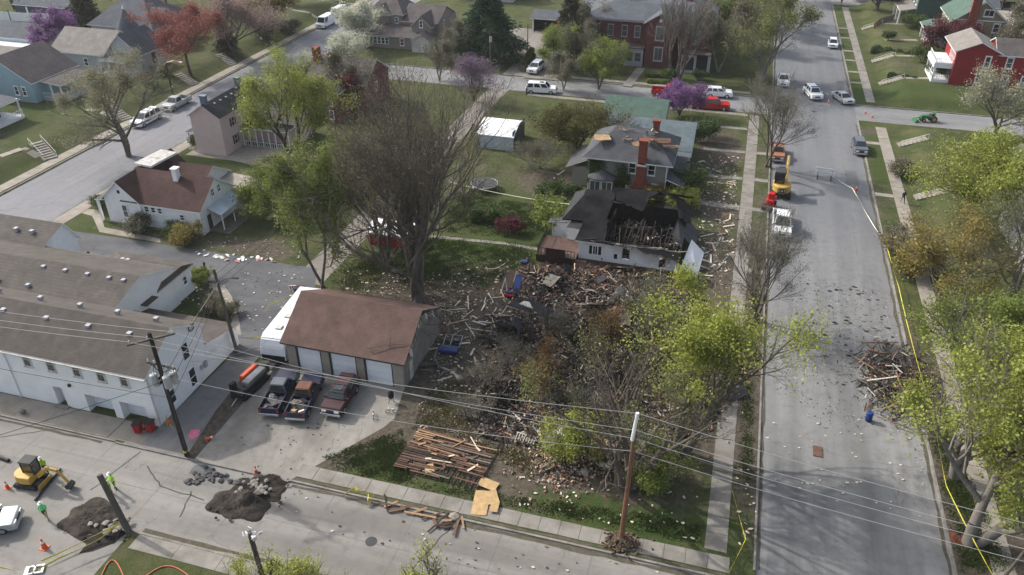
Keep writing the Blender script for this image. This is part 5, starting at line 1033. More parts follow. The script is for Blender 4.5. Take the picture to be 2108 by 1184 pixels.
plant('maroon_tree', 'dark maroon leafed ornamental tree left of the red house', 'tree', at(1945,130), tree_meshes(36, 6.5, 4.6, bk_dark, lf_maroon, 11000, .25, .4, .1, .4, tw_brown, stems=2, lev=(5,5,5,4), trunk=.2, trunkfrac=.3))
plant('dark_tree', 'dark leafless tree on the lawn at the top of the main road', 'tree', at(1803,35), tree_meshes(37, 9, 5, bk_dark, lf_cedar, 8000, .3, .4, .1, .4, tw_brown, stems=2, lev=(5,5,5,4), trunk=.25, trunkfrac=.3))
# left-hand trees
plant('street_tree', 'tall grey green budding tree beside the left street', 'tree', at(262,322), tree_meshes(38, 14.8, 8.0, bk_mid, lf_bud, 15000, .17, .4, .3, .9, tw_grey, stems=2, lev=(5,5,6,4), trunk=.38, trunkfrac=.34, ang=(.5,.95), up=.06, rootspread=.2, lean=(-.15,0)))
plant('red_tree', 'round red budding tree on the bank across the left street', 'tree', atg(392,150)[:2], tree_meshes(39, 11.5, 7.2, bk_dark, lf_red, 14000, .26, .45, .15, .4, barkmat('red_twigs', (.16,.075,.06)), stems=1, lev=(7,6,5,4), trunk=.3, trunkfrac=.32))
plant('redbud_tree', 'small purple flowering redbud behind the white fence at the upper left', 'tree', atg(124,102)[:2], tree_meshes(40, 7.5, 4.6, bk_dark, lf_purple, 9000, .26, .35, .25, .4, barkmat('purple_twigs', (.14,.09,.12)), stems=2, lev=(6,5,5,4), trunk=.16, trunkfrac=.3))
rb_ms = tree_meshes(41, 5.0, 3.3, bk_dark, lf_purple, 12000, .2, .3, .3, .3, bpy.data.materials['purple_twigs'], stems=3, lev=(6,5,5,4), trunk=.12, trunkfrac=.35)
plant('redbud_tree', 'vivid purple redbud beside the green garage roof', 'tree', at(1398,240), rb_ms)
plant('redbud_tree', 'faint purple redbud behind the crown of the tallest bare tree', 'tree', at(975,210), tree_meshes(42, 7.5, 4.2, bk_dark, leafmat('faded_redbud', (.18,.12,.19), (.24,.17,.25)), 4500, .2, .4, .3, .5, tw_grey, stems=3, lev=(6,5,5,4), trunk=.14, trunkfrac=.35))
plant('red_budding_tree', 'dark red leafed small tree behind the purple grey roof', 'tree', at(706,240), tree_meshes(43, 6.5, 2.4, bk_dark, lf_maroon, 5000, .24, .4, .2, .5, tw_brown, stems=2, lev=(5,5,4), trunk=.14, trunkfrac=.3))
plant('pink_blossom_tree', 'pinkish white budding tree right of the red tree', 'tree', atg(480,110)[:2], tree_meshes(44, 12, 7.5, bk_dark, lf_pink, 13000, .26, .5, .2, .6, tw_grey, stems=2, lev=(6,6,5,4), trunk=.3, trunkfrac=.3))
plant('white_pear_tree', 'creamy white flowering pear beside the parked white vans', 'tree', at(742,98), tree_meshes(45, 8.5, 4.2, bk_dark, lf_white, 13000, .28, .4, .1, .4, tw_grey, stems=2, lev=(6,5,5,4), trunk=.2, trunkfrac=.28))
plant('white_pear_tree', 'smaller greyish blossoming tree below the flowering pear', 'tree', at(722,128), tree_meshes(46, 5.5, 4.0, bk_dark, lf_white, 6000, .24, .4, .1, .5, tw_grey, stems=2, lev=(6,5,5,4), trunk=.15, trunkfrac=.28))
plant('olive_bush_tree', 'wide olive leafed tree at the top left of centre', 'tree', atg(560,55)[:2], tree_meshes(47, 9, 7.5, bk_dark, leafmat('olive_gold', (.15,.13,.03), (.22,.19,.05)), 12000, .3, .5, .05, .5, tw_brown, stems=3, lev=(6,6,5,4), trunk=.2, trunkfrac=.25))
plant('green_tree', 'bright green tree behind the slate roofed turret house', 'tree', atg(280,20)[:2], tree_meshes(48, 9, 8, bk_dark, lf_green, 15000, .32, .5, .05, .5, tw_brown, stems=3, lev=(6,6,5,4), trunk=.2, trunkfrac=.25))
def conifer(seed, H, R, leaf, n=24000, lsize=.5, open_=.5):
    rng = np.random.default_rng(seed); t = rng.power(1.6, n)*1.0; z = H*(.08+.92*(1-t)); rr = R*t**.85*(.35+.65*rng.random(n)**.5)
    whorl = np.sin(z*5.2)*.12+1; th = rng.uniform(0, 6.283, n); lump = 1+open_*.5*np.sin(th*5+z*1.7)+open_*.3*np.sin(th*9-z*2.6); rr = rr*whorl*lump
    c = np.stack([rr*np.cos(th), rr*np.sin(th), z-rr*.12], 1); out = np.stack([np.cos(th), np.sin(th), np.full(n, -.1)], 1)
    u = nrm(out+rng.normal(size=(n, 3))*.35); v = nrm(np.cross(u, rng.normal(size=(n, 3)))); s = lsize*rng.uniform(.5, 1.2, (n, 1))
    V = np.stack([c-u*s*.5-v*s*.12, c-u*s*.1+v*s*.18, c+u*s*.55, c+u*s*.05-v*s*.2], 1).reshape(-1, 3); crown = npmesh('crown', V, np.arange(n*4).reshape(-1, 4), [leaf])
    mb = MB(); mb.tube((0,0,0), (0,0,H*.95), .04*H**.9*.6, .02, 8)
    for k in range(60):
        zz = H*(.1+.85*k/60); a = k*2.4; L = R*(1-(zz/H))**.85; mb.tube((0,0,zz), (L*math.cos(a), L*math.sin(a), zz-.1*L), .05, .015, 4)
    TRI[0] += n*2; return mb.mesh('trunk', bk_dark), None, crown
plant('pine_tree', 'large dark green pine at the top centre', 'tree', at(1005,122), conifer(50, 13.5, 6.8, lf_con, 22000, .6, .7))
plant('cedar_tree', 'tall dark brownish conifer left of the brick mansion', 'tree', at(1172,120), conifer(51, 14, 3.8, lf_cedar, 14000, .5, .5))
plant('cedar_tree', 'dark conifer at the upper left behind the white garage', 'tree', atg(182,62)[:2], conifer(52, 9.5, 3.9, lf_cedar, 11000, .5, .5))
plant('dark_yard_tree', 'dark twiggy conifer below the pinkish tree', 'tree', atg(468,105)[:2], conifer(53, 6, 2.2, lf_cedar, 7000, .4, .5))
gt = tree_meshes(54, 8.5, 3.6, bk_dark, lf_green, 11000, .22, .4, .15, .7, tw_grey, stems=2, lev=(5,6,5,4), trunk=.16, trunkfrac=.32)
gt2 = tree_meshes(55, 8.0, 3.4, bk_pale, lf_dull, 6000, .22, .4, .15, .7, tw_grey, stems=2, lev=(5,6,5,4), trunk=.16, trunkfrac=.32)
for i, (px, py, m, s_, lab) in enumerate(((1143,150,gt,1.0,'bright green leafed tree beside the white canopied car'), (1232,185,gt,.95,'green young tree on the verge in front of the mansion hedge'), (1160,185,gt2,.75,'small grey green tree at the kerb right of the white parked utility vehicle'),
      (1215,120,gt2,1.25,'grey budding tree left of the mansion porch'), (1262,150,gt,.7,'low green bushy tree below the mansion porch steps'), (1190,140,gt2,1.0,'bare grey tree between the cedar and the street'), (1250,90,gt,1.0,'yellow green tree against the mansion left wall'))):
    plant('garden_tree', lab, 'tree', at(px, py), m, i*1.3, s_)
for i, (px, py, m, s_, lab) in enumerate(((1478,150,gt2,1.5,'grey budding tree right of the mansion side porch'), (1500,95,gt,1.5,'yellow green tree beyond the mansion at the road side'), (1295,95,gt2,1.5,'bare grey tree against the mansion front wall'), (905,165,gt2,.85,'grey twiggy tree between the tan house and the tallest bare tree'),
      (940,130,gt2,.9,'grey brown tree left of the large pine'),  (2062,22,gt,1.5,'green tree at the top right corner above the beige roof'), (2100,40,gt2,1.5,'pale budding tree at the right edge above the beige roof'), (1990,2,gt,1.6,'green tree behind the olive house at the top edge'),
      (720,225,gt2,1.1,'bare tree in front of the dark brick house'), (1640,2,gt2,1.4,'bare tree at the top of the main road'), (1440,30,gt2,1.5,'grey tree over the mansion roof at the right'), (345,18,gt2,1.3,'grey tree behind the red tree'), (30,20,gt,1.1,'green tree at the top left corner'), (600,8,gt,1.1,'green tree above the far white path'), (2080,130,gt2,1.2,'bare tree behind the red house wing'), (1755,-8,gt,1.2,'green tree past the end of the right sidewalk'))):
    plant('garden_tree', lab, 'tree', atg(px, py)[:2], m, i*1.9, s_)
plant('olive_round_tree', 'round olive green tree left of the grey house roof', 'tree', at(1190,320), tree_meshes(56, 7.0, 5.6, bk_dark, leafmat('moss_olive', (.075,.075,.02), (.12,.115,.03)), 18000, .2, .4, .05, .35, tw_brown, stems=3, lev=(6,6,5,4), trunk=.2, trunkfrac=.25))
plant('bare_shrub', 'wide grey twiggy shrub left of the grey house', 'shrub', at(1108,350), tree_meshes(57, 4.2, 4.2, bk_mid, lf_dull, 7000, .12, .25, .1, .4, tw_grey, stems=6, lev=(5,5,5), trunk=.06, trunkfrac=.4, rootspread=.5, solid=0))
# foreground sprouts whose trunks stand on the near side of the south road
fg = tree_meshes(58, 10.2, 3.6, bk_mid, lf_bright, 4200, .13, .25, .3, .7, tw_olive, stems=4, lev=(5,6,5,4), trunk=.1, trunkfrac=.45, ang=(.3,.7), rootspread=.4)
for i, (x, y, s_, lab) in enumerate(((-19.5, 23.2, 1.0, 'thin leafed sapling at the bottom edge left of centre, in front of the cut pole'), (-10.8, 23.6, 1.12, 'pale green sapling at the bottom edge in the middle of the road view'), (-6.2, 22.6, .95, 'smaller pale green sapling at the bottom edge right of the middle one'), (-14.8, 22, .8, 'low pale sapling between the two larger ones at the bottom edge'))):
    plant('sapling', lab, 'tree', (x, y), fg, i*1.7, s_)
plant('lime_shrub', 'lime green shrub at the bottom edge beside the near pavement', 'shrub', (-25.2, 26.2), tree_meshes(59, 3.2, 2.6, bk_dark, lf_bright, 6000, .13, .25, 0, .4, tw_olive, stems=5, lev=(5,5,4), trunk=.05, trunkfrac=.4, rootspread=.5, solid=0), scale=1)
# trees beyond the frame whose shade falls on the road and lawns
# shrubs
shr = {k: tree_meshes(60+i, 1.6, 1.3, bk_dark, l, 3500, .14, .16, 0, .3, tw_brown, stems=6, lev=(5,5), trunk=.03, trunkfrac=.5, rootspread=.3, solid=0) for i, (k, l) in enumerate((('dark', lf_darkgreen), ('green', lf_green), ('dull', lf_dull), ('gold', lf_gold), ('maroon', lf_maroon), ('lime', lf_lime)))}
for px, py, k, s_, lab in ((288,478,'dull',1.3,'straw coloured shrub against the white cottage front'), (355,492,'dark',.9,'small dark shrub under the white cottage wall'), (385,498,'gold',1.3,'golden brown shrub at the white cottage corner'), (368,482,'dark',1.0,'bluish dark shrub between two paler ones at the white cottage'),
      (211,430,'dark',1.0,'dark shrub by the white cottage porch column'), (1140,412,'dark',1.5,'round dark green shrub left of the grey house bay'), (1135,465,'green',2.0,'fresh green shrub left of the burnt house'), (1175,405,'dark',1.0,'small green shrub by the bay window'),
      (1345,415,'gold',1.5,'yellowish shrub below the brick chimney'), (1320,412,'gold',1.2,'small yellow green shrub left of the brick chimney base'), (1411,400,'dark',2.0,'tall dark evergreen shrub by the grey house porch'), (1410,430,'lime',1.6,'green shrub below the porch evergreen'),
      (1447,290,'dark',1.9,'round dark shrub at the end of the blue grey roof'), (405,300,'dark',1.0,'dark shrub at the pink house porch'), (492,292,'maroon',1.0,'maroon shrub at the pink house corner'), (412,585,'green',1.0,'small bright green shrub by the white building wing'),
      (1830,82,'dark',1.0,'cone shaped shrub on the right bank'), (1900,125,'dark',1.6,'dark shrub left of the red house walk'), (1897,65,'dark',1.7,'dark shrub by the green house porch'), (1870,55,'dark',1.5,'dark shrub beside the wooden fence'), (1930,155,'dark',1.3,'dark shrub at the red house porch'),
      (1910,110,'maroon',1.4,'maroon shrub under the maroon tree'), (470,650,'dull',.8,'grey shrub beside the grey utility pole'), (435,645,'dull',.9,'greyish plant behind the extension roof'), (1375,165,'dark',1.2,'dark shrub at the bare tree in front of the mansion'), (1440,165,'dark',1.0,'dark shrub right of the mansion tree'), (760,95,'dark',1.0,'dark shrub below the sun porch'),
      (1055,480,'maroon',1.1,'brownish round shrub on the lawn'), (600,60,'dull',1.6,'grey twiggy shrub across from the vans'), (300,170,'dull',1.2,'small shrub at the corner house porch'), (330,155,'dull',1.2,'pale shrub at the corner house wall'), (545,75,'dull',2.4,'brushy bank shrub above the left street'), (640,170,'dull',2.2,'twiggy shrub behind the green crown'), (1760,0,'dark',1.5,'dark shrub at the top of the main road'),
      (1840,520,'dull',1.6,'grey twigs shrub on the right verge'), (1880,560,'gold',1.9,'golden low shrub below the golden tree'), (1850,360,'dull',1.3,'grey shrub by the right steps')):
    plant('shrub', lab, 'shrub', atg(px, py)[:2], shr[k], random.random()*6, s_)
def hedge(label, a, b, w, h, leaf, dens=700, cat='hedge'):
    a = Vector(g3(*a)); b = Vector(g3(*b)); L = (b-a).length; r = thing('hedge', label, cat, a, math.atan2(b.y-a.y, b.x-a.x)); rng = np.random.default_rng(int(L*100)); n = int(dens*L*w)
    x = rng.uniform(-.1, L+.1, n); th = rng.uniform(0, math.pi, n); rr = rng.uniform(.75, 1.05, n)*(1+.12*np.sin(x*3)); c = np.stack([x, rr*np.cos(th)*w/2, .05+rr*np.sin(th)**.6*h], 1)
    nn = nrm(rng.normal(size=(n, 3))+np.array([0, 0, .5])); u = nrm(np.cross(nn, rng.normal(size=(n, 3)))); v = np.cross(nn, u); s = .2*rng.uniform(.6, 1.3, (n, 1))
    link('foliage', npmesh('foliage', np.stack([c-u*s*.5, c-v*s*.5, c+u*s*.5, c+v*s*.5], 1).reshape(-1, 3), np.arange(n*4).reshape(-1, 4), [leaf]), r, kind='stuff')
    mb = MB(); mb.box(0, L, -w*.36, w*.36, 0, h*.75); mb.build('woody_core', tw_brown, r); return r
hedge('clipped dark green hedge on the middle lawn', at(972,455), at(1062,463), 1.6, 1.3, lf_darkgreen)
hedge('long dark hedge on the right bank between the walks', atg(1797,108)[:2], atg(1868,110)[:2], 2.6, 1.3, lf_darkgreen, 350)
hedge('low hedge in front of the red house lawn', atg(1828,160)[:2], atg(1885,160)[:2], 1.4, .9, lf_darkgreen, 450)
hedge('formal low green hedge in front of the mansion', at(1332,172), at(1375,174), 1.0, .6, lf_green, 500)
hedge('second formal hedge row nearer the mansion wall', at(1330,160), at(1378,162), .8, .5, lf_darkgreen, 500)
hedge('tall dark hedge along the gravel lane beside the white canopy', at(1076,150), at(1096,118), 1.4, 1.8, lf_darkgreen, 400)
print('tree tris', TRI[0])
# ================================================================ VEHICLES
def extr(mb, prof, x0, x1, m=0, topin=0.0, ztop=None):
    """side outline (y,z) spun out between x0 and x1; points above ztop move in by topin"""
    n = len(prof); f = lambda x, z, s: x - s*(topin if (ztop is not None and z > ztop) else 0)
    a = [(f(x0, z, -1), y, z) for y, z in prof]; b = [(f(x1, z, 1), y, z) for y, z in prof]
    return mb.add(a+b, [tuple(range(n)), tuple(range(2*n-1, n-1, -1))]+[(i, i+n, (i+1)%n+n, (i+1)%n) for i in range(n)], m)
WHEEL = {}
def wheel(root, x, y, r=.36, w=.24, rim='chrome'):
    k = (r, w, rim)
    if k not in WHEEL:
        a = MB(); a.tube((-w/2, 0, 0), (w/2, 0, 0), r, r, 16); a.bevel(.03); b = MB(); b.tube((-w/2-.012, 0, 0), (w/2+.012, 0, 0), r*.6, r*.6, 10); WHEEL[k] = (a.mesh('wheel', M['rubber'], False), b.mesh('rim', M[rim]))
    o = link('wheel', WHEEL[k][0], root, loc=(x, y, r)); link('rim', WHEEL[k][1], o); return o
def archprof(L, zb, zt, rw, ya, yb, hood, nose=.75, tail=.85):
    """lower body outline, front at +y, wheel arches at ya, yb"""
    h = L/2; pts = [(-h+.05, zb), ]
    for yc in (yb, ya):
        for k in range(7):
            a = math.pi-math.pi*k/6; pts.append((yc+(rw+.07)*math.cos(a), max(zb, rw*.95+(rw+.07)*math.sin(a))))
    pts += [(h-.12, zb), (h, zb+.18), (h, nose), (h-.15, hood), ]
    return pts
def vehicle(name, label, cat, px, yaw, paint, kind='suv', L=4.8, Wd=1.9, H=1.75, roofpaint=None, z=None, group=None, at_xy=None, extras=()):
    x, y = at_xy if at_xy else at(*px, .0); z = z if z is not None else 0
    r = thing(name, label, cat, (x, y, z), yaw, group); h = L/2; rw = .36 if H > 1.6 else .33; belt = .98 if H < 1.6 else 1.12; w = Wd/2
    ya, yb = h-.92, -h+.98; rp = roofpaint or paint
    if kind == 'sedan': hood, cab = .92, [(h-1.15, belt-.05), (h-2.0, H), (-h+1.55, H), (-h+.75, belt)]; rear = .98
    elif kind == 'suv': hood, cab = 1.08, [(h-1.2, belt), (h-1.95, H), (-h+.45, H), (-h+.1, belt)]; rear = belt
    elif kind == 'hatch': hood, cab = .95, [(h-1.0, belt), (h-1.75, H), (-h+.6, H), (-h+.12, belt)]; rear = belt
    elif kind == 'van': hood, cab = 1.15, [(h-.7, belt+.1), (h-1.35, H), (-h+.06, H), (-h+.03, belt)]; rear = belt; ya = h-.85
    else: hood, cab = 1.1, [(h-1.45, belt), (h-2.05, H), (h-3.1 if L < 5.8 else h-3.7, H), (h-3.3 if L < 5.8 else h-3.95, belt)]; rear = belt
    prof = archprof(L, .3, belt, rw, ya, yb, hood)
    if kind == 'pickup':
        yc = cab[3][0]
        prof += [(cab[0][0], belt-.02), (yc, belt), (yc, .62), (-h+.05, .62), (-h, .5)]
        mb = MB(); extr(mb, prof, -w, w); mb.bevel(.035); mb.build('body', M[paint], r)
        for nme, b in (('bed_side', (-w, -w+.1, -h, yc, .62, belt)), ('bed_side', (w-.1, w, -h, yc, .62, belt)), ('tailgate', (-w+.1, w-.1, -h, -h+.07, .62, belt-.02))):
            q = MB().box(*b); q.bevel(.015); q.build(nme, M[paint], r)
        MB().box(-w+.1, w-.1, -h+.07, yc-.02, .62, .66).build('bed_floor', M['darkgrey'], r)
    else:
        prof += [(cab[0][0], belt-.02), (-h+.08, rear-.02), (-h, rear-.25), (-h, .5)]
        mb = MB(); extr(mb, prof, -w, w, 0); mb.bevel(.045); mb.build('body', M[paint], r)
    # cabin: body-coloured frame, windows slightly proud of it
    ti = .2 if kind != 'van' else .1; wi = w-.07
    mb = MB(); a = [(-wi, y_, z_) if i in (0, 3) else (-wi+ti, y_, z_) for i, (y_, z_) in enumerate(cab)]; b = [(-x_, y_, z_) for x_, y_, z_ in a]
    mb.add(a+b, [(0, 1, 2, 3), (7, 6, 5, 4)]+[(i, i+4, (i+1)%4+4, (i+1)%4) for i in range(4)]); mb.bevel(.05, 2); mb.build('cabin', M[rp], r)
    def quad(p, off, nme, m='carglass'):
        c = sum((Vector(q) for q in p), Vector())/4; n_ = (Vector(p[1])-Vector(p[0])).cross(Vector(p[2])-Vector(p[0])).normalized()
        if n_.dot(c-Vector((0, (cab[1][0]+cab[2][0])/2, 1.0))) < 0: n_ = -n_
        q = [c+(Vector(v)-c)*off+n_*.018 for v in p]; mb = MB(); mb.slab(q, tuple(n_*-.015)); return mb.build(nme, M[m], r)
    F0, F1, B1, B0 = cab; xb, xt = wi, wi-ti
    quad([(-xb, F0[0], F0[1]), (xb, F0[0], F0[1]), (xt, F1[0], F1[1]), (-xt, F1[0], F1[1])], .86, 'windshield')
    quad([(-xb, B0[0], B0[1]), (xb, B0[0], B0[1]), (xt, B1[0], B1[1]), (-xt, B1[0], B1[1])], .8, 'rear_window')
    lerp = lambda a, b, t: (a[0]+(b[0]-a[0])*t, a[1]+(b[1]-a[1])*t)
    nw = {'sedan': 2, 'suv': 3, 'hatch': 2, 'van': 1, 'pickup': 1 if L < 5.8 else 2}[kind]; t0, t1 = (0, .33) if kind == 'van' else (0, 1)
    for s in (-1, 1):
        for k in range(nw):
            a0 = t0+(t1-t0)*k/nw; a1 = t0+(t1-t0)*(k+1)/nw; b0, b1 = lerp(F0, B0, a0), lerp(F0, B0, a1); u0, u1 = lerp(F1, B1, a0), lerp(F1, B1, a1)
            quad([(s*xb, *b0), (s*xb, *b1), (s*xt, *u1), (s*xt, *u0)], .8, 'side_window')
    for s in (-1, 1):
        for yy in (ya, yb): wheel(r, s*(w-.13), yy, rw, .23)
        MB().box(s*w*.62-.2, s*w*.62+.2, h-.04, h+.02, .68, .86).build('headlight', M['lamp'], r)
        MB().box(s*(w-.14)-.09, s*(w-.14)+.09, -h-.02, -h+.03, .72, 1.0).build('tail_light', M['taillight'], r)
        MB().box(s*(w+.08)-.09, s*(w+.08)+.09, F0[0]-.25, F0[0]-.12, belt-.02, belt+.14).build('wing_mirror', M[paint], r)
    bm_ = 'chrome' if kind in ('pickup', 'suv') else paint
    for yy, nme in ((h+.02, 'front_bumper'), (-h-.02, 'rear_bumper')):
        q = MB().box(-w+.03, w-.03, yy-.08, yy+.07, .36, .58); q.bevel(.03); q.build(nme, M[bm_], r)
    MB().box(-w*.45, w*.45, h-.03, h+.012, .62, .84).build('grille', M['black'], r)
    for e in extras: e(r, h, w, belt, H)
    return r
R_ = math.radians
def rack(r, h, w, belt, H):
    for y in (-1.4, -.2, .8): MB().box(-w+.25, w-.25, y, y+.05, H+.02, H+.07).build('roof_rack_bar', M['darkgrey'], r)
def sunroof(r, h, w, belt, H): MB().box(-.35, .35, -.3, .5, H, H+.02).build('sunroof', M['carglass'], r)
def lightbar(r, h, w, belt, H): MB().box(-.55, .55, .1, .35, H+.02, H+.14).bevel(.03).build('light_bar', M['bluetarp'], r)
def stripes(r, h, w, belt, H):
    for s in (-1, 1): MB().box(s*w-.006, s*w+.006, -h+.7, h-.8, .7, .78).build('side_stripe', M['navy'], r)
def load(mats, n, seed):
    def f(r, h, w, belt, H):
        rr = random.Random(seed)
        for i in range(n):
            c = (rr.uniform(-w+.35, w-.35), rr.uniform(-h+.35, -h+1.9), .72+rr.random()*.25); mb = MB(); mb.obox(c, (rr.uniform(.2, .6), rr.uniform(.2, .7), rr.uniform(.08, .25)), Euler((rr.uniform(-.3, .3), rr.uniform(-.3, .3), rr.uniform(0, 3))).to_matrix())
            mk_ = rr.choice(mats); o = mb.build('scrap_piece', M[mk_]); o.parent = None; o.matrix_world = Matrix.Translation(r.location)@Euler(r.rotation_euler).to_matrix().to_4x4(); hue_ = {'steel': 'metal', 'woodgrey': 'grey', 'darkgrey': 'dark', 'navy': 'blue', 'insul': 'cream', 'woodnew': 'tan', 'osb': 'plywood'}[mk_]; tag(o, f'{hue_} scrap heaped in the bed of the {"navy" if seed == 1 else "rusty roofed dark"} pickup', 'scrap', f'scrap in the bed of the {"navy" if seed == 1 else "rusty roofed"} pickup')
    return f
vehicle('parked_wagon', 'white old suburban wagon parked at the left street kerb', 'car', (320,250), R_(180), 'whitecar', 'suv', 5.6, 1.95, 1.85, at_xy=(-87.7, 99.6), extras=(rack,))
vehicle('pickup_truck', 'silver pickup with black bed parked behind the white suburban wagon', 'pickup', (377,220), R_(180), 'silvercar', 'pickup', 5.6, 1.95, 1.8, at_xy=(-87.7, 107.2))
vehicle('white_van', 'white cargo van parked at the kerb at the top left', 'van', (671,54), R_(180), 'whitecar', 'van', 5.8, 2.05, 2.3)
vehicle('white_van', 'white van half hidden by the flowering pear, behind the other van', 'van', (697,33), R_(180), 'whitecar', 'van', 5.4, 2.0, 2.0)
vehicle('white_utility_vehicle', 'white four door utility vehicle on the cross street at the end of the gravel lane', 'suv', (1114,191), R_(-82), 'whitecar', 'suv', 5.3, 2.0, 1.85, extras=(sunroof,))
vehicle('white_car', 'white car under the white canopy', 'car', (1103,148), R_(175), 'whitecar', 'suv', 4.9, 1.9, 1.75, z=.12)
vehicle('white_crossover', 'white crossover parked beside the red pickup on the cross street', 'suv', (1478,199), R_(-84), 'whitecar', 'suv', 4.6, 1.9, 1.65)
vehicle('red_pickup', 'bright red crew cab pickup beside the purple redbud', 'pickup', (1462,224), R_(-84), 'redpaint', 'pickup', 6.0, 2.0, 1.85)
vehicle('red_pickup', 'dark red pickup mostly hidden behind the purple redbud', 'pickup', (1375,196), R_(-84), 'redpaint', 'pickup', 5.6, 1.95, 1.8)
vehicle('white_hatchback', 'small white hatchback driving far up the main road', 'car', (1713,96), R_(178), 'whitecar', 'hatch', 4.2, 1.8, 1.55)
vehicle('police_car', 'white police utility vehicle with blue stripe and roof bar in the crossing', 'car', (1672,199), R_(196), 'whitecar', 'suv', 4.9, 1.95, 1.7, extras=(lightbar, stripes))
vehicle('silver_sedan', 'silver sedan stopped at the corner of the crossing', 'car', (1733,208), R_(205), 'silvercar', 'sedan', 4.8, 1.85, 1.45)
vehicle('parked_pickup', 'white pickup seen through the bare street tree at the crossing', 'pickup', (1611,172), R_(180), 'whitecar', 'pickup', 5.6, 1.95, 1.8)
vehicle('dark_car', 'dark grey car parked at the right kerb below the crossing', 'car', (1767,311), R_(183), 'greycar', 'suv', 4.4, 1.8, 1.6)
vehicle('orange_pickup', 'faded orange pickup parked at the left kerb of the main road', 'pickup', (1599,322), R_(180), 'orangecar', 'pickup', 5.2, 1.85, 1.7)
vehicle('navy_pickup', 'navy pickup with an open bed full of scrap, leftmost in the driveway', 'pickup', (581,818), R_(10), 'navy', 'pickup', 5.4, 1.75, 1.75, 'greycar', z=.135, at_xy=(-33.85, 46.0), extras=(load(['steel','woodgrey','darkgrey','darkgrey','navy'], 12, 1),))
vehicle('rusty_roof_pickup', 'dark blue pickup with rusty cab roof and boards in its bed', 'pickup', (628,824), R_(10), 'navy', 'pickup', 5.4, 1.75, 1.75, 'rust', z=.135, at_xy=(-31.5, 46.1), extras=(load(['insul','woodnew','woodgrey','osb','woodgrey','darkgrey'], 12, 2),))
vehicle('maroon_car', 'maroon utility vehicle with sunroof parked before the middle garage door', 'suv', (700,825), R_(183), 'maroon', 'suv', 4.6, 1.8, 1.7, z=.135, at_xy=(-28.6, 47.0), extras=(sunroof, rack))
vehicle('green_sedan', 'pale green old car behind the white arched carport', 'car', (1022,291), R_(-86), 'bluemetal', 'sedan', 4.8, 1.8, 1.4, z=.13)
vehicle('corner_car', 'grey black car cut off at the left edge near the street works', 'car', (-28,1088), R_(-62), 'greysid2' if 0 else 'silvercar', 'sedan', 4.6, 1.85, 1.45)
# travel trailer beside the garage
tr = thing('travel_trailer', 'long white travel trailer with dark nose parked against the left side of the garage', 'trailer', (*at(566,752,.13), .13), R_(4.5))
pf = [(0,.75),(0,.55),(.15,.42),(9,.42),(9,2.85),(1.0,2.85),(.45,2.6),(.12,1.9),(0,1.2)]; mb = MB(); extr(mb, pf, -1.2, 1.2); mb.bevel(.12, 2); mb.build('body', M['whitecar'], tr)
MB().box(-1.17, 1.17, -.02, .25, .42, 1.15).bevel(.06).build('dark_nose', M['black'], tr); MB().box(-.35, .35, -1.2, -.02, .4, .5).build('hitch_frame', M['darkgrey'], tr); MB().tube((0,-1.2,.0), (0,-1.2,.75), .05).build('jack', M['steel'], tr)
for y in (4.2, 5.1):
    for s in (-1, 1): wheel(tr, s*1.08, y, .34, .2)
for y in (1.6, 3.5, 6): MB().box(-.3, .3, y, y+.6, 2.85, 2.98).bevel(.03).build('roof_hatch', M['offwhite'], tr)
for y in (2.2, 5.8): MB().box(-1.215, -1.19, y, y+.9, 1.5, 2.1).build('window', M['carglass'], tr); MB().box(1.19, 1.215, y, y+.9, 1.5, 2.1).build('window', M['carglass'], tr)
for i in range(9): MB().bar((-.38+i*.09, .07, 1.45+.03*(i%3)), (-.34+i*.09, .085, 1.58+.04*((i*2)%3)), .02, .03).build('nose_script', M['darkgrey'], tr)
for x in (-.55, .45):    # graphic swooshes on the nose
    MB().slab([(-1.0, .25, 2.02), (-.6, .25, 2.02), (-.85, .12, 1.75)], (0, .01, 0)).build('nose_graphic', M['darkgrey'], tr) if x < 0 else MB().slab([(1.0, .25, 2.02), (.6, .25, 2.02), (.85, .12, 1.75)], (0, .01, 0)).build('nose_graphic', M['darkgrey'], tr)
# tall parked trencher-like machine on the soil strip
dt = thing('orange_trencher', 'orange and black tracked utility machine standing on the soil strip beside the alley', 'machine', (*at(492,822,.12), .12), R_(-6))
for s in (-1, 1):
    q = MB(); extr(q, [(-.2,.1),(.1,0),(3.2,0),(3.5,.25),(3.3,.5),(0,.5)], s*.62-.16, s*.62+.16); q.bevel(.06); q.build('track', M['rubber'], dt)
MB().box(-.5, .5, .4, 3.4, .45, .8).bevel(.04).build('chassis', M['darkgrey'], dt); MB().box(-.78, -.3, 1.3, 3.3, .8, 1.35).bevel(.08).build('engine_cover', M['orange'], dt); MB().box(-.2, .55, .8, 3.4, .8, 1.15).bevel(.04).build('tool_tray', M['woodgrey'], dt)
for k in range(6): MB().tube((-.1+k*.11, .9, 1.2), (-.1+k*.11, 3.3, 1.2), .035).build('drill_rod', M['steel'], dt)
MB().box(-.5, .5, 3.3, 3.9, .5, 1.3).bevel(.1).build('rear_unit', M['black'], dt); MB().box(-.75, -.35, -.1, .5, .5, 1.5).bevel(.05).build('operator_seat', M['black'], dt); MB().box(-.6, .6, -.3, .3, .3, .9).bevel(.08).build('drill_head', M['black'], dt); MB().tube((.1,-1.1,.1), (.1,-.2,.4), .05).build('drill_bar', M['steel'], dt)
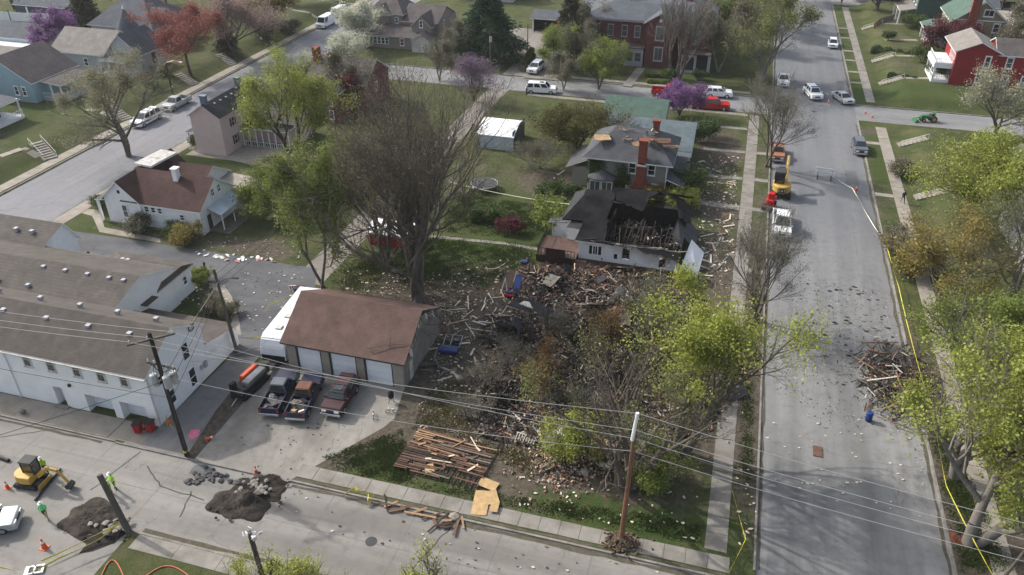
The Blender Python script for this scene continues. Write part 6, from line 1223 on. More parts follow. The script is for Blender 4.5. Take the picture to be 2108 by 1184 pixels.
# ================================================================ EXCAVATORS
def excavator(name, label, loc, yaw, sc_=1.0, cab='darkgrey', cat_text=False, big=False, arm=((0,1.1,.8),(0,2.2,2.3),(0,3.6,1.9),(0,4.4,.5)), z=0):
    e = thing(name, label, 'excavator', (*loc, z), yaw); e.scale = (sc_,)*3
    for s in (-1, 1):
        q = MB(); extr(q, [(-1.15,.25),(-.95,.02),(.95,.02),(1.15,.25),(1.0,.5),(-1.0,.5)], s*.72-.2, s*.72+.2); q.bevel(.07); t = q.build('track', M['rubber'], e)
        for k in range(4): MB().tube((s*.72-.21, -.75+k*.5, .24), (s*.72+.21, -.75+k*.5, .24), .13, n=8).build('roller', M['darkgrey'], t)
    MB().box(-.5, .5, -.6, .6, .3, .62).build('undercarriage', M['darkgrey'], e)
    q = MB(); pr = []
    for k in range(13): a = math.pi+math.pi*k/12; pr.append((.85*math.cos(a), -.25+.95*math.sin(a)))
    pr += [(.85, .75), (-.85, .75)]; lo = [(x, y, .65) for x, y in pr]; hi = [(x*.96, y*.96, 1.35) for x, y in pr]; n = len(pr)
    q.add(lo+hi, [tuple(range(n-1, -1, -1)), tuple(range(n, 2*n))]+[(i, (i+1)%n, (i+1)%n+n, i+n) for i in range(n)]); q.bevel(.06); b = q.build('counterweight_body', M['yellow'], e)
    cx0, cx1 = (-.8, .15)
    f = MB()
    for x in (cx0, cx1-.07):
        for y in (-.35, .68): f.box(x, x+.07, y, y+.07, 1.2, 2.45)
    f.box(cx0, cx1, -.35, .75, 1.15, 1.3); f.build('cab_frame', M['black'], e); MB().box(cx0-.05, cx1+.05, -.42, .84, 2.45, 2.58).bevel(.04).build('cab_roof', M[cab], e)
    MB().box(cx0+.04, cx1-.04, -.3, .7, 1.3, 2.42).build('cab_glass', M['carglass'], e)
    P_ = [Vector(p) for p in arm]
    MB().bar(P_[0], P_[1], .26, .34).bevel(.04).build('boom', M['yellow'], e); MB().bar(P_[1], P_[2], .22, .26).bevel(.03).build('stick', M['yellow'], e)
    MB().bar(P_[2], P_[3], .2, .22).bevel(.03).build('dipper', M['yellow'], e) if len(P_) > 4 else None
    MB().tube(P_[0]+Vector((0,.3,.1)), P_[0].lerp(P_[1], .75)+Vector((0,.12,-.2)), .05).build('hydraulic_ram', M['chrome'], e); MB().tube(P_[0].lerp(P_[1], .6)+Vector((0,0,.25)), P_[1].lerp(P_[2], .2)+Vector((0,0,.2)), .05).build('hydraulic_ram', M['chrome'], e)
    bp = P_[-1]; q = MB(); extr(q, [(bp.y-.05, bp.z+.25), (bp.y+.3, bp.z), (bp.y+.15, bp.z-.35), (bp.y-.25, bp.z-.4), (bp.y-.4, bp.z-.1)], -.35, .35); q.bevel(.03); q.build('bucket', M['darkgrey'], e)
    if len(P_) <= 4: MB().bar(P_[2], P_[3], .16, .2).build('bucket_link', M['yellow'], e)
    q = MB().box(-.8, .8, 1.35, 1.45, .1, .55); q.build('dozer_blade', M['yellow'], e)
    if cat_text:
        MB().box(-.38, .38, -1.24, -1.2, .78, 1.22).build('badge', M['black'], e)
        tx = bpy.data.curves.new('lettering', 'FONT'); tx.body = 'CAT'; tx.size = .36; tx.align_x = 'CENTER'; tx.align_y = 'CENTER'; tx.extrude = .01; tmp = bpy.data.objects.new('tmp', tx); COL.objects.link(tmp)
        bpy.context.view_layer.update(); me = bpy.data.meshes.new_from_object(tmp.evaluated_get(bpy.context.evaluated_depsgraph_get())); bpy.data.objects.remove(tmp); me.materials.append(M['white'])
        link('lettering', me, e, loc=(0, -1.255, 1.0), rot=(math.pi/2, 0, 0))
    return e
excavator('mini_excavator', 'yellow and black mini excavator with arm reaching right at the lower left', at(66,994), R_(-84), .86, arm=((0,.9,.9),(0,2.2,2.2),(0,3.1,2.0),(0,3.9,.55)))
excavator('excavator', 'larger yellow excavator seen from behind at the left kerb of the main road', at(1606,402), 0, 1.3, cat_text=True, arm=((.35,.9,1.3),(.35,2.4,2.9),(.35,3.3,2.8),(.35,3.9,1.2)))
# flatbed truck with plow / white service truck
st = vehicle('white_service_truck', 'white service truck behind the yellow excavator', 'truck', (1607,470), R_(180), 'whitecar', 'pickup', 6.2, 2.1, 2.2)
rd = thing('red_loader', 'small red loader standing on the verge beside the white service truck', 'machine', (*at(1585,425,.12), .12), R_(170))
MB().box(-.45, .45, -.9, .9, .4, 1.2).bevel(.08).build('body', M['redpaint'], rd); MB().box(-.35, .35, -.3, .5, 1.2, 1.9).bevel(.05).build('operator_cage', M['redpaint'], rd); MB().box(-.8, .8, 1.2, 1.7, .1, .6).bevel(.04).build('bucket', M['darkgrey'], rd)
for s in (-1, 1):
    for y in (-.5, .5): wheel(rd, s*.55, y, .32, .22, 'offwhite')
    MB().bar((s*.5, -.6, 1.3), (s*.5, 1.3, .5), .08, .12).build('lift_arm', M['redpaint'], rd)
# green tractor
gt_ = thing('green_tractor', 'green tractor with front loader on the side street at the right', 'tractor', (*at(1912,250), 0), R_(108)); gt_.scale = (.78,.78,.78)
MB().box(-.4, .4, .2, 1.9, .7, 1.35).bevel(.08).build('hood', M['green'], gt_); MB().box(-.5, .5, -.9, .2, .6, 1.1).bevel(.05).build('rear_body', M['green'], gt_); MB().box(-.3, .3, -.6, -.1, 1.1, 1.6).bevel(.05).build('seat', M['darkgrey'], gt_); MB().box(-.45, .45, -.8, -.7, 1.1, 2.0).bevel(.04).build('roll_bar', M['green'], gt_)
for s in (-1, 1):
    wheel(gt_, s*.75, -.5, .65, .35, 'yellow'); wheel(gt_, s*.6, 1.4, .4, .25, 'yellow'); MB().bar((s*.5, .3, 1.3), (s*.5, 2.7, .5), .1, .14).build('loader_arm', M['green'], gt_)
q = MB(); extr(q, [(2.6,.1),(3.2,.05),(3.0,.6),(2.6,.65)], -.8, .8); q.build('bucket', M['green'], gt_)
# ================================================================ PEOPLE
def person(label, loc, yaw, top='hiviz', pants='jeans', hat='white', pose='stand', z=0.0, group=None, h=1.72):
    p = thing('person', label, 'person', (*loc, z), yaw, group); k = h/1.75
    lean = .12 if pose == 'lean' else 0
    J = [(0,0,.95),(0,.02+lean*.4,1.15),(0,.03+lean,1.38),(0,.04+lean*1.3,1.50),(0,.06+lean*1.6,1.62),        # 0-4 pelvis..head base
         (-.10,0,.90),(-.12,.03,.50),(-.12,-.02,.08),(-.12,.12,.03),(.10,0,.90),(.13,-.05,.50),(.14,-.12,.08),(.14,.02,.03),   # 5-12 legs
         (-.19,.03+lean,1.40),(-.25,.02+lean,1.13),(-.18,.20+lean,.98),(.19,.03+lean,1.40),(.26,.04+lean,1.13),(.16,.24+lean,1.02)]
    if pose == 'walk': J[6] = (-.11,.22,.52); J[7] = (-.11,.22,.10); J[8] = (-.11,.36,.05); J[10] = (.12,-.12,.50); J[11] = (.12,-.36,.12); J[12] = (.12,-.26,.03)
    E_ = [(0,1),(1,2),(2,3),(3,4),(0,5),(5,6),(6,7),(7,8),(0,9),(9,10),(10,11),(11,12),(2,13),(13,14),(14,15),(2,16),(16,17),(17,18)]
    Rr = [.15,.14,.155,.06,.055,.10,.075,.05,.045,.10,.075,.05,.045,.07,.05,.038,.07,.05,.038]
    me = bpy.data.meshes.new('body'); me.from_pydata([tuple(c*k for c in v) for v in J], E_, []); o = bpy.data.objects.new('tmp', me); COL.objects.link(o)
    o.modifiers.new('s', 'SKIN'); sv = me.skin_vertices[0].data
    for i, r in enumerate(Rr): sv[i].radius = (r*k, r*.85*k if i < 3 else r*k)
    sv[0].use_root = True; sb = o.modifiers.new('u', 'SUBSURF'); sb.levels = 1; sb.render_levels = 1
    bpy.context.view_layer.update(); bme = bpy.data.meshes.new_from_object(o.evaluated_get(bpy.context.evaluated_depsgraph_get())); bpy.data.objects.remove(o)
    for m in (pants, top, 'skin', 'darkgrey'): bme.materials.append(M[m])
    for f in bme.polygons:
        c = f.center/k; f.material_index = 3 if c.z < .1 else (0 if c.z < .98 and abs(c.x) < .17 and c.y < .14+lean*.3 else (2 if c.z > 1.5 or (abs(c.x) > .1 and c.z < 1.03 and c.y > .12+lean) else 1)); f.use_smooth = True
    link('body', bme, p)
    bm = bmesh.new(); bmesh.ops.create_uvsphere(bm, u_segments=14, v_segments=10, radius=.105*k); bmesh.ops.scale(bm, vec=(.88, 1.0, 1.2), verts=bm.verts); hm = bpy.data.meshes.new('head'); bm.to_mesh(hm); bm.free(); hm.materials.append(M['skin'])
    hc = Vector(J[4])*k+Vector((0, .02, .06)); hd = link('head', hm, p, loc=hc)
    MB().obox((0, .105*k, 0), (.025, .03, .035)).build('nose', M['skin'], hd)
    for s in (-1, 1): MB().obox((s*.035, .098*k, .02), (.022, .01, .012)).build('eye', M['black'], hd); MB().obox((s*.095, 0, 0), (.015, .04, .05)).build('ear', M['skin'], hd)
    MB().obox((0, .098*k, -.045), (.05, .01, .01)).build('mouth', M['redplastic'], hd)
    for s, j in ((-1, 15), (1, 18)):          # hands with fingers
        hp = Vector(J[j])*k; q = MB(); q.obox(hp+Vector((0,.03,-.02)), (.05,.07,.03))
        for i in range(4): q.tube(hp+Vector((-.03+i*.02,.06,-.02)), hp+Vector((-.03+i*.02,.11-abs(i-1.5)*.008,-.05)), .009, .007, 5)
        q.tube(hp+Vector((-s*.03,.01,-.01)), hp+Vector((-s*.055,.06,-.03)), .011, .008, 5); q.build('hand', M['skin'], p)
    if hat:
        q = MB(); q.tube(hc+Vector((0,0,.03)), hc+Vector((0,0,.10)), .135*k, .12*k, 14); q.tube(hc+Vector((0,0,.10)), hc+Vector((0,0,.16)), .12*k, .06*k, 14); q.tube(hc+Vector((0,.02,.02)), hc+Vector((0,.02,.035)), .17*k, .17*k, 14); q.build('hard_hat', M[hat], p, smooth=False)
    else: MB().tube(hc+Vector((0,-.01,.0)), hc+Vector((0,-.01,.14)), .112*k, .07*k, 12).build('hair', M['darkgrey'], p)
    return p
person('worker in green vest and white hard hat standing behind the mini excavator arm', at(97,975), R_(200))
person('worker in mint green vest and brown trousers walking alone below the mini excavator', at(97,1068), R_(-140), 'hiviz2', 'brownpants', pose='walk')
person('worker in green vest, the right one of the pair by the leaning pole', at(238,1007), R_(170), pose='stand')
person('worker in yellow green vest bending behind the leaning pole, left of the pair', at(228,1015), R_(190), pose='lean')
person('pedestrian in dark clothes walking at the top end of the right sidewalk', at(1731,12), R_(10), 'bluejac', 'jeans', None, 'walk', .15)
person('person in dark clothes walking on the right sidewalk beside the round green tree', at(1857,418,.15), R_(20), 'darkgrey', 'jeans', None, 'walk', .16)
person('person in dark jacket standing at the rear of the white utility vehicle', at(1084,196), R_(-70), 'darkgrey', 'jeans', 'white', 'stand')
gk = thing('black_grill', 'black upright grill standing at the corner of the right garage door', 'grill', (*at(806,828,.13), .13)); MB().tube((0,0,.5), (0,0,1.0), .26, .26, 12).bevel(.06).build('drum', M['black'], gk); MB().tube((0,0,1.0), (0,0,1.25), .26, .1, 12).build('lid', M['black'], gk)
for a_ in (0, 2.1, 4.2): MB().tube((.12*math.cos(a_),.12*math.sin(a_),.5), (.3*math.cos(a_),.3*math.sin(a_),0), .025).build('leg', M['darkgrey'], gk)
# ================================================================ STREET FURNITURE
def cone(label, px, z=0, group=None, tilt=None, s=1.0):
    c = thing('traffic_cone', label, 'traffic cone', (*at(*px), z), 0, group); c.scale = (s,)*3
    MB().box(-.2, .2, -.2, .2, 0, .04).build('base', M['orange'], c); MB().tube((0,0,.04), (0,0,.72), .15, .03, 12).build('cone', M['orange'], c); MB().tube((0,0,.40), (0,0,.52), .099, .079, 12).build('reflective_band', M['white'], c)
    if tilt: c.rotation_euler = tilt; c.location.z += .15
    return c
cone('orange cone on the corner lot below the walking worker', (92,1128), s=1.3); cone('orange cone beside the broken kerb of the driveway', (528,975), s=1.1); cone('orange cone at the left edge beside the mini excavator', (16,1005))
cone('orange cone standing in the road near the barricade', (1762,394), s=1.2); cone('orange cone on its side holding the tape at the right kerb', (1812,488), tilt=(R_(80), 0, 1.0), s=1.1)
cone('small orange cone in the crossing between the police car and the silver sedan', (1705,213)); cone('small orange cone at the mouth of the side street', (1795,242)); cone('small orange cone on the side street beyond the other', (1781,234))
cone('orange cone lying on the soil by the alley corner', (426,910), .12, tilt=(R_(75), 0, 2.2))
br = thing('road_barricade', 'white and orange striped barricade across the main road', 'barricade', (*at(1696,368), 0), R_(-4))
for s in (-1, 1):
    q = MB(); q.bar((s*.85,-.5,0), (s*.85,0,1.5), .07, .07); q.bar((s*.85,.5,0), (s*.85,0,1.5), .07, .07); q.box(s*.85-.06, s*.85+.06, -.6, .6, 0, .08); q.build('leg', M['darkgrey'], br)
for z in (.75, 1.25): MB().box(-1.25, 1.25, -.3 if z < 1 else -.18, -.2 if z < 1 else -.08, z, z+.34).build('board', M['sheet'], br)
for i in range(6): MB().slab([(-1.05+i*.38, -.305, 1.05), (-.9+i*.38, -.305, 1.05), (-.8+i*.38, -.305, .78), (-.95+i*.38, -.305, .78)], (0, .004, 0)).build('stripe', M['offwhite'], br)
def bin_(label, px, rz):
    b = thing('wheeled_bin', label, 'rubbish bin', (*at(*px), .15), rz); q = MB(); q.obox((0,0,.55), (.62,.7,.9), m=0); q.v = [(x*(.8 if z < .3 else 1), y*(.8 if z < .3 else 1), z) for x, y, z in q.v]; q.bevel(.04); q.build('body', M['redplastic'], b)
    MB().box(-.34, .34, -.38, .4, 1.0, 1.08).bevel(.03).build('lid', M['black'], b); MB().tube((-.3,.42,.95), (.3,.42,.95), .025).build('handle', M['black'], b)
    for s in (-1, 1): MB().tube((s*.3-.03,.3,.12), (s*.3+.03,.3,.12), .12, n=10).build('wheel', M['rubber'], b)
bin_('red wheeled bin with black lid, left one of the pair at the white building corner', (288,893), .3); bin_('red wheeled bin with black lid, right one of the pair at the white building corner', (313,891), .1)
ld = thing('hi_viz_bundle', 'orange and yellow safety gear leaning on the white building corner', 'safety gear', (*at(352,880), .12)); MB().obox((0,0,.5), (.3,.3,.35)).bevel(.08).build('orange_pack', M['orange'], ld); MB().bar((-.35,0,0), (-.1,0,1.2), .12, .04).build('yellow_strap', M['tape'], ld); MB().bar((.3,-.1,0), (-.25,0,.5), .05, .05).build('pole', M['tape'], ld)
# lamp posts at the lot
for px, lab in (((155,548), 'small dark lamp post by the parking lot, left of two close together'), ((193,556), 'small dark lamp post by the parking lot, right of two close together'), ((428,578), 'small dark lamp post beside the pale kerb of the lot')):
    l_ = thing('lamp_post', lab, 'lamp', (*at(*px,.12), .12)); MB().tube((0,0,0), (0,0,1.9), .05, .04).build('post', M['black'], l_); MB().tube((0,0,1.9), (0,0,2.2), .1, .14, 8).build('lamp_head', M['darkgrey'], l_); MB().tube((0,0,2.2), (0,0,2.32), .16, .02, 8).build('cap', M['black'], l_)
# street light on an arm and other poles
def pole(label, xy, h, r=.16, mat='polewood', lean=(0, 0), z=0, name='utility_pole', r1=None):
    p = thing(name, label, 'pole', (*xy, z)); MB().tube((0,0,-.3), (lean[0], lean[1], h), r, r1 or r*.7, 10).build('shaft', M[mat], p); return p
P1 = pole('tall dark utility pole with transformers at the alley corner', (-37.4, 37.7), 11.9, .2, 'polewood', (-.2, 0)); T1 = Vector((-37.6, 37.7, 0))
def P1p(nme, m, fn): q = MB(); fn(q); q.build(nme, M[m], P1)
P1p('crossarm', 'polegrey', lambda q: (q.bar((-1.45,-1.0,11.25), (1.05,1.0,11.4), .11, .13),)); P1p('crossarm', 'polegrey', lambda q: q.bar((-1.45,-.88,11.25), (1.05,1.12,11.4), .11, .13)); P1p('lower_crossarm', 'polegrey', lambda q: q.bar((-1.3,.1,9.0), (1.3,-.1,9.1), .1, .12)); P1p('brace', 'polegrey', lambda q: (q.bar((-.9,0,9.0), (-.15,0,8.3), .04, .05), q.bar((.9,0,9.0), (-.1,0,8.3), .04, .05)))
for x, y, z in ((-1.3,-.9,11.5), (-.3,-.2,11.6), (.95,.9,11.6), (-1.15,.1,9.2), (-.6,.05,9.2), (.6,0,9.2), (1.15,-.1,9.2)): P1p('insulator', 'offwhite', lambda q: q.tube((x,y,z-.12), (x,y,z+.12), .06, .04, 8))
for x, y, z in ((-.75,-.2,7.2), (.5,-.35,7.4), (.55,.35,7.3)):
    P1p('transformer', 'silvercar', lambda q: (q.tube((x,y,z), (x,y,z+.95), .27, .27, 14), q.tube((x,y,z+.95), (x,y,z+1.03), .28, .2, 14))); P1p('bushing', 'offwhite', lambda q: (q.tube((x-.1,y,z+1.0), (x-.1,y,z+1.25), .04, .03, 6), q.tube((x+.1,y,z+1.0), (x+.1,y,z+1.25), .04, .03, 6)))
for k in range(7): P1p('fuse_cutout', 'steel', lambda q: q.bar((-1.2+k*.4, .15, 8.6), (-1.1+k*.4, .25, 8.95), .06, .06))
for k in range(6):
    rr = random.Random(k); a0 = Vector((rr.uniform(-1.2,1.2), .1, 9)); P1p('jumper_wire', 'wiredark', lambda q: q.path([a0, a0+Vector((rr.uniform(-.3,.3), rr.uniform(-.3,.3), -.7)), Vector((rr.uniform(-.5,.6), rr.uniform(-.3,.3), 7.9))], .02, 4))
P1p('conduit', 'darkgrey', lambda q: q.tube((.2,-.1,0), (0,-.12,7), .05)); P1p('marker_band', 'tape', lambda q: q.tube((-.01,0,.55), (-.012,0,.75), .215, .213, 12))
P2 = pole('brown utility pole with a pale metal top in the front yard', (-3.2, 38.75), 10.4, .2, 'polebrown', (.15, 0), .1); MB().tube((.05,-.14,9.6), (.2,-.14,11.9), .12, .11, 8).build('metal_extension', M['sheet'], P2); T2 = Vector((-3.1, 38.7, 0))
mb = MB()
for k in range(260): a = random.random()*6.28; d = abs(random.gauss(0,.55)); c = Vector((d*math.cos(a)*1.3, d*math.sin(a), .05+.45*math.exp(-d*d*2.5))); mb.obox(c, (.18,.16,.1), Euler((random.random()*3, random.random()*3, 0)).to_matrix())
o = mb.build('soil_heap', M['woodred'], kind='stuff'); o.location = (-3.1, 38.6, .1); tag(o, 'loose reddish brown soil heaped round the foot of the brown utility pole', 'soil heap'); o.data.materials[0] = plain('reddish_soil', (.12,.085,.06), 1, .4, 3)
P3 = pole('leaning cut-off dark pole beside the dug hole', (-36.6, 29.9), 4.6, .24, 'polegrey', (-1.75, .75), 0, r1=.2)
P4 = pole('short dark pole stub standing against the sawn pole at the bottom', (-23.4, 27.6), 4.4, .18, 'polegrey', (-.15, .05), 0, r1=.17)
P5 = pole('sawn utility pole with torn pale top at the bottom of the picture', (-23.8, 27.2), 7.2, .17, 'polegrey', (-.25, 0), 0, r1=.15)
mb = MB()
for k in range(9): mb.obox((random.uniform(-.5,.5)-.2, random.uniform(-.3,.3), 7.1+random.uniform(-.2,.35)), (.3,.25,.05), Euler((random.random()*2, random.random()*2, random.random()*3)).to_matrix())
mb.build('torn_wrapping', M['sheet'], P5)
P6 = pole('grey utility pole beside the pale kerb of the asphalt lot', (-41.0, 50.6), 9.0, .17, 'polegrey', (-.5, 0), .12); MB().path([(-.45,0,7.6), (.1,.3,7.9), (.7,.5,8.0)], .045).build('lamp_arm', M['darkgrey'], P6); MB().obox((1.0,.62,8.0), (.7,.28,.14)).bevel(.05).build('lamp_head', M['black'], P6); MB().bar((0,0,0), (1.0,-.2,0.01), .02, .02).build('foot', M['polegrey'], P6)
P7 = pole('pale pole cut off by the lower right edge', (21.0, 41.6), 5.0, .12, 'polegrey', (1.2, .6), .1); MB().tube((1.1,.55,4.6), (1.25,.62,5.3), .16, .16, 10).build('metal_sleeve', M['sheet'], P7)
P8 = pole('dark street pole with a lamp arm beside the silver pickup', (-90.0, 109.6), 6.4, .15, 'polewood', (0, 0), .12); MB().path([(0,0,6.2), (1.4,.2,6.6), (2.4,.3,6.5)], .05).build('lamp_arm', M['steel'], P8); MB().obox((2.6,.3,6.45), (.6,.25,.12)).build('lamp_head', M['white'], P8)
P9 = pole('wooden double pole frame with crossarm beyond the big bare tree', (*at(1010,150), ), 7.5, .15, 'polegrey', (0, 0), .1); MB().bar((-1.3,0,7.2), (1.3,0,7.2), .12, .14).build('crossarm', M['polegrey'], P9); MB().tube((.2,-.3,5.6), (.2,-.3,6.5), .25).build('transformer', M['silvercar'], P9)
pole('thin dark pole beside the blue carport', at(1086,118), 6.2, .1, 'polewood'); pole('thin leaning pole by the white fence at the upper left', atg(38,90)[:2], 6.5, .1, 'polewood', z=1.4)
for px, lab in (((541,100), 'small blue and white street sign on a post above the left street'), ((1553,240), 'small sign post on the verge')):
    s_ = thing('street_sign', lab, 'sign', atg(*px)); MB().tube((0,0,0), (0,0,2.3), .04).build('post', M['darkgrey'], s_); MB().box(-.25, .25, -.05, -.02, 1.8, 2.3).build('sign_plate', M['bluemetal'], s_)
# ================================================================ WIRES
def sag(a, b, s, n=14): a = Vector(a); b = Vector(b); return [a.lerp(b, i/n)-Vector((0, 0, s*4*(i/n)*(1-i/n))) for i in range(n+1)]
def wire(label, a, b, s, r=.022, m='wire', group=None):
    o = MB().path(sag(a, b, s), r, 4).build('power_line', M[m]); return tag(o, label, 'power line', group)
E2 = (21.5, 36.4)
for i, (a, b, c) in enumerate((((-38.9,36.8,11.5), (-3.0,38.7,11.9), (23.5,36.6,10.6)), ((-37.9,37.5,11.6), (-3.0,38.7,10.5), (23.5,36.6,9.5)), ((-36.6,38.6,11.6), (-3.0,38.7,9.8), (23.5,36.6,8.8)), ((-37.5,37.7,8.1), (-3.05,38.7,8.7), (23.5,36.6,7.9)))):
    nm = ('highest', 'second', 'third', 'lowest')[i]
    wire(f'{nm} pale wire between the transformer pole and the brown pole', a, b, .45+.1*i); wire(f'{nm} pale wire running right from the brown pole over the road', b, c, .35)
    if i < 3: wire(f'{("front", "middle", "rear")[i]} pale wire running left from the transformer pole over the roof', a, (-84, a[1]-.5, 11.0), .9)
wire('dark wire running left from the transformer pole past the garage recesses', (-37.4,37.7,6.0), (-84,37,6.3), .6, .025, 'wiredark'); wire('dark wire to the lower left over the street works', (-37.4,37.7,7.6), (-62,14,7), .5, .022, 'wiredark')
for i in range(3): wire(f'{("upper","middle","lower")[i]} dark service wire from the transformer pole to the grey lot pole', (-37.3,37.8,8.2-i*1.1), (-41.4,50.6,8.6-i*.7), .3, .022, 'wiredark'); wire(f'{("upper","middle","lower")[i]} dark wire from the grey lot pole towards the green trees', (-41.4,50.6,8.6-i*.7), (-42,90,8.5-i*.5), .5, .02, 'wiredark')
wire('pale cable strung from the white gable to the lot pole', (-41.5,46.2,6.2), (-41.3,50.6,7.9), .1, .025, 'tapew'); wire('pale line over the middle lawn left of the grey house', (*at(925,380,.5), .9), (*at(1172,430,3), 3.6), .3, .03, 'tapew')
wire('dark wire from the foot of the white wall down to the alley', (-41.5,45.2,3.0), (*at(575,745,.2), 3.0), .6, .02, 'wire')
# ================================================================ TAPE, HOSES
def ribbon(name, label, cat, pts, w, mat):
    mb = MB(); P_ = [Vector(p) for p in pts]; out = []
    for a, b in zip(P_[:-1], P_[1:]): out += sag(a, b, .12*(b-a).length/8, 6)[:-1]
    out.append(P_[-1])
    for i, (a, b) in enumerate(zip(out[:-1], out[1:])):
        d = (b-a).normalized(); t = i*.5; n_ = d.cross(Vector((0, 0, 1))).normalized(); u = (n_*math.cos(t)*.6+Vector((0, 0, 1)))*w/2; mb.slab([a-u, b-u, b+u, a+u], tuple(n_*.008))
    return tag(mb.build(name, M[mat]), label, cat)
Tp = lambda *l: [(*at(x, y, z), z) for x, y, z in l]
ribbon('caution_tape', 'pale tape running from the barricade down the right side of the main road', 'tape', Tp((1712,362,.9),(1755,388,.8),(1768,410,.6),(1790,450,.4),(1812,484,.4)), .09, 'tapew'); ribbon('caution_tape', 'yellow caution tape along the right verge of the main road', 'tape', Tp((1812,484,.4),(1828,515,.9),(1838,548,1.0),(1850,590,1),(1925,870,1.1),(1948,1000,1.0),(2050,1195,1.0)), .065, 'tape')
ribbon('caution_tape', 'yellow caution tape from the leaning pole over the dug hole', 'tape', Tp((256,1065,1.1),(205,1110,.8),(120,1150,.7),(60,1180,.6),(0,1168,.6)), .11, 'tape'); ribbon('caution_tape', 'second yellow tape strand close beside the first at the dug hole', 'tape', Tp((250,1075,.9),(190,1105,.5),(85,1155,.4)), .11, 'tape')
ribbon('caution_tape', 'crumpled yellow tape hanging on the near kerb', 'tape', Tp((706,1020,.25),(730,1005,.7),(745,1012,.7),(758,1018,.6),(757,1040,.2),(770,1018,.5)), .2, 'tape'); ribbon('caution_tape', 'yellow tape on the verge at the bottom corner of the crossing', 'tape', Tp((1508,1010,.9),(1535,1110,.7),(1500,1180,.5)), .09, 'tape')
ribbon('caution_tape', 'yellow tape from the white building corner across the alley', 'tape', Tp((497,695,1.0),(525,696,.9),(546,690,.9)), .12, 'tape'); ribbon('caution_tape', 'short yellow tape loop beside the trailer tail', 'tape', Tp((548,640,1.0),(555,625,.8),(600,610,.8)), .1, 'tape')
def hose(label, pts, r=.038, m='hose'): return tag(MB().path([Vector(p) for p in pts], r, 6).build('hose', M[m]), label, 'hose')
def arc(px0, px1, top, n=16):
    out = []
    for i in range(n+1): t = i/n; x = px0[0]+(px1[0]-px0[0])*t; y = px0[1]+(px1[1]-px0[1])*t-top*math.sin(math.pi*t); out.append((*at(x, y, .18), .18))
    return out
hose('orange duct loop lying on the grass at the bottom left', arc((205,1195), (258,1195), 42)); hose('wider orange duct loop right of the first one', arc((290,1195), (400,1195), 30)); hose('curved pale hose lying behind the white cottage', arc((470,470), (523,395), -25), .04, 'offwhite'); hose('pale curved hose on the lawn in front of the big tree', arc((1040,542), (998,552), -6), .04, 'insul')
hose('black pipe lying across the street beside the mini excavator', Tp((72,1030,.12),(125,965,.12)), .09, 'black'); hose('black pipe at the left edge by the mini excavator', Tp((-10,938,.12),(18,948,.12)), .16, 'black')
# holes and mounds
def mound(label, px, rx, ry, h, mat, n=28, name='soil_mound', seed=1, z=0.0, rz=0):
    rng = np.random.default_rng(seed); x0, y0 = at(*px); g = np.linspace(-1.15, 1.15, n*2); X, Y = np.meshgrid(g, g); rr = np.sqrt(X**2+Y**2); th = np.arctan2(Y, X); lim = 1+.12*np.sin(th*3+seed)+.08*np.sin(th*7)
    B_ = sum(rng.uniform(-.5,.6)*np.exp(-((X-rng.uniform(-1,1))**2+(Y-rng.uniform(-1,1))**2)/rng.uniform(.01,.08)) for _ in range(34)); Z = h*np.clip(1-(rr/lim)**2, 0, 1)**.7*(1+B_)+rng.normal(size=X.shape)*.05*np.clip(1.2-rr, 0, 1); Z = np.where(rr > lim, -.03, Z)
    V = np.stack([X*rx, Y*ry, Z], -1).reshape(-1, 3); k = 2*n; i = (np.arange(k-1)[:, None]*k+np.arange(k-1)[None, :]).reshape(-1)
    keep = ((rr <= lim*1.02).reshape(-1))[i]; i = i[keep]; me = npmesh(name, V, np.stack([i, i+1, i+k+1, i+k], 1), [M[mat]], False); o = link(name, me, loc=(x0, y0, z+.01), rot=(0, 0, rz)); return tag(o, label, 'soil mound')
mound('flat dark soil mound beside the leaning pole', (192,1068), 2.3, 1.7, .34, 'soil', seed=2); mound('dark soil mound spilled over the street below the driveway', (495,1035), 2.3, 1.7, .45, 'soil', seed=3); mound('smaller soil spill joining the driveway edge', (540,1003), 2.0, 1.3, .25, 'soil', seed=4); mound('low soil strip at the driveway mouth', (560,990), 1.2, .7, .2, 'soil', seed=9)
hole = tag(MB().add([(*at(x, y, .02), .02) for x, y in ((150,1105),(205,1098),(245,1085),(262,1096),(235,1118),(190,1135),(162,1140),(178,1120))], [tuple(range(8))]).build('dug_hole', M['pit']), 'dark dug hole in front of the leaning pole', 'hole')
def chunks(label, cat, pxs_, n, mat, s=(.2, .5), seed=0, group=None, name='concrete_chunk', z=.02, spread=(20, 9)):
    rr = random.Random(seed); base = []
    for k in range(5):
        bm = bmesh.new(); bmesh.ops.create_icosphere(bm, subdivisions=1, radius=.5)
        for v in bm.verts: v.co = Vector((v.co.x*rr.uniform(.7,1.2), v.co.y*rr.uniform(.6,1.1), v.co.z*rr.uniform(.3,.6)))
        me = bpy.data.meshes.new(name); bm.to_mesh(me); bm.free(); me.materials.append(M[mat]); base.append(me)
    for k in range(n):
        px = rr.choice(pxs_); x = px[0]+rr.gauss(0, spread[0]); y = px[1]+rr.gauss(0, spread[1]); zz = max(z, 0); o = link(name, rr.choice(base), loc=(*at(x, y, zz), zz+.04), rot=(rr.uniform(-.3,.3), rr.uniform(-.3,.3), rr.random()*6)); k_ = rr.uniform(*s); o.scale = (k_,)*3; tag(o, (('smallest ', 'small ', 'large ', 'largest ')[min(3, int(4*(k_-s[0])/(s[1]-s[0])))]+label) if n > 1 else label, cat, group or label)
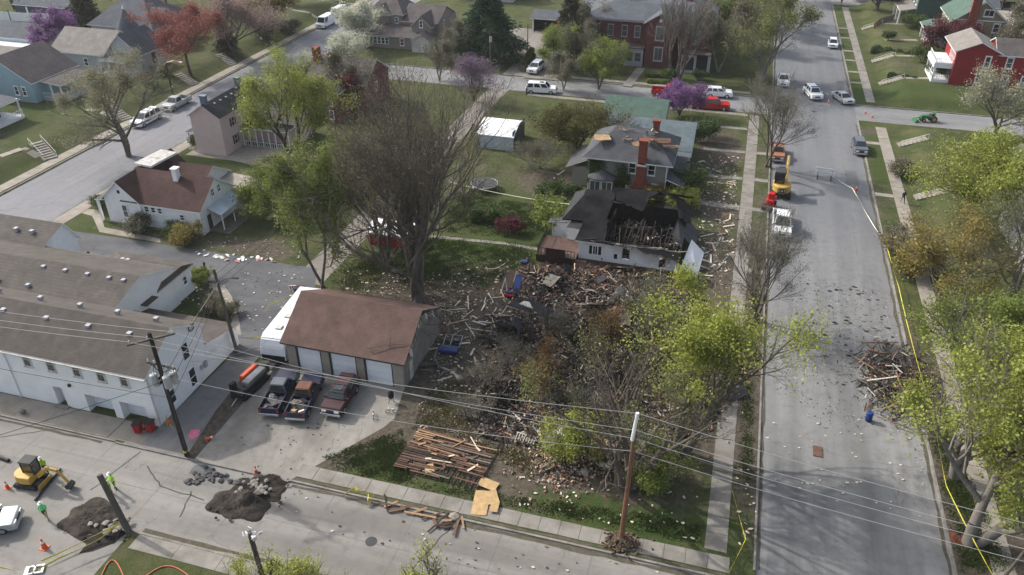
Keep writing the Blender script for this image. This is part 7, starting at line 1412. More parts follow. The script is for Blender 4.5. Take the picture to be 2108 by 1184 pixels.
chunks('broken asphalt chunk lying in the street below the utility pole', 'rubble chunk', [(400,992),(425,980),(440,985),(415,970)], 34, 'darkgrey', (.25,.6), 1, 'asphalt chunks below the utility pole', spread=(16,6)); chunks('broken concrete chunk on the soil mounds in the street', 'rubble chunk', [(510,1000),(530,1015),(545,1000),(240,1075),(225,1085)], 46, 'slab', (.2,.7), 2, 'concrete chunks on the soil mounds', z=.35, spread=(14,8)); chunks('dark clod of soil thrown around the mounds', 'soil clod', [(480,1045),(200,1060),(560,985),(530,1030),(240,1095)], 60, 'soil', (.12,.4), 3, 'soil clods around the mounds', name='soil_clod', z=.1, spread=(30,14))
# yard things
tp = thing('trampoline', 'round dark trampoline with white rim on the back lawn', 'trampoline', (*at(997,378,.9), .12)); rg = [(1.75*math.cos(i*math.pi/10), 1.75*math.sin(i*math.pi/10), .85) for i in range(21)]
MB().path(rg, .05).build('rim', M['steel'], tp); MB().add([(x*.95, y*.95, .84) for x, y, _ in rg[:-1]], [tuple(range(20))]).build('mat', M['darkgrey'], tp)
for k in range(5): MB().tube((rg[k*4][0], rg[k*4][1], 0), (rg[k*4][0], rg[k*4][1], .85), .04).build('leg', M['steel'], tp)
rgd = thing('round_garden_bed', 'round stone ringed bed on the lawn below the pink house terrace', 'garden bed', (*at(564,333,.12), .12))
for k in range(22): a = k*2*math.pi/22; MB().obox((1.75*math.cos(a), 1.75*math.sin(a), .1), (.42,.25,.25), Euler((0,0,a+math.pi/2)).to_matrix()).build('edging_stone', M['stone'], rgd)
MB().add([(1.7*math.cos(i*.3), 1.7*math.sin(i*.3), .09) for i in range(21)], [tuple(range(21))]).build('soil', M['soil'], rgd)
sw = thing('swing_set', 'blue slide of a toppled play set on the lawn edge', 'play set', (*at(1065,600,.12), .12)); q = MB(); q.slab([(-.3,-.9,.1),(.3,-.9,.1),(.3,.9,1.5),(-.3,.9,1.5)], .08); q.build('slide', M['bluetarp'], sw); MB().path([(-.8,.9,0),(-.3,.9,1.9),(.2,.9,0)], .04).build('frame', M['sheet'], sw)
sw2 = thing('swing_set', 'red and blue toy boat seat with white pole beside the blue slide', 'play set', (*at(1047,612,.12), .12)); MB().obox((0,0,.3), (1.0,.5,.35)).bevel(.1).build('red_hull', M['redplastic'], sw2); MB().obox((0,.1,.55), (.7,.3,.2)).bevel(.05).build('blue_seat', M['bluetarp'], sw2); MB().path([(-.2,.2,.4),(-.4,.2,2.1),(-.9,.3,.2)], .04).build('pole', M['sheet'], sw2)
tag(MB().tube((0,0,0), (0,0,.9), .28, .28, 12).bevel(.05).build('blue_barrel', M['bluetarp']), 'small blue barrel lying in the lower part of the main road', 'barrel').location = (*at(1787,866), .0)
pc = thing('bluish_bucket', 'dark blue crumpled tarp on the lawn left of the deck', 'tarp', (*at(1080,542,.12), .12)); MB().obox((0,0,.2), (.9,.6,.35)).bevel(.12).build('fold', M['bluejac'], pc); MB().obox((.3,.3,.35), (.4,.3,.3)).bevel(.1).build('fold', M['navy'], pc); pc.name = 'crumpled_tarp'
hb = thing('basketball_hoop', 'blue toppled basketball hoop with base beside the garage gable', 'basketball hoop', (*at(925,722,.12), .12), .1); MB().box(-.9, .9, -.7, .1, .15, .5).bevel(.06).build('blue_base', M['bluetarp'], hb); MB().path([(-.7,.3,.3),(-.7,1.7,.6),(.9,1.7,.6),(.9,.3,.3),(-.7,.3,.3)], .05).build('frame', M['steel'], hb); MB().path([(0,.3,.4),(0,1.7,.7)], .05).build('frame_bar', M['steel'], hb); MB().obox((.45,1.0,.5), (.6,.5,.3)).bevel(.05).build('crate', M['navy'], hb)
def tricycle(label, px, body, rz):
    t = thing('toy_bicycle', label, 'toy bicycle', (*at(*px,.13), .14), rz)
    for y in (-.4, .4):
        q = MB(); n_ = 14; pts = [(0, y+.28*math.cos(a*2*math.pi/n_), .28+.28*math.sin(a*2*math.pi/n_)) for a in range(n_+1)]; q.path(pts, .035, 5); q.build('wheel', M['rubber'], t); t.scale = (.72,.72,.6)
    MB().path([(0,-.4,.28),(0,-.1,.55),(0,.3,.6),(0,.4,.28)], .04).build('frame', M[body], t); MB().obox((0,-.15,.66), (.14,.25,.06)).build('saddle', M['offwhite'], t); MB().tube((-.25,.32,.8), (.25,.32,.8), .025).build('handlebar', M['offwhite'], t)
tricycle('small red and white child bicycle on the driveway', (769,858), 'redplastic', .4); tricycle('purple child bicycle on the grass edge beside the driveway', (806,850), 'purple', 1.9)
t_ = thing('toolbox_machine', 'black and orange compressor behind the garage roof', 'machine', (*at(628,612,.13), .13), .2); MB().box(-.9, .1, -.4, .4, .3, 1.2).bevel(.05).build('engine_box', M['black'], t_); MB().box(.1, 1.2, -.4, .4, .4, 1.0).bevel(.12).build('orange_cover', M['orange'], t_)
for s in (-1, 1): wheel(t_, s*.45, 0, .3, .2)
t_.name = 'compressor'
sb = thing('striped_sign', 'red and white striped board standing in the lot behind the garage', 'barricade', (*at(608,608,.13), .13), .3); MB().box(-.5, .5, -.03, .03, .7, 1.2).build('board', M['white'], sb)
for i in range(4): MB().slab([(-.45+i*.25, -.035, 1.2), (-.33+i*.25, -.035, 1.2), (-.25+i*.25, -.035, .7), (-.37+i*.25, -.035, .7)], (0, .004, 0)).build('stripe', M['redplastic'], sb)
for s in (-1, 1): MB().tube((s*.4,0,0), (s*.4,0,.7), .03).build('leg', M['steel'], sb)
tag(MB().add([(*at(x, y, .136), .136) for x, y in ((393,885),(412,884),(408,897),(395,905),(387,899))], [(0,1,2,3,4)]).build('paint_marking', M['pinkpaint']), 'pink spray paint patch on the alley near the pole', 'paint marking')
gf = thing('fallen_gate', 'white plastic barrier frame lying at the bottom left under the tape', 'barrier', (*at(72,1175), .03), .5)
for b in ((-.6,-.35,-.35,.35),(-.05,.05,-.35,.35),(.45,.6,-.35,.35),(-.35,.45,-.35,-.25),(-.35,.45,.25,.35)): MB().box(*b, .02, .12).build('bar', M['sheet'], gf)
MB().box(-.3,-.08,-.2,.2,.02,.06).build('dark_panel', M['darkgrey'], gf)
fb = thing('wooden_fence', 'low brown wooden fence on the right bank beside the green house', 'fence', g3(*atg(1796,42)[:2])); fa = Vector(atg(1797,60)); fb2 = Vector(atg(1838,42))
for k in range(22):
    p = fa.lerp(fb2, k/22); q = MB().box(p.x, p.x+.32, p.y-.03, p.y+.03, gz(p.x, p.y), gz(p.x, p.y)+1.4); q.build('picket', M['woodnew' if k < 3 else 'woodgrey'], fb, world=True)
gp = thing('broken_railing', 'grey broken porch railing lying at the left edge of the rubble', 'railing', (*at(1040,872,.5), .35), -.12)
MB().box(-3.0, 3.0, -.06, .06, .05, .15).build('bottom_rail', M['woodgrey'], gp); MB().box(-3.0, 3.0, .6, .72, .35, .45).build('top_rail', M['woodgrey'], gp)
for k in range(34): MB().bar((-2.95+k*.178, 0, .12), (-2.95+k*.178, .62, .38), .05, .05).build('baluster', M['woodgrey'], gp)
gp2 = thing('broken_railing', 'short white baluster rail lying in front of the grey broken railing', 'railing', (*at(1085,900,.2), .25), -.1); MB().box(-.9, .9, 0, .08, .1, .18).build('rail', M['offwhite'], gp2)
for k in range(8): MB().bar((-.8+k*.22, 0, .14), (-.75+k*.22, -.7, .05), .05, .05).build('baluster', M['offwhite'], gp2)
ch = tag(MB().obox((0,0,.35), (.6,.5,.6)).bevel(.15).build('stump', M['woodgrey']), 'brown pot standing on the pavement before the white building', 'pot'); ch.location = (*at(50,855), .15); ch.scale = (.8,.8,.7); ch.name = 'clay_pot'
# ================================================================ DEBRIS
random.seed(77)
def inpoly(x, y, P_):
    c = False; j = len(P_)-1
    for i in range(len(P_)):
        if (P_[i][1] > y) != (P_[j][1] > y) and x < (P_[j][0]-P_[i][0])*(y-P_[i][1])/(P_[j][1]-P_[i][1])+P_[i][0]: c = not c
        j = i
    return c
def pxpoly(pts): return [at(x, y, .12) for x, y in pts]
RUB = pxpoly([(960,830),(985,900),(1110,925),(1120,975),(1210,985),(1300,985),(1440,900),(1500,840),(1560,740),(1480,690),(1440,590),(1390,560),(1200,552),(1080,565),(1040,590),(1060,640),(1020,690),(985,760)])
xs_ = [p[0] for p in RUB]; ys_ = [p[1] for p in RUB]
def rpt(poly):
    a, b, c, d = min(p[0] for p in poly), max(p[0] for p in poly), min(p[1] for p in poly), max(p[1] for p in poly)
    while True:
        x, y = random.uniform(a, b), random.uniform(c, d)
        if inpoly(x, y, poly): return x, y
def edged(x, y, P_=RUB):
    m = 1e9
    for (x0, y0), (x1, y1) in zip(P_, P_[1:]+P_[:1]):
        dx, dy = x1-x0, y1-y0; t = max(0, min(1, ((x-x0)*dx+(y-y0)*dy)/(dx*dx+dy*dy))); m = min(m, math.hypot(x-x0-t*dx, y-y0-t*dy))
    return m
HB = [(*at(px, py), r, h) for px, py, r, h in ((1250,820,4,.9),(1120,780,3.5,.8),(1060,830,3,.7),(1340,650,4,.7),(1130,590,3.5,.8),(1400,760,4,.6),(1180,900,3,.6),(1290,740,4,.8),(1380,850,3,.6),(1420,650,3,.5),(1050,740,3,.6))]
def rh(x, y):
    h = sum(k*math.exp(-((x-a)**2+(y-b)**2)/(r*r)) for a, b, r, k in HB); e = sm(0, 1.6, edged(x, y))
    return .12+e*(.08+h+.18*math.sin(x*1.7+y)*math.sin(y*1.3-x*.6))
def rubble_ground():
    x0, x1, y0, y1 = min(xs_), max(xs_), min(ys_), max(ys_); st = .4; nx = int((x1-x0)/st); ny = int((y1-y0)/st); V = []; idx = {}; F_ = []
    for j in range(ny+1):
        for i in range(nx+1):
            x, y = x0+i*st, y0+j*st
            if inpoly(x, y, RUB): idx[i, j] = len(V); V.append((x, y, rh(x, y)+random.uniform(-.06, .06)*sm(.2, 1, edged(x, y))+.012))
    for (i, j), a in idx.items():
        if (i+1, j) in idx and (i, j+1) in idx and (i+1, j+1) in idx: F_.append((a, idx[i+1, j], idx[i+1, j+1], idx[i, j+1]))
    t = NT('rubble_ash'); n = t.noise(.45, 6, .7); n2 = t.noise(4, 5, .75)
    c = t.mix(t.ramp(n, [(.4, 0.), (.58, 1.)]), (.028,.025,.023), (.13,.105,.085)); c = t.mix(t.ramp(n2, [(.45, 0.), (.62, .7)]), c, (.19,.165,.14)); c = t.mix(t.ramp(t.noise(.3, 5, co=t.co(), stretch=(1,1.4,1)), [(.55, 0.), (.65, .7)]), c, (.20,.12,.08)); t.bump(n2, 1, .1); M['rubblemat'] = t.fin(c, 1, .1)
    me = bpy.data.meshes.new('rubble_heap'); me.from_pydata(V, [], F_); me.materials.append(M['rubblemat']); o = link('rubble_heap', me, kind='stuff'); tag(o, 'ash and crushed rubble covering the lot of the destroyed house', 'rubble')
rubble_ground()
WOODS = ['char', 'charbrown', 'woodgrey', 'woodred', 'woodnew', 'woodwhite', 'insul', 'brick', 'stone', 'steel']
def pile(name, label, cat, n, posf, size, mats, w, tilt=.5, kind='stuff'):
    mb = MB()
    for k in range(n):
        x, y, z = posf(); L, Wd, T = size(); R3 = Euler((random.gauss(0, tilt), random.gauss(0, tilt), random.uniform(0, 3.14))).to_matrix(); mb.obox((x, y, z), (L, Wd, T), R3, random.choices(range(len(mats)), w)[0])
    o = mb.build(name, [M[m] for m in mats], kind=kind); return tag(o, label, cat)
def rp(dz=.1):
    x, y = rpt(RUB); return x, y, rh(x, y)+random.random()*dz
ZB = [at(*p) for p in ((1130,590),(1040,840),(1290,730),(1340,640),(1070,720),(1060,700))]; ZT = [at(*p) for p in ((1100,850),(1220,930),(1400,860),(1440,770),(1150,960),(1140,700))]; ZR = [at(*p) for p in ((1180,570),(1230,575),(1100,575))]
def near(c, r): x, y = random.choice(c); a = random.random()*6.28; d = abs(random.gauss(0, r)); x += d*math.cos(a); y += d*math.sin(a); return x, y, (rh(x, y) if inpoly(x, y, RUB) else .15)+random.random()*.12
pile('splintered_wood', 'splintered boards and laths mixed through the house rubble', 'rubble', 5200, lambda: rp(.3), lambda: (random.choice((.25,.4,.7,1.1,1.6))*random.uniform(.6,1.3), random.uniform(.04,.16), random.uniform(.02,.06)), WOODS, [16,16,8,9,4,2.5,2,0,0,.5])
pile('ash_chunks', 'broken plaster and masonry bits over the house rubble', 'rubble', 7000, lambda: rp(.12), lambda: [random.uniform(.06,.24)]*2+[random.uniform(.04,.12)], WOODS, [12,8,12,3,1,3,4,2.5,7,1], 1.5)
pile('charred_timber', 'blackened timber heaps in the house rubble', 'rubble', 1500, lambda: near(ZB, 1.7), lambda: (random.uniform(.4,2.2), random.uniform(.06,.2), random.uniform(.04,.14)), ['char','charbrown','darkgrey'], [10,4,2], .4)
brk = plain('tan_brick_rubble', (.30,.19,.13), .95, .3, 2); M['tanbrick'] = brk
pile('brick_rubble', 'tan and reddish loose bricks spilled over the front of the lot', 'rubble', 5200, lambda: near(ZT, 1.6), lambda: (random.uniform(.16,.24), .11, .08), ['tanbrick','brick','insul','stone'], [7,1.5,3,4], 1.2)
pile('red_brick_rubble', 'dark red shingle and brick scraps along the burnt house wall', 'rubble', 2000, lambda: near(ZR, 1.9), lambda: (random.uniform(.12,.45), random.uniform(.1,.25), .05), ['brick','woodred','charbrown','woodgrey','woodwhite'], [3,6,6,3,1], .7)
HUE = {'char': 'black', 'charbrown': 'dark brown', 'woodgrey': 'grey', 'woodred': 'reddish', 'woodnew': 'tan', 'woodwhite': 'white', 'insul': 'cream'}
def boards(n, label, group, posf, lens, mats, w=(.09, .22), tilt=.15, name='debris_board', cat='board', z=.05):
    meshes = []
    for i in range(8):
        L = lens[0]+(lens[1]-lens[0])*i/7; a, b = random.uniform(*w), random.uniform(.03, .06); q = MB().box(-L/2, L/2, -a/2, a/2, -b/2, b/2)
        j = random.uniform(-.3, .3)*a; q.v[1] = (q.v[1][0]-j*2, q.v[1][1], q.v[1][2]); q.v[5] = (q.v[5][0]-j*2, q.v[5][1], q.v[5][2]); meshes.append(q)
    cache = {}
    for k in range(n):
        i = int(random.random()**1.3*8); m = random.choice(mats)
        if (i, m) not in cache: q = meshes[i]; cache[i, m] = q.mesh(name, M[m])
        x, y, zz = posf(); o = link(name, cache[i, m], loc=(x, y, zz+z+random.random()*.05), rot=(random.gauss(0, tilt), random.gauss(0, tilt*.6), random.uniform(0, 3.14))); tag(o, ('short', 'medium', 'long')[min(2, i*3//8)]+' '+HUE[m]+' '+label, cat, group)
def polyf(poly): return lambda: (lambda p: (p[0], p[1], gz(*p)))(rpt(poly))
boards(45, 'splintered board lying on top of the house rubble', 'boards on the house rubble', lambda: rp(.25), (.9, 3.0), ['char','woodgrey','woodgrey','woodred','woodwhite','charbrown','woodnew'], tilt=.25)
YARD = pxpoly([(900,625),(1060,600),(1050,690),(1010,720),(930,700),(900,660)]); boards(42, 'board scattered on the grass right of the garage gable', 'pale boards right of the garage', polyf(YARD), (.3, 3.1), ['insul','woodwhite','insul','woodgrey'], w=(.04, .19))
YARD2 = pxpoly([(890,700),(1000,690),(960,800),(900,820),(870,780)]); boards(22, 'board scattered on the bare ground in front of the garage gable', 'boards before the garage gable', polyf(YARD2), (.4, 1.6), ['woodwhite','woodgrey','insul'])
EAST = pxpoly([(1430,440),(1515,440),(1510,560),(1450,570),(1440,500)]); boards(45, 'splintered board on the yard right of the burnt house', 'boards right of the burnt house', polyf(EAST), (.4, 2.0), ['woodwhite','woodwhite','insul','woodred','woodgrey'])
EAST2 = pxpoly([(1430,330),(1525,330),(1520,400),(1440,400)]); boards(20, 'board on the yard right of the grey house porch', 'boards right of the grey house', polyf(EAST2), (.3, 1.2), ['woodwhite','insul','woodnew'])
boards(16, 'board lying on the ground left of the grey house', 'scraps left of the grey house', polyf(pxpoly([(1120,355),(1190,350),(1190,400),(1115,405)])), (.3, 1.6), ['woodgrey','woodwhite','woodred','char'])
PILE = at(1830,790)
boards(60, 'splintered board in the debris pile on the road', 'boards of the debris pile on the road', lambda: (PILE[0]+random.gauss(0, 1.5), PILE[1]+random.gauss(0, 2.3), .05+.75*math.exp(-random.random()*2)), (1.0, 3.6), ['woodred','woodred','woodnew','woodwhite','woodgrey','charbrown','woodgrey'], tilt=.28)
pile('splinter_heap', 'brown splinters and twigs of the debris pile on the road', 'rubble', 1500, lambda: (PILE[0]+.6+random.gauss(0, 1.4), PILE[1]+random.gauss(0, 2.1), .05+abs(random.gauss(0, .3))), lambda: (random.uniform(.2,1.2), random.uniform(.03,.12), .03), ['charbrown','woodred','woodgrey','soil','woodwhite'], [6,5,4,5,1], .45)
def scraps(n, label, group, posf, s, mats, name='debris_scrap', cat='debris', joined=False):
    cache = {}
    if joined:
        mb = MB()
        for k in range(n):
            x, y, zz = posf(); k_ = random.uniform(*s); a0 = random.random()*6; mb.slab([(x+math.cos(a0+a*1.2566)*k_*random.uniform(.4,.75), y+math.sin(a0+a*1.2566)*k_*random.uniform(.25,.5), zz+.05+random.random()*.05) for a in range(5)], .04, random.randrange(len(mats)))
        for i_, f in enumerate(mb.m): mb.m[i_] = mb.m[i_-i_%7]
        return tag(mb.build(name, [M[m] for m in mats], kind='stuff'), label+'s', cat)
    for k in range(n):
        i = random.randrange(5); m = random.choice(mats)
        if (i, m) not in cache:
            q = MB(); t = [(math.cos(a*1.2566+random.uniform(-.35,.35))*random.uniform(.35,.65), math.sin(a*1.2566)*random.uniform(.25,.5), random.uniform(0,.12)) for a in range(5)]; q.slab(t, .05); cache[i, m] = q.mesh(name, M[m])
        x, y, zz = posf(); k_ = random.uniform(*s); o = link(name, cache[i, m], loc=(x, y, zz+.06), rot=(random.gauss(0,.2), random.gauss(0,.2), random.uniform(0, 6.28))); o.scale = (k_*1.3, k_, k_); tag(o, ('small ' if k_ < (s[0]+s[1])/2 else 'large ')+label, cat, group)
FRONT = pxpoly([(1030,1000),(1120,960),(1300,1000),(1440,1010),(1450,1120),(1300,1090),(1050,1040)]); scraps(50, 'white insulation scrap on the front lawn around the brown pole', 'white scraps on the front lawn', polyf(FRONT), (.1, .3), ['woodwhite','insul','insul'])
VERGE = pxpoly([(1500,960),(1560,960),(1556,1150),(1520,1140)]); scraps(18, 'white scrap on the verge strip beside the main road', 'white scraps on the verge', polyf(VERGE), (.1, .34), ['woodwhite','insul'])
MID = pxpoly([(690,545),(850,560),(1050,520),(1060,590),(900,620),(700,600)]); scraps(75, 'white scrap on the grass behind the garage', 'white scraps behind the garage', polyf(MID), (.08, .28), ['woodwhite','woodwhite','insul'], joined=True)
scraps(110, 'pale scrap on the dark grass right of the garage', 'pale scraps right of the garage', polyf(pxpoly([(900,625),(1060,600),(1040,760),(960,830),(890,810),(880,720)])), (.08, .3), ['woodwhite','woodgrey','insul','insul'], joined=True)
scraps(60, 'white scrap on the asphalt lot behind the garage', 'white scraps on the asphalt lot', polyf(pxpoly([(500,560),(630,560),(620,610),(560,680),(510,690),(490,620)])), (.08, .28), ['woodwhite','woodgrey','insul'], joined=True)
scraps(28, 'white and pink insulation scrap at the edge of the asphalt lot', 'insulation at the asphalt lot edge', polyf(pxpoly([(400,512),(565,535),(570,545),(480,540),(400,522)])), (.2, .65), ['sheet','woodwhite','pinkinsul'])
scraps(40, 'white scrap on the dry grass behind the white cottage', 'white scraps behind the white cottage', polyf(pxpoly([(430,480),(620,500),(620,545),(420,515)])), (.07, .22), ['woodwhite'], joined=True)
scraps(26, 'white scrap on the small yard of the white building', 'white scraps in the small yard', polyf(pxpoly([(370,600),(450,580),(480,640),(430,660),(360,640)])), (.1, .35), ['woodwhite','insul'])
scraps(70, 'pale scrap on the bare yard right of the two damaged houses', 'pale scraps right of the damaged houses', polyf(pxpoly([(1425,320),(1525,320),(1512,560),(1440,560)])), (.12, .45), ['woodwhite','insul','woodwhite'])
roadf = lambda poly: (lambda: (lambda p: (p[0], p[1], -.02))(rpt(poly)))
scraps(70, 'dark scrap lying on the main road near the debris pile', 'dark scraps on the main road', roadf(pxpoly([(1660,580),(1800,590),(1850,720),(1770,820),(1680,760)])), (.12, .5), ['darkgrey','char','woodgrey'], joined=True)
scraps(60, 'white scrap lying on the lower main road', 'white scraps on the lower main road', roadf(pxpoly([(1580,860),(1900,840),(1940,1080),(1580,1000)])), (.06, .24), ['woodwhite','insul'], joined=True)
scraps(40, 'small scrap on the south road', 'small scraps on the south road', roadf(pxpoly([(600,1010),(1400,1175),(900,1184),(560,1060)])), (.08, .25), ['woodwhite','darkgrey','woodgrey'], joined=True)
scraps(35, 'dark clod on the concrete driveway', 'dark clods on the driveway', lambda: (lambda p: (p[0], p[1], .08))(rpt(pxpoly([(440,930),(560,870),(760,870),(600,970)]))), (.06, .22), ['soil','charbrown','darkgrey'], joined=True)
tag(MB().box(-.35,.35,-.6,.6,0,.06).build('fallen_door', M['woodred']), 'small red brown panel lying on the lower main road', 'panel').location = (*at(1683,930), .01)
# roof deck section lying on the grass, with open laths
rd_ = thing('fallen_roof_deck', 'brown fallen roof deck with open laths lying on the front grass', 'roof section', (*at(918,945,.2), .2), -.07)
for k in range(15): MB().bar((-3.3+k*.47, -2.3, .1), (-3.25+k*.47+random.uniform(-.08,.08), 2.3, .16), .07, .12).build('rafter', M['charbrown'], rd_)
for j in range(22):
    y = -2.2+j*.21; segs_ = random.randint(1, 3); x = -3.4
    for s in range(segs_):
        L = random.uniform(1.5, 5.5) if j > 4 else random.uniform(.8, 2.6); x1 = min(3.5, x+L)
        if x1-x > .3: q = MB(); q.obox(((x+x1)/2, y, .22+random.random()*.03), (x1-x, random.uniform(.1,.17), .03), Euler((random.gauss(0,.04), 0, random.gauss(0,.03))).to_matrix()); q.build('lath', M[random.choice(['woodred','woodred','woodnew' if j > 12 else 'charbrown','woodgrey'])], rd_)
        x = x1+random.uniform(.05, .8)
boards(14, 'loose board on the fallen roof deck', 'loose boards on the fallen roof deck', lambda: (lambda p: (p[0], p[1], .42))(rpt(pxpoly([(850,905),(995,910),(985,975),(870,960)]))), (.5, 1.8), ['woodnew','insul','woodred'], tilt=.08)
for i, (px, w_, h_, rz, lab) in enumerate((((990,1035), 1.15, 2.3, .15, 'largest tan plywood sheet lying on the pavement'), ((1010,1025), 1.1, 1.3, .5, 'yellowish plywood sheet beside the largest one'), ((1005,998), 1.5, .9, -.2, 'plywood sheet at the lawn edge above the pavement sheets'), ((1018,1045), .6, 1.0, .1, 'narrow plywood strip on the pavement'), ((893,925), .9, .7, .3, 'plywood scrap on the fallen roof deck'), ((884,968), .7, .9, .5, 'plywood scrap at the lower edge of the fallen roof deck'))):
    o = tag(MB().box(-w_/2, w_/2, -h_/2, h_/2, 0, .035).build('plywood_sheet', M['osb']), lab, 'plywood'); o.location = (*at(*px, .2), .19+.04*i); o.rotation_euler = (random.uniform(-.04,.04), random.uniform(-.05,.05), rz)
boards(16, 'board lying in the gutter of the south road', 'boards in the gutter', lambda: (lambda p: (p[0], p[1], .06))(rpt(pxpoly([(780,1030),(880,1050),(960,1072),(930,1088),(850,1068)]))), (.8, 2.4), ['woodred','woodred','woodnew','charbrown'], tilt=.08)
tag(MB().tube((0,0,0), (1.7,.9,.0), .2, .16, 9).build('fallen_log', M['polegrey']), 'pale stripped log lying in front of the garage gable', 'log').location = (*at(866,752,.3), .3)
o = MB().path([(0,0,.9),(.1,-.9,.6),(.7,-1.5,.3),(1.5,-1.9,.2)], .09); o.path([(.7,-1.5,.3),(1.6,-1.2,.5)], .07); o.path([(1.5,-1.9,.2),(1.2,-2.9,.15)], .07); tag(o.build('fallen_branch', M['woodgrey']), 'forked pale fallen branch below the blue hoop base', 'branch').location = (*at(900,735,.2), .15)
chunks('large pale stone on the lawn below the brick rubble', 'stone', [(1205,972)], 1, 'stone', (1.0,1.1), 5, spread=(1,1), z=.15, name='boulder'); chunks('grey stone at the kerb beside the plywood', 'stone', [(933,1063)], 1, 'stone', (.9,1.0), 6, spread=(1,1), z=.1, name='boulder')
# damage on the grey house roof
for px, z, s, m, rz, lab in (((1240,285), 7.0, (2.0,1.1), 'osb', .3, 'tan plywood piece with dark holes on the grey house roof'), ((1312,298), 7.3, (1.2,.7), 'woodnew', .8, 'split tan board left of the brick chimney top'), ((1360,290), 7.2, (2.4,1.2), 'woodred', .35, 'torn reddish roof sheathing right of the brick chimney'), ((1375,303), 6.4, (2.6,.6), 'woodnew', .3, 'long torn plywood strip at the right end of the grey house roof'), ((1335,287), 7.4, (1.5,.6), 'woodred', -.3, 'reddish torn shingle flap above the brick chimney')):
    q = MB(); q.slab(ragged([(-s[0]/2,-s[1]/2,0),(s[0]/2,-s[1]/2,.05),(s[0]/2,s[1]/2,0),(-s[0]/2,s[1]/2,.08)], 3, .12), .04); o = tag(q.build('torn_roofing', M[m]), lab, 'debris'); o.location = (*at(*px, z), z+.12); o.rotation_euler = (.25, random.uniform(-.1,.1), rz)
boards(20, 'splinter lying on the grey house roof', 'splinters on the grey house roof', lambda: (lambda p: (p[0], p[1], 7.68 if p[1] > 96.6 else 5.4+(p[1]-92.8)*.57))(rpt([(-15.5,95.2),(-8,95.2),(-8,98),(-14.5,98)])), (.3, 1.3), ['char','woodnew','insul','char','woodgrey'], tilt=.15)
br_ = MB(); br_.path([(0,0,0),(1.2,.9,.5),(2.2,1.5,1.5)], .07); br_.path([(1.2,.9,.5),(1.0,1.7,1.2)], .05); br_.path([(1.6,1.1,.9),(2.6,.9,1.4)], .04); tag(br_.build('fallen_branch', M['woodgrey']), 'pale forked branch lying on the grey house roof ridge', 'branch').location = (-14.2, 97.6, 7.7)
# ivy on the grey house
rng = np.random.default_rng(4); n = 5200; cx_ = np.concatenate([rng.normal(-15.8,.55,n//2), rng.normal(-12.3,.5,n-n//2)]); cz_ = np.concatenate([rng.uniform(1.5,5.0,n//2), rng.triangular(.3,1.5,4.8,n-n//2)])
c = np.stack([np.clip(cx_,-16.9,-11.4), 93.5-rng.uniform(.02,.3,n), cz_], 1); u = nrm(rng.normal(size=(n,3))); v = nrm(np.cross(u, rng.normal(size=(n,3)))); s = .16*rng.uniform(.6,1.3,(n,1)); o_ = OFF[gr.name]; c -= np.array(o_)
link('ivy', npmesh('ivy', np.stack([c-u*s*.5, c-v*s*.5, c+u*s*.5, c+v*s*.5], 1).reshape(-1,3), np.arange(n*4).reshape(-1,4), [lf_darkgreen]), gr, kind='stuff')
# tar lines and seams of the south road
for i, pts in enumerate((((838,1184,0),(905,1110,0),(950,1065,0),(975,1050,0)), ((185,1010,0),(290,930,0)), ((0,900,0),(100,885,0)), ((395,1010,0),(370,1065,0)), ((300,960,0),(330,1000,0),(420,1030,0)))):
    q = MB(); P_ = [Vector((*at(x, y), .004)) for x, y, _ in pts]; Q_ = []
    for a, b in zip(P_[:-1], P_[1:]):
        for k in range(6): Q_.append(a.lerp(b, k/6)+Vector((random.uniform(-.08,.08), random.uniform(-.08,.08), 0)))
    Q_.append(P_[-1])
    for a, b in zip(Q_[:-1], Q_[1:]): d = (b-a).normalized(); n_ = Vector((-d.y, d.x, 0))*.055; q.add([a-n_, b-n_, b+n_, a+n_], [(0,1,2,3)])
    q.build('tar_seam', M['tar'], kind='structure')
# grass tufts on the lawns near the camera
def tufts(label, poly, n, mats, h=.11):
    rng = np.random.default_rng(len(label)); P_ = []; ph = rng.uniform(0, 6, 4)
    for k in range(n*2):
        x, y = rpt(poly); e = edged(x, y, poly); s = math.sin(x*.9+ph[0])+math.sin(y*1.1+ph[1])+math.sin((x+y)*1.9+ph[2])+math.sin((x-y)*2.7+ph[3])
        if random.random() < min(1, e/2.2)*(.12+.55/(1+math.exp(-2.2*(s-.3)))): P_.append((x, y))
    n = len(P_)
    P_ = np.array(P_); z = np.array([gz(*p) for p in P_]); c = np.concatenate([P_, z[:, None]], 1); a = rng.uniform(0, 6.28, n); d = np.stack([np.cos(a), np.sin(a), np.zeros(n)], 1); hh = h*rng.uniform(.4, 1.4, (n, 1)); w = .05*rng.uniform(.6, 1.6, (n, 1))
    t = c+np.concatenate([rng.normal(size=(n, 2))*.05, hh], 1); V = np.stack([c-d*w, c+d*w, t], 1).reshape(-1, 3); o = link('grass', npmesh('grass', V, np.arange(n*3).reshape(-1, 3), [mats]), kind='stuff'); tag(o, label, 'grass')
gr_m = leafmat('grass_blade', (.045,.07,.02), (.10,.13,.04), .2); gr_d = leafmat('dry_grass_blade', (.12,.11,.05), (.22,.20,.1), .2)
tufts('short green grass on the front lawn of the destroyed house', pxpoly([(660,940),(830,880),(860,990),(1300,1050),(1450,1080),(1446,1125),(1040,1045),(700,975)]), 90000, gr_m)
tufts('grass on the middle lawns between the bare tree and the burnt house', pxpoly([(870,480),(1110,500),(1110,560),(1000,600),(700,600),(660,560)]), 60000, gr_m)
tufts('dry grass around the rubble edge', pxpoly([(880,800),(960,760),(1000,900),(1110,930),(1100,1000),(1000,930),(840,880)]), 30000, gr_d)
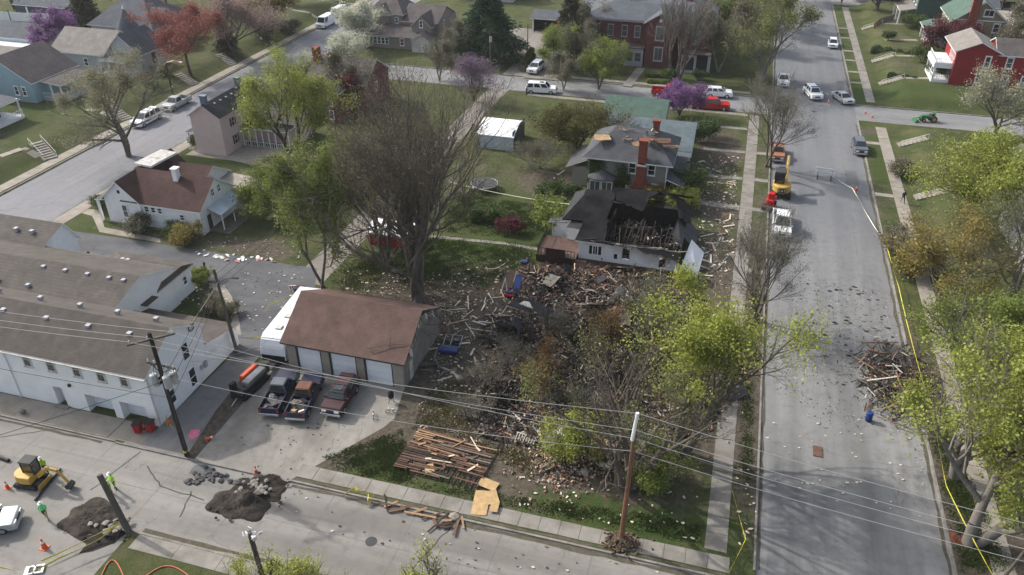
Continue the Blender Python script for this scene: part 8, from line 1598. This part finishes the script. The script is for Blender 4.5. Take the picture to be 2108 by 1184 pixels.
tufts('green grass beyond the hedge on the middle lawn', pxpoly([(930,390),(1160,430),(1150,500),(900,480)]), 50000, gr_m)
tufts('grass on the verge beside the main road', pxpoly([(1512,1000),(1556,1000),(1556,700),(1575,520),(1555,520),(1530,700)]), 30000, gr_m)
tufts('grass along the right verge and trees of the main road', pxpoly([(1905,880),(1960,900),(2100,1180),(1975,1184)]), 40000, gr_m)

# broken wall and roof panels in the wreck
PM = ['charroof','woodgrey','char','woodwhite','charbrown','r_dark','weathered','woodred','insul']
for k in range(46):
    x, y, z = rp(.1); a, b = random.uniform(.7, 3.0), random.uniform(.6, 2.0); q = MB(); q.slab(ragged([(-a/2,-b/2,0),(a/2,-b/2,0),(a/2,b/2,0),(-a/2,b/2,0)], 3, .12), .06); m = random.choice(PM)
    o = q.build('wreckage_sheet', M[m]); o.location = (x, y, z+.3); o.rotation_euler = (random.gauss(0,.35), random.gauss(0,.35), random.uniform(0,3)); nm_ = {'charroof':'black shingled','woodgrey':'grey board','char':'charred','woodwhite':'whitish','charbrown':'dark brown','r_dark':'dark shingled','weathered':'weathered grey','woodred':'reddish brown','insul':'cream'}[m]
    tag(o, f'{"large" if a*b > 2 else "small"} {nm_} broken panel tilted in the house rubble', 'panel', 'broken panels in the house rubble')
# road wear: joints, sealed cracks, patches and gutter dirt
def strip(name, pts, w, mat, z=.004, wob=.06, seg=8):
    q = MB(); Q_ = []
    for a, b in zip(pts[:-1], pts[1:]):
        for k in range(seg): Q_.append((a[0]+(b[0]-a[0])*k/seg+random.uniform(-wob, wob), a[1]+(b[1]-a[1])*k/seg+random.uniform(-wob, wob), w*random.uniform(.4, 1.2)))
    Q_.append((*pts[-1], w))
    for a, b in zip(Q_[:-1], Q_[1:]):
        d = Vector((b[0]-a[0], b[1]-a[1])).normalized(); n_ = Vector((-d.y, d.x)); q.add([(a[0]-n_.x*a[2], a[1]-n_.y*a[2], z), (b[0]-n_.x*b[2], b[1]-n_.y*b[2], z), (b[0]+n_.x*b[2], b[1]+n_.y*b[2], z), (a[0]+n_.x*a[2], a[1]+n_.y*a[2], z)], [(0,1,2,3)])
    return q.build(name, M[mat], kind='structure')
M['joint'] = plain('joint_filler', (.12,.118,.11), .9, .2); M['gutter'] = plain('gutter_dirt', (.10,.088,.068), 1, .4, 2.5, bump=.6, dirt=(.06,.07,.03)); M['patch'] = plain('dark_patch', (.125,.13,.135), .9, .25, 1.2)
for x in (-70,-63.5,-57,-50.5,-44,-37.5,-31,-24.5,-18,-11.5,-5,1.5): strip('road_joint', [(x, 30.4), (x+.1, 37.3)], .02, 'joint', wob=.02)
for y in (33.8,): strip('road_joint', [(-77, y), (5.9, y+.1)], .022, 'joint', wob=.03, seg=40)
for x, y0, y1 in ((15.6,84,125),(12.3,104,205)): strip('sealed_crack', [(x, y0+i*(y1-y0)/6) if i%2 else (x+.15, y0+i*(y1-y0)/6) for i in range(7)], .02, 'joint', wob=.1)
for y in (52, 71.5, 93, 118, 147, 176): strip('sealed_crack', [(6.1, y), (9, y+.5), (13, y-.2), (18.6, y+.4)], .018, 'joint', wob=.12)
for x, y, w_, l_ in ((16.5,108,1.6,5),(8,150,1.8,4),(17.2,148,1.2,6)): sheet('road_patch', [(x-w_/2, y-l_/2), (x+w_/2, y-l_/2+.2), (x+w_/2-.1, y+l_/2), (x-w_/2+.05, y+l_/2-.1)], .006, M['patch'])
sheet('dark_concrete_square', [at(*p) for p in ((440,955),(400,958),(388,975),(430,980))], .006, M['patch'])
for a, b, w in (((-28,37.25),(5.6,37.25),.22),((-28,37.85),(4,37.85),.13),((-75,37.2),(-45,37.2),.15),((-36,30.45),(5.6,30.45),.2),((6.1,39),(6.1,128),.12),((18.5,25),(18.5,129),.16),((18.5,140),(18.5,210),.12),((6.1,140),(6.1,210),.12),((-77.5,40),(-77.5,129),.13),((-88.8,50),(-88.8,220),.16),((-76,130.2),(5,130.2),.12),((-76,137.9),(5,137.9),.12)): 
    z_ = .128 if abs(a[1]-37.85) < .01 else .005; n_ = int(max(abs(b[0]-a[0]), abs(b[1]-a[1]))/1.2); strip('gutter_dirt', [a, b], w, 'gutter', z=z_, wob=.07, seg=n_)
for k in range(2): 
    x, y = ((12.4, 133.5), (-20, 34))[k]; q = MB(); q.tube((x,y,.0), (x,y,.012), .42, .42, 20); tag(q.build('manhole_cover', M['darkgrey']), ('round dark manhole cover in the middle of the crossing', 'round dark manhole cover in the south road')[k], 'manhole cover')

# fine litter of splinters and crumbs around the wreck, and dead shrubs in it
AROUND = pxpoly([(700,560),(1060,560),(1060,640),(1000,720),(960,830),(1000,930),(830,880),(880,800),(900,640),(700,610)])
pile('fine_litter', 'fine splinters and crumbs scattered over the ground around the wreck', 'litter', 4200, lambda: (lambda p: (p[0], p[1], gz(*p)+.03))(rpt(AROUND)), lambda: (random.choice((.06,.1,.2,.45))*random.uniform(.6,1.3), random.uniform(.03,.08), .02), ['insul','woodgrey','charbrown','woodwhite','soil','woodred'], [1.5,4,6,.7,9,4], .2)
pile('fine_litter', 'fine splinters and crumbs over the yard right of the burnt house', 'litter', 1500, lambda: (lambda p: (p[0], p[1], gz(*p)+.03))(rpt(pxpoly([(1425,330),(1520,330),(1510,600),(1440,590)]))), lambda: (random.choice((.06,.1,.2,.4))*random.uniform(.6,1.3), random.uniform(.03,.08), .02), ['insul','woodgrey','charbrown','woodwhite','soil'], [3,4,4,3,5], .2)
pile('fine_litter', 'fine pale and dark crumbs over the main road by the debris pile', 'litter', 900, lambda: (lambda p: (p[0], p[1], .02))(rpt(pxpoly([(1640,560),(1830,600),(1900,860),(1700,900),(1600,760)]))), lambda: (random.choice((.05,.09,.16))*random.uniform(.6,1.3), random.uniform(.03,.08), .02), ['woodgrey','charbrown','woodwhite','darkgrey'], [4,4,2,5], .2)
bs_ = tree_meshes(71, 2.6, 2.3, bk_mid, lf_dull, 1800, .1, .2, 0, .4, tw_grey, stems=7, lev=(5,5,5), trunk=.045, trunkfrac=.5, rootspread=.5, solid=0, ang=(.3,.7))
for i, (px, py, s_, lab) in enumerate(((1000,800,1.0,'grey leafless shrub at the left edge of the house rubble'), (1060,765,1.1,'grey leafless shrub above the broken railing'), (1190,850,1.0,'dead grey shrub in the middle of the rubble'), (1440,820,1.0,'dead grey shrub right of the yellow green tree trunk'), (1150,690,.9,'dead grey shrub below the fallen roof section'), (970,860,.8,'low grey shrub in front of the broken railing'))):
    plant('bare_shrub', lab, 'shrub', at(px, py), bs_, i*1.1, s_)

# thin haze over the whole town
hz = MB().box(-430, 430, -130, 630, -1.5, 49).build('haze', [], kind='stuff'); hz['label'] = 'thin pale haze in the air over the town'
hm = bpy.data.materials.new('haze'); hm.use_nodes = True; ht = hm.node_tree; ht.nodes.remove(ht.nodes['Principled BSDF'])
pv = ht.nodes.new('ShaderNodeVolumePrincipled'); pv.inputs['Color'].default_value = (.86, .89, .93, 1); pv.inputs['Density'].default_value = .00013; pv.inputs['Anisotropy'].default_value = .2
ht.links.new(pv.outputs[0], ht.nodes['Material Output'].inputs['Volume']); hz.data.materials.append(hm)
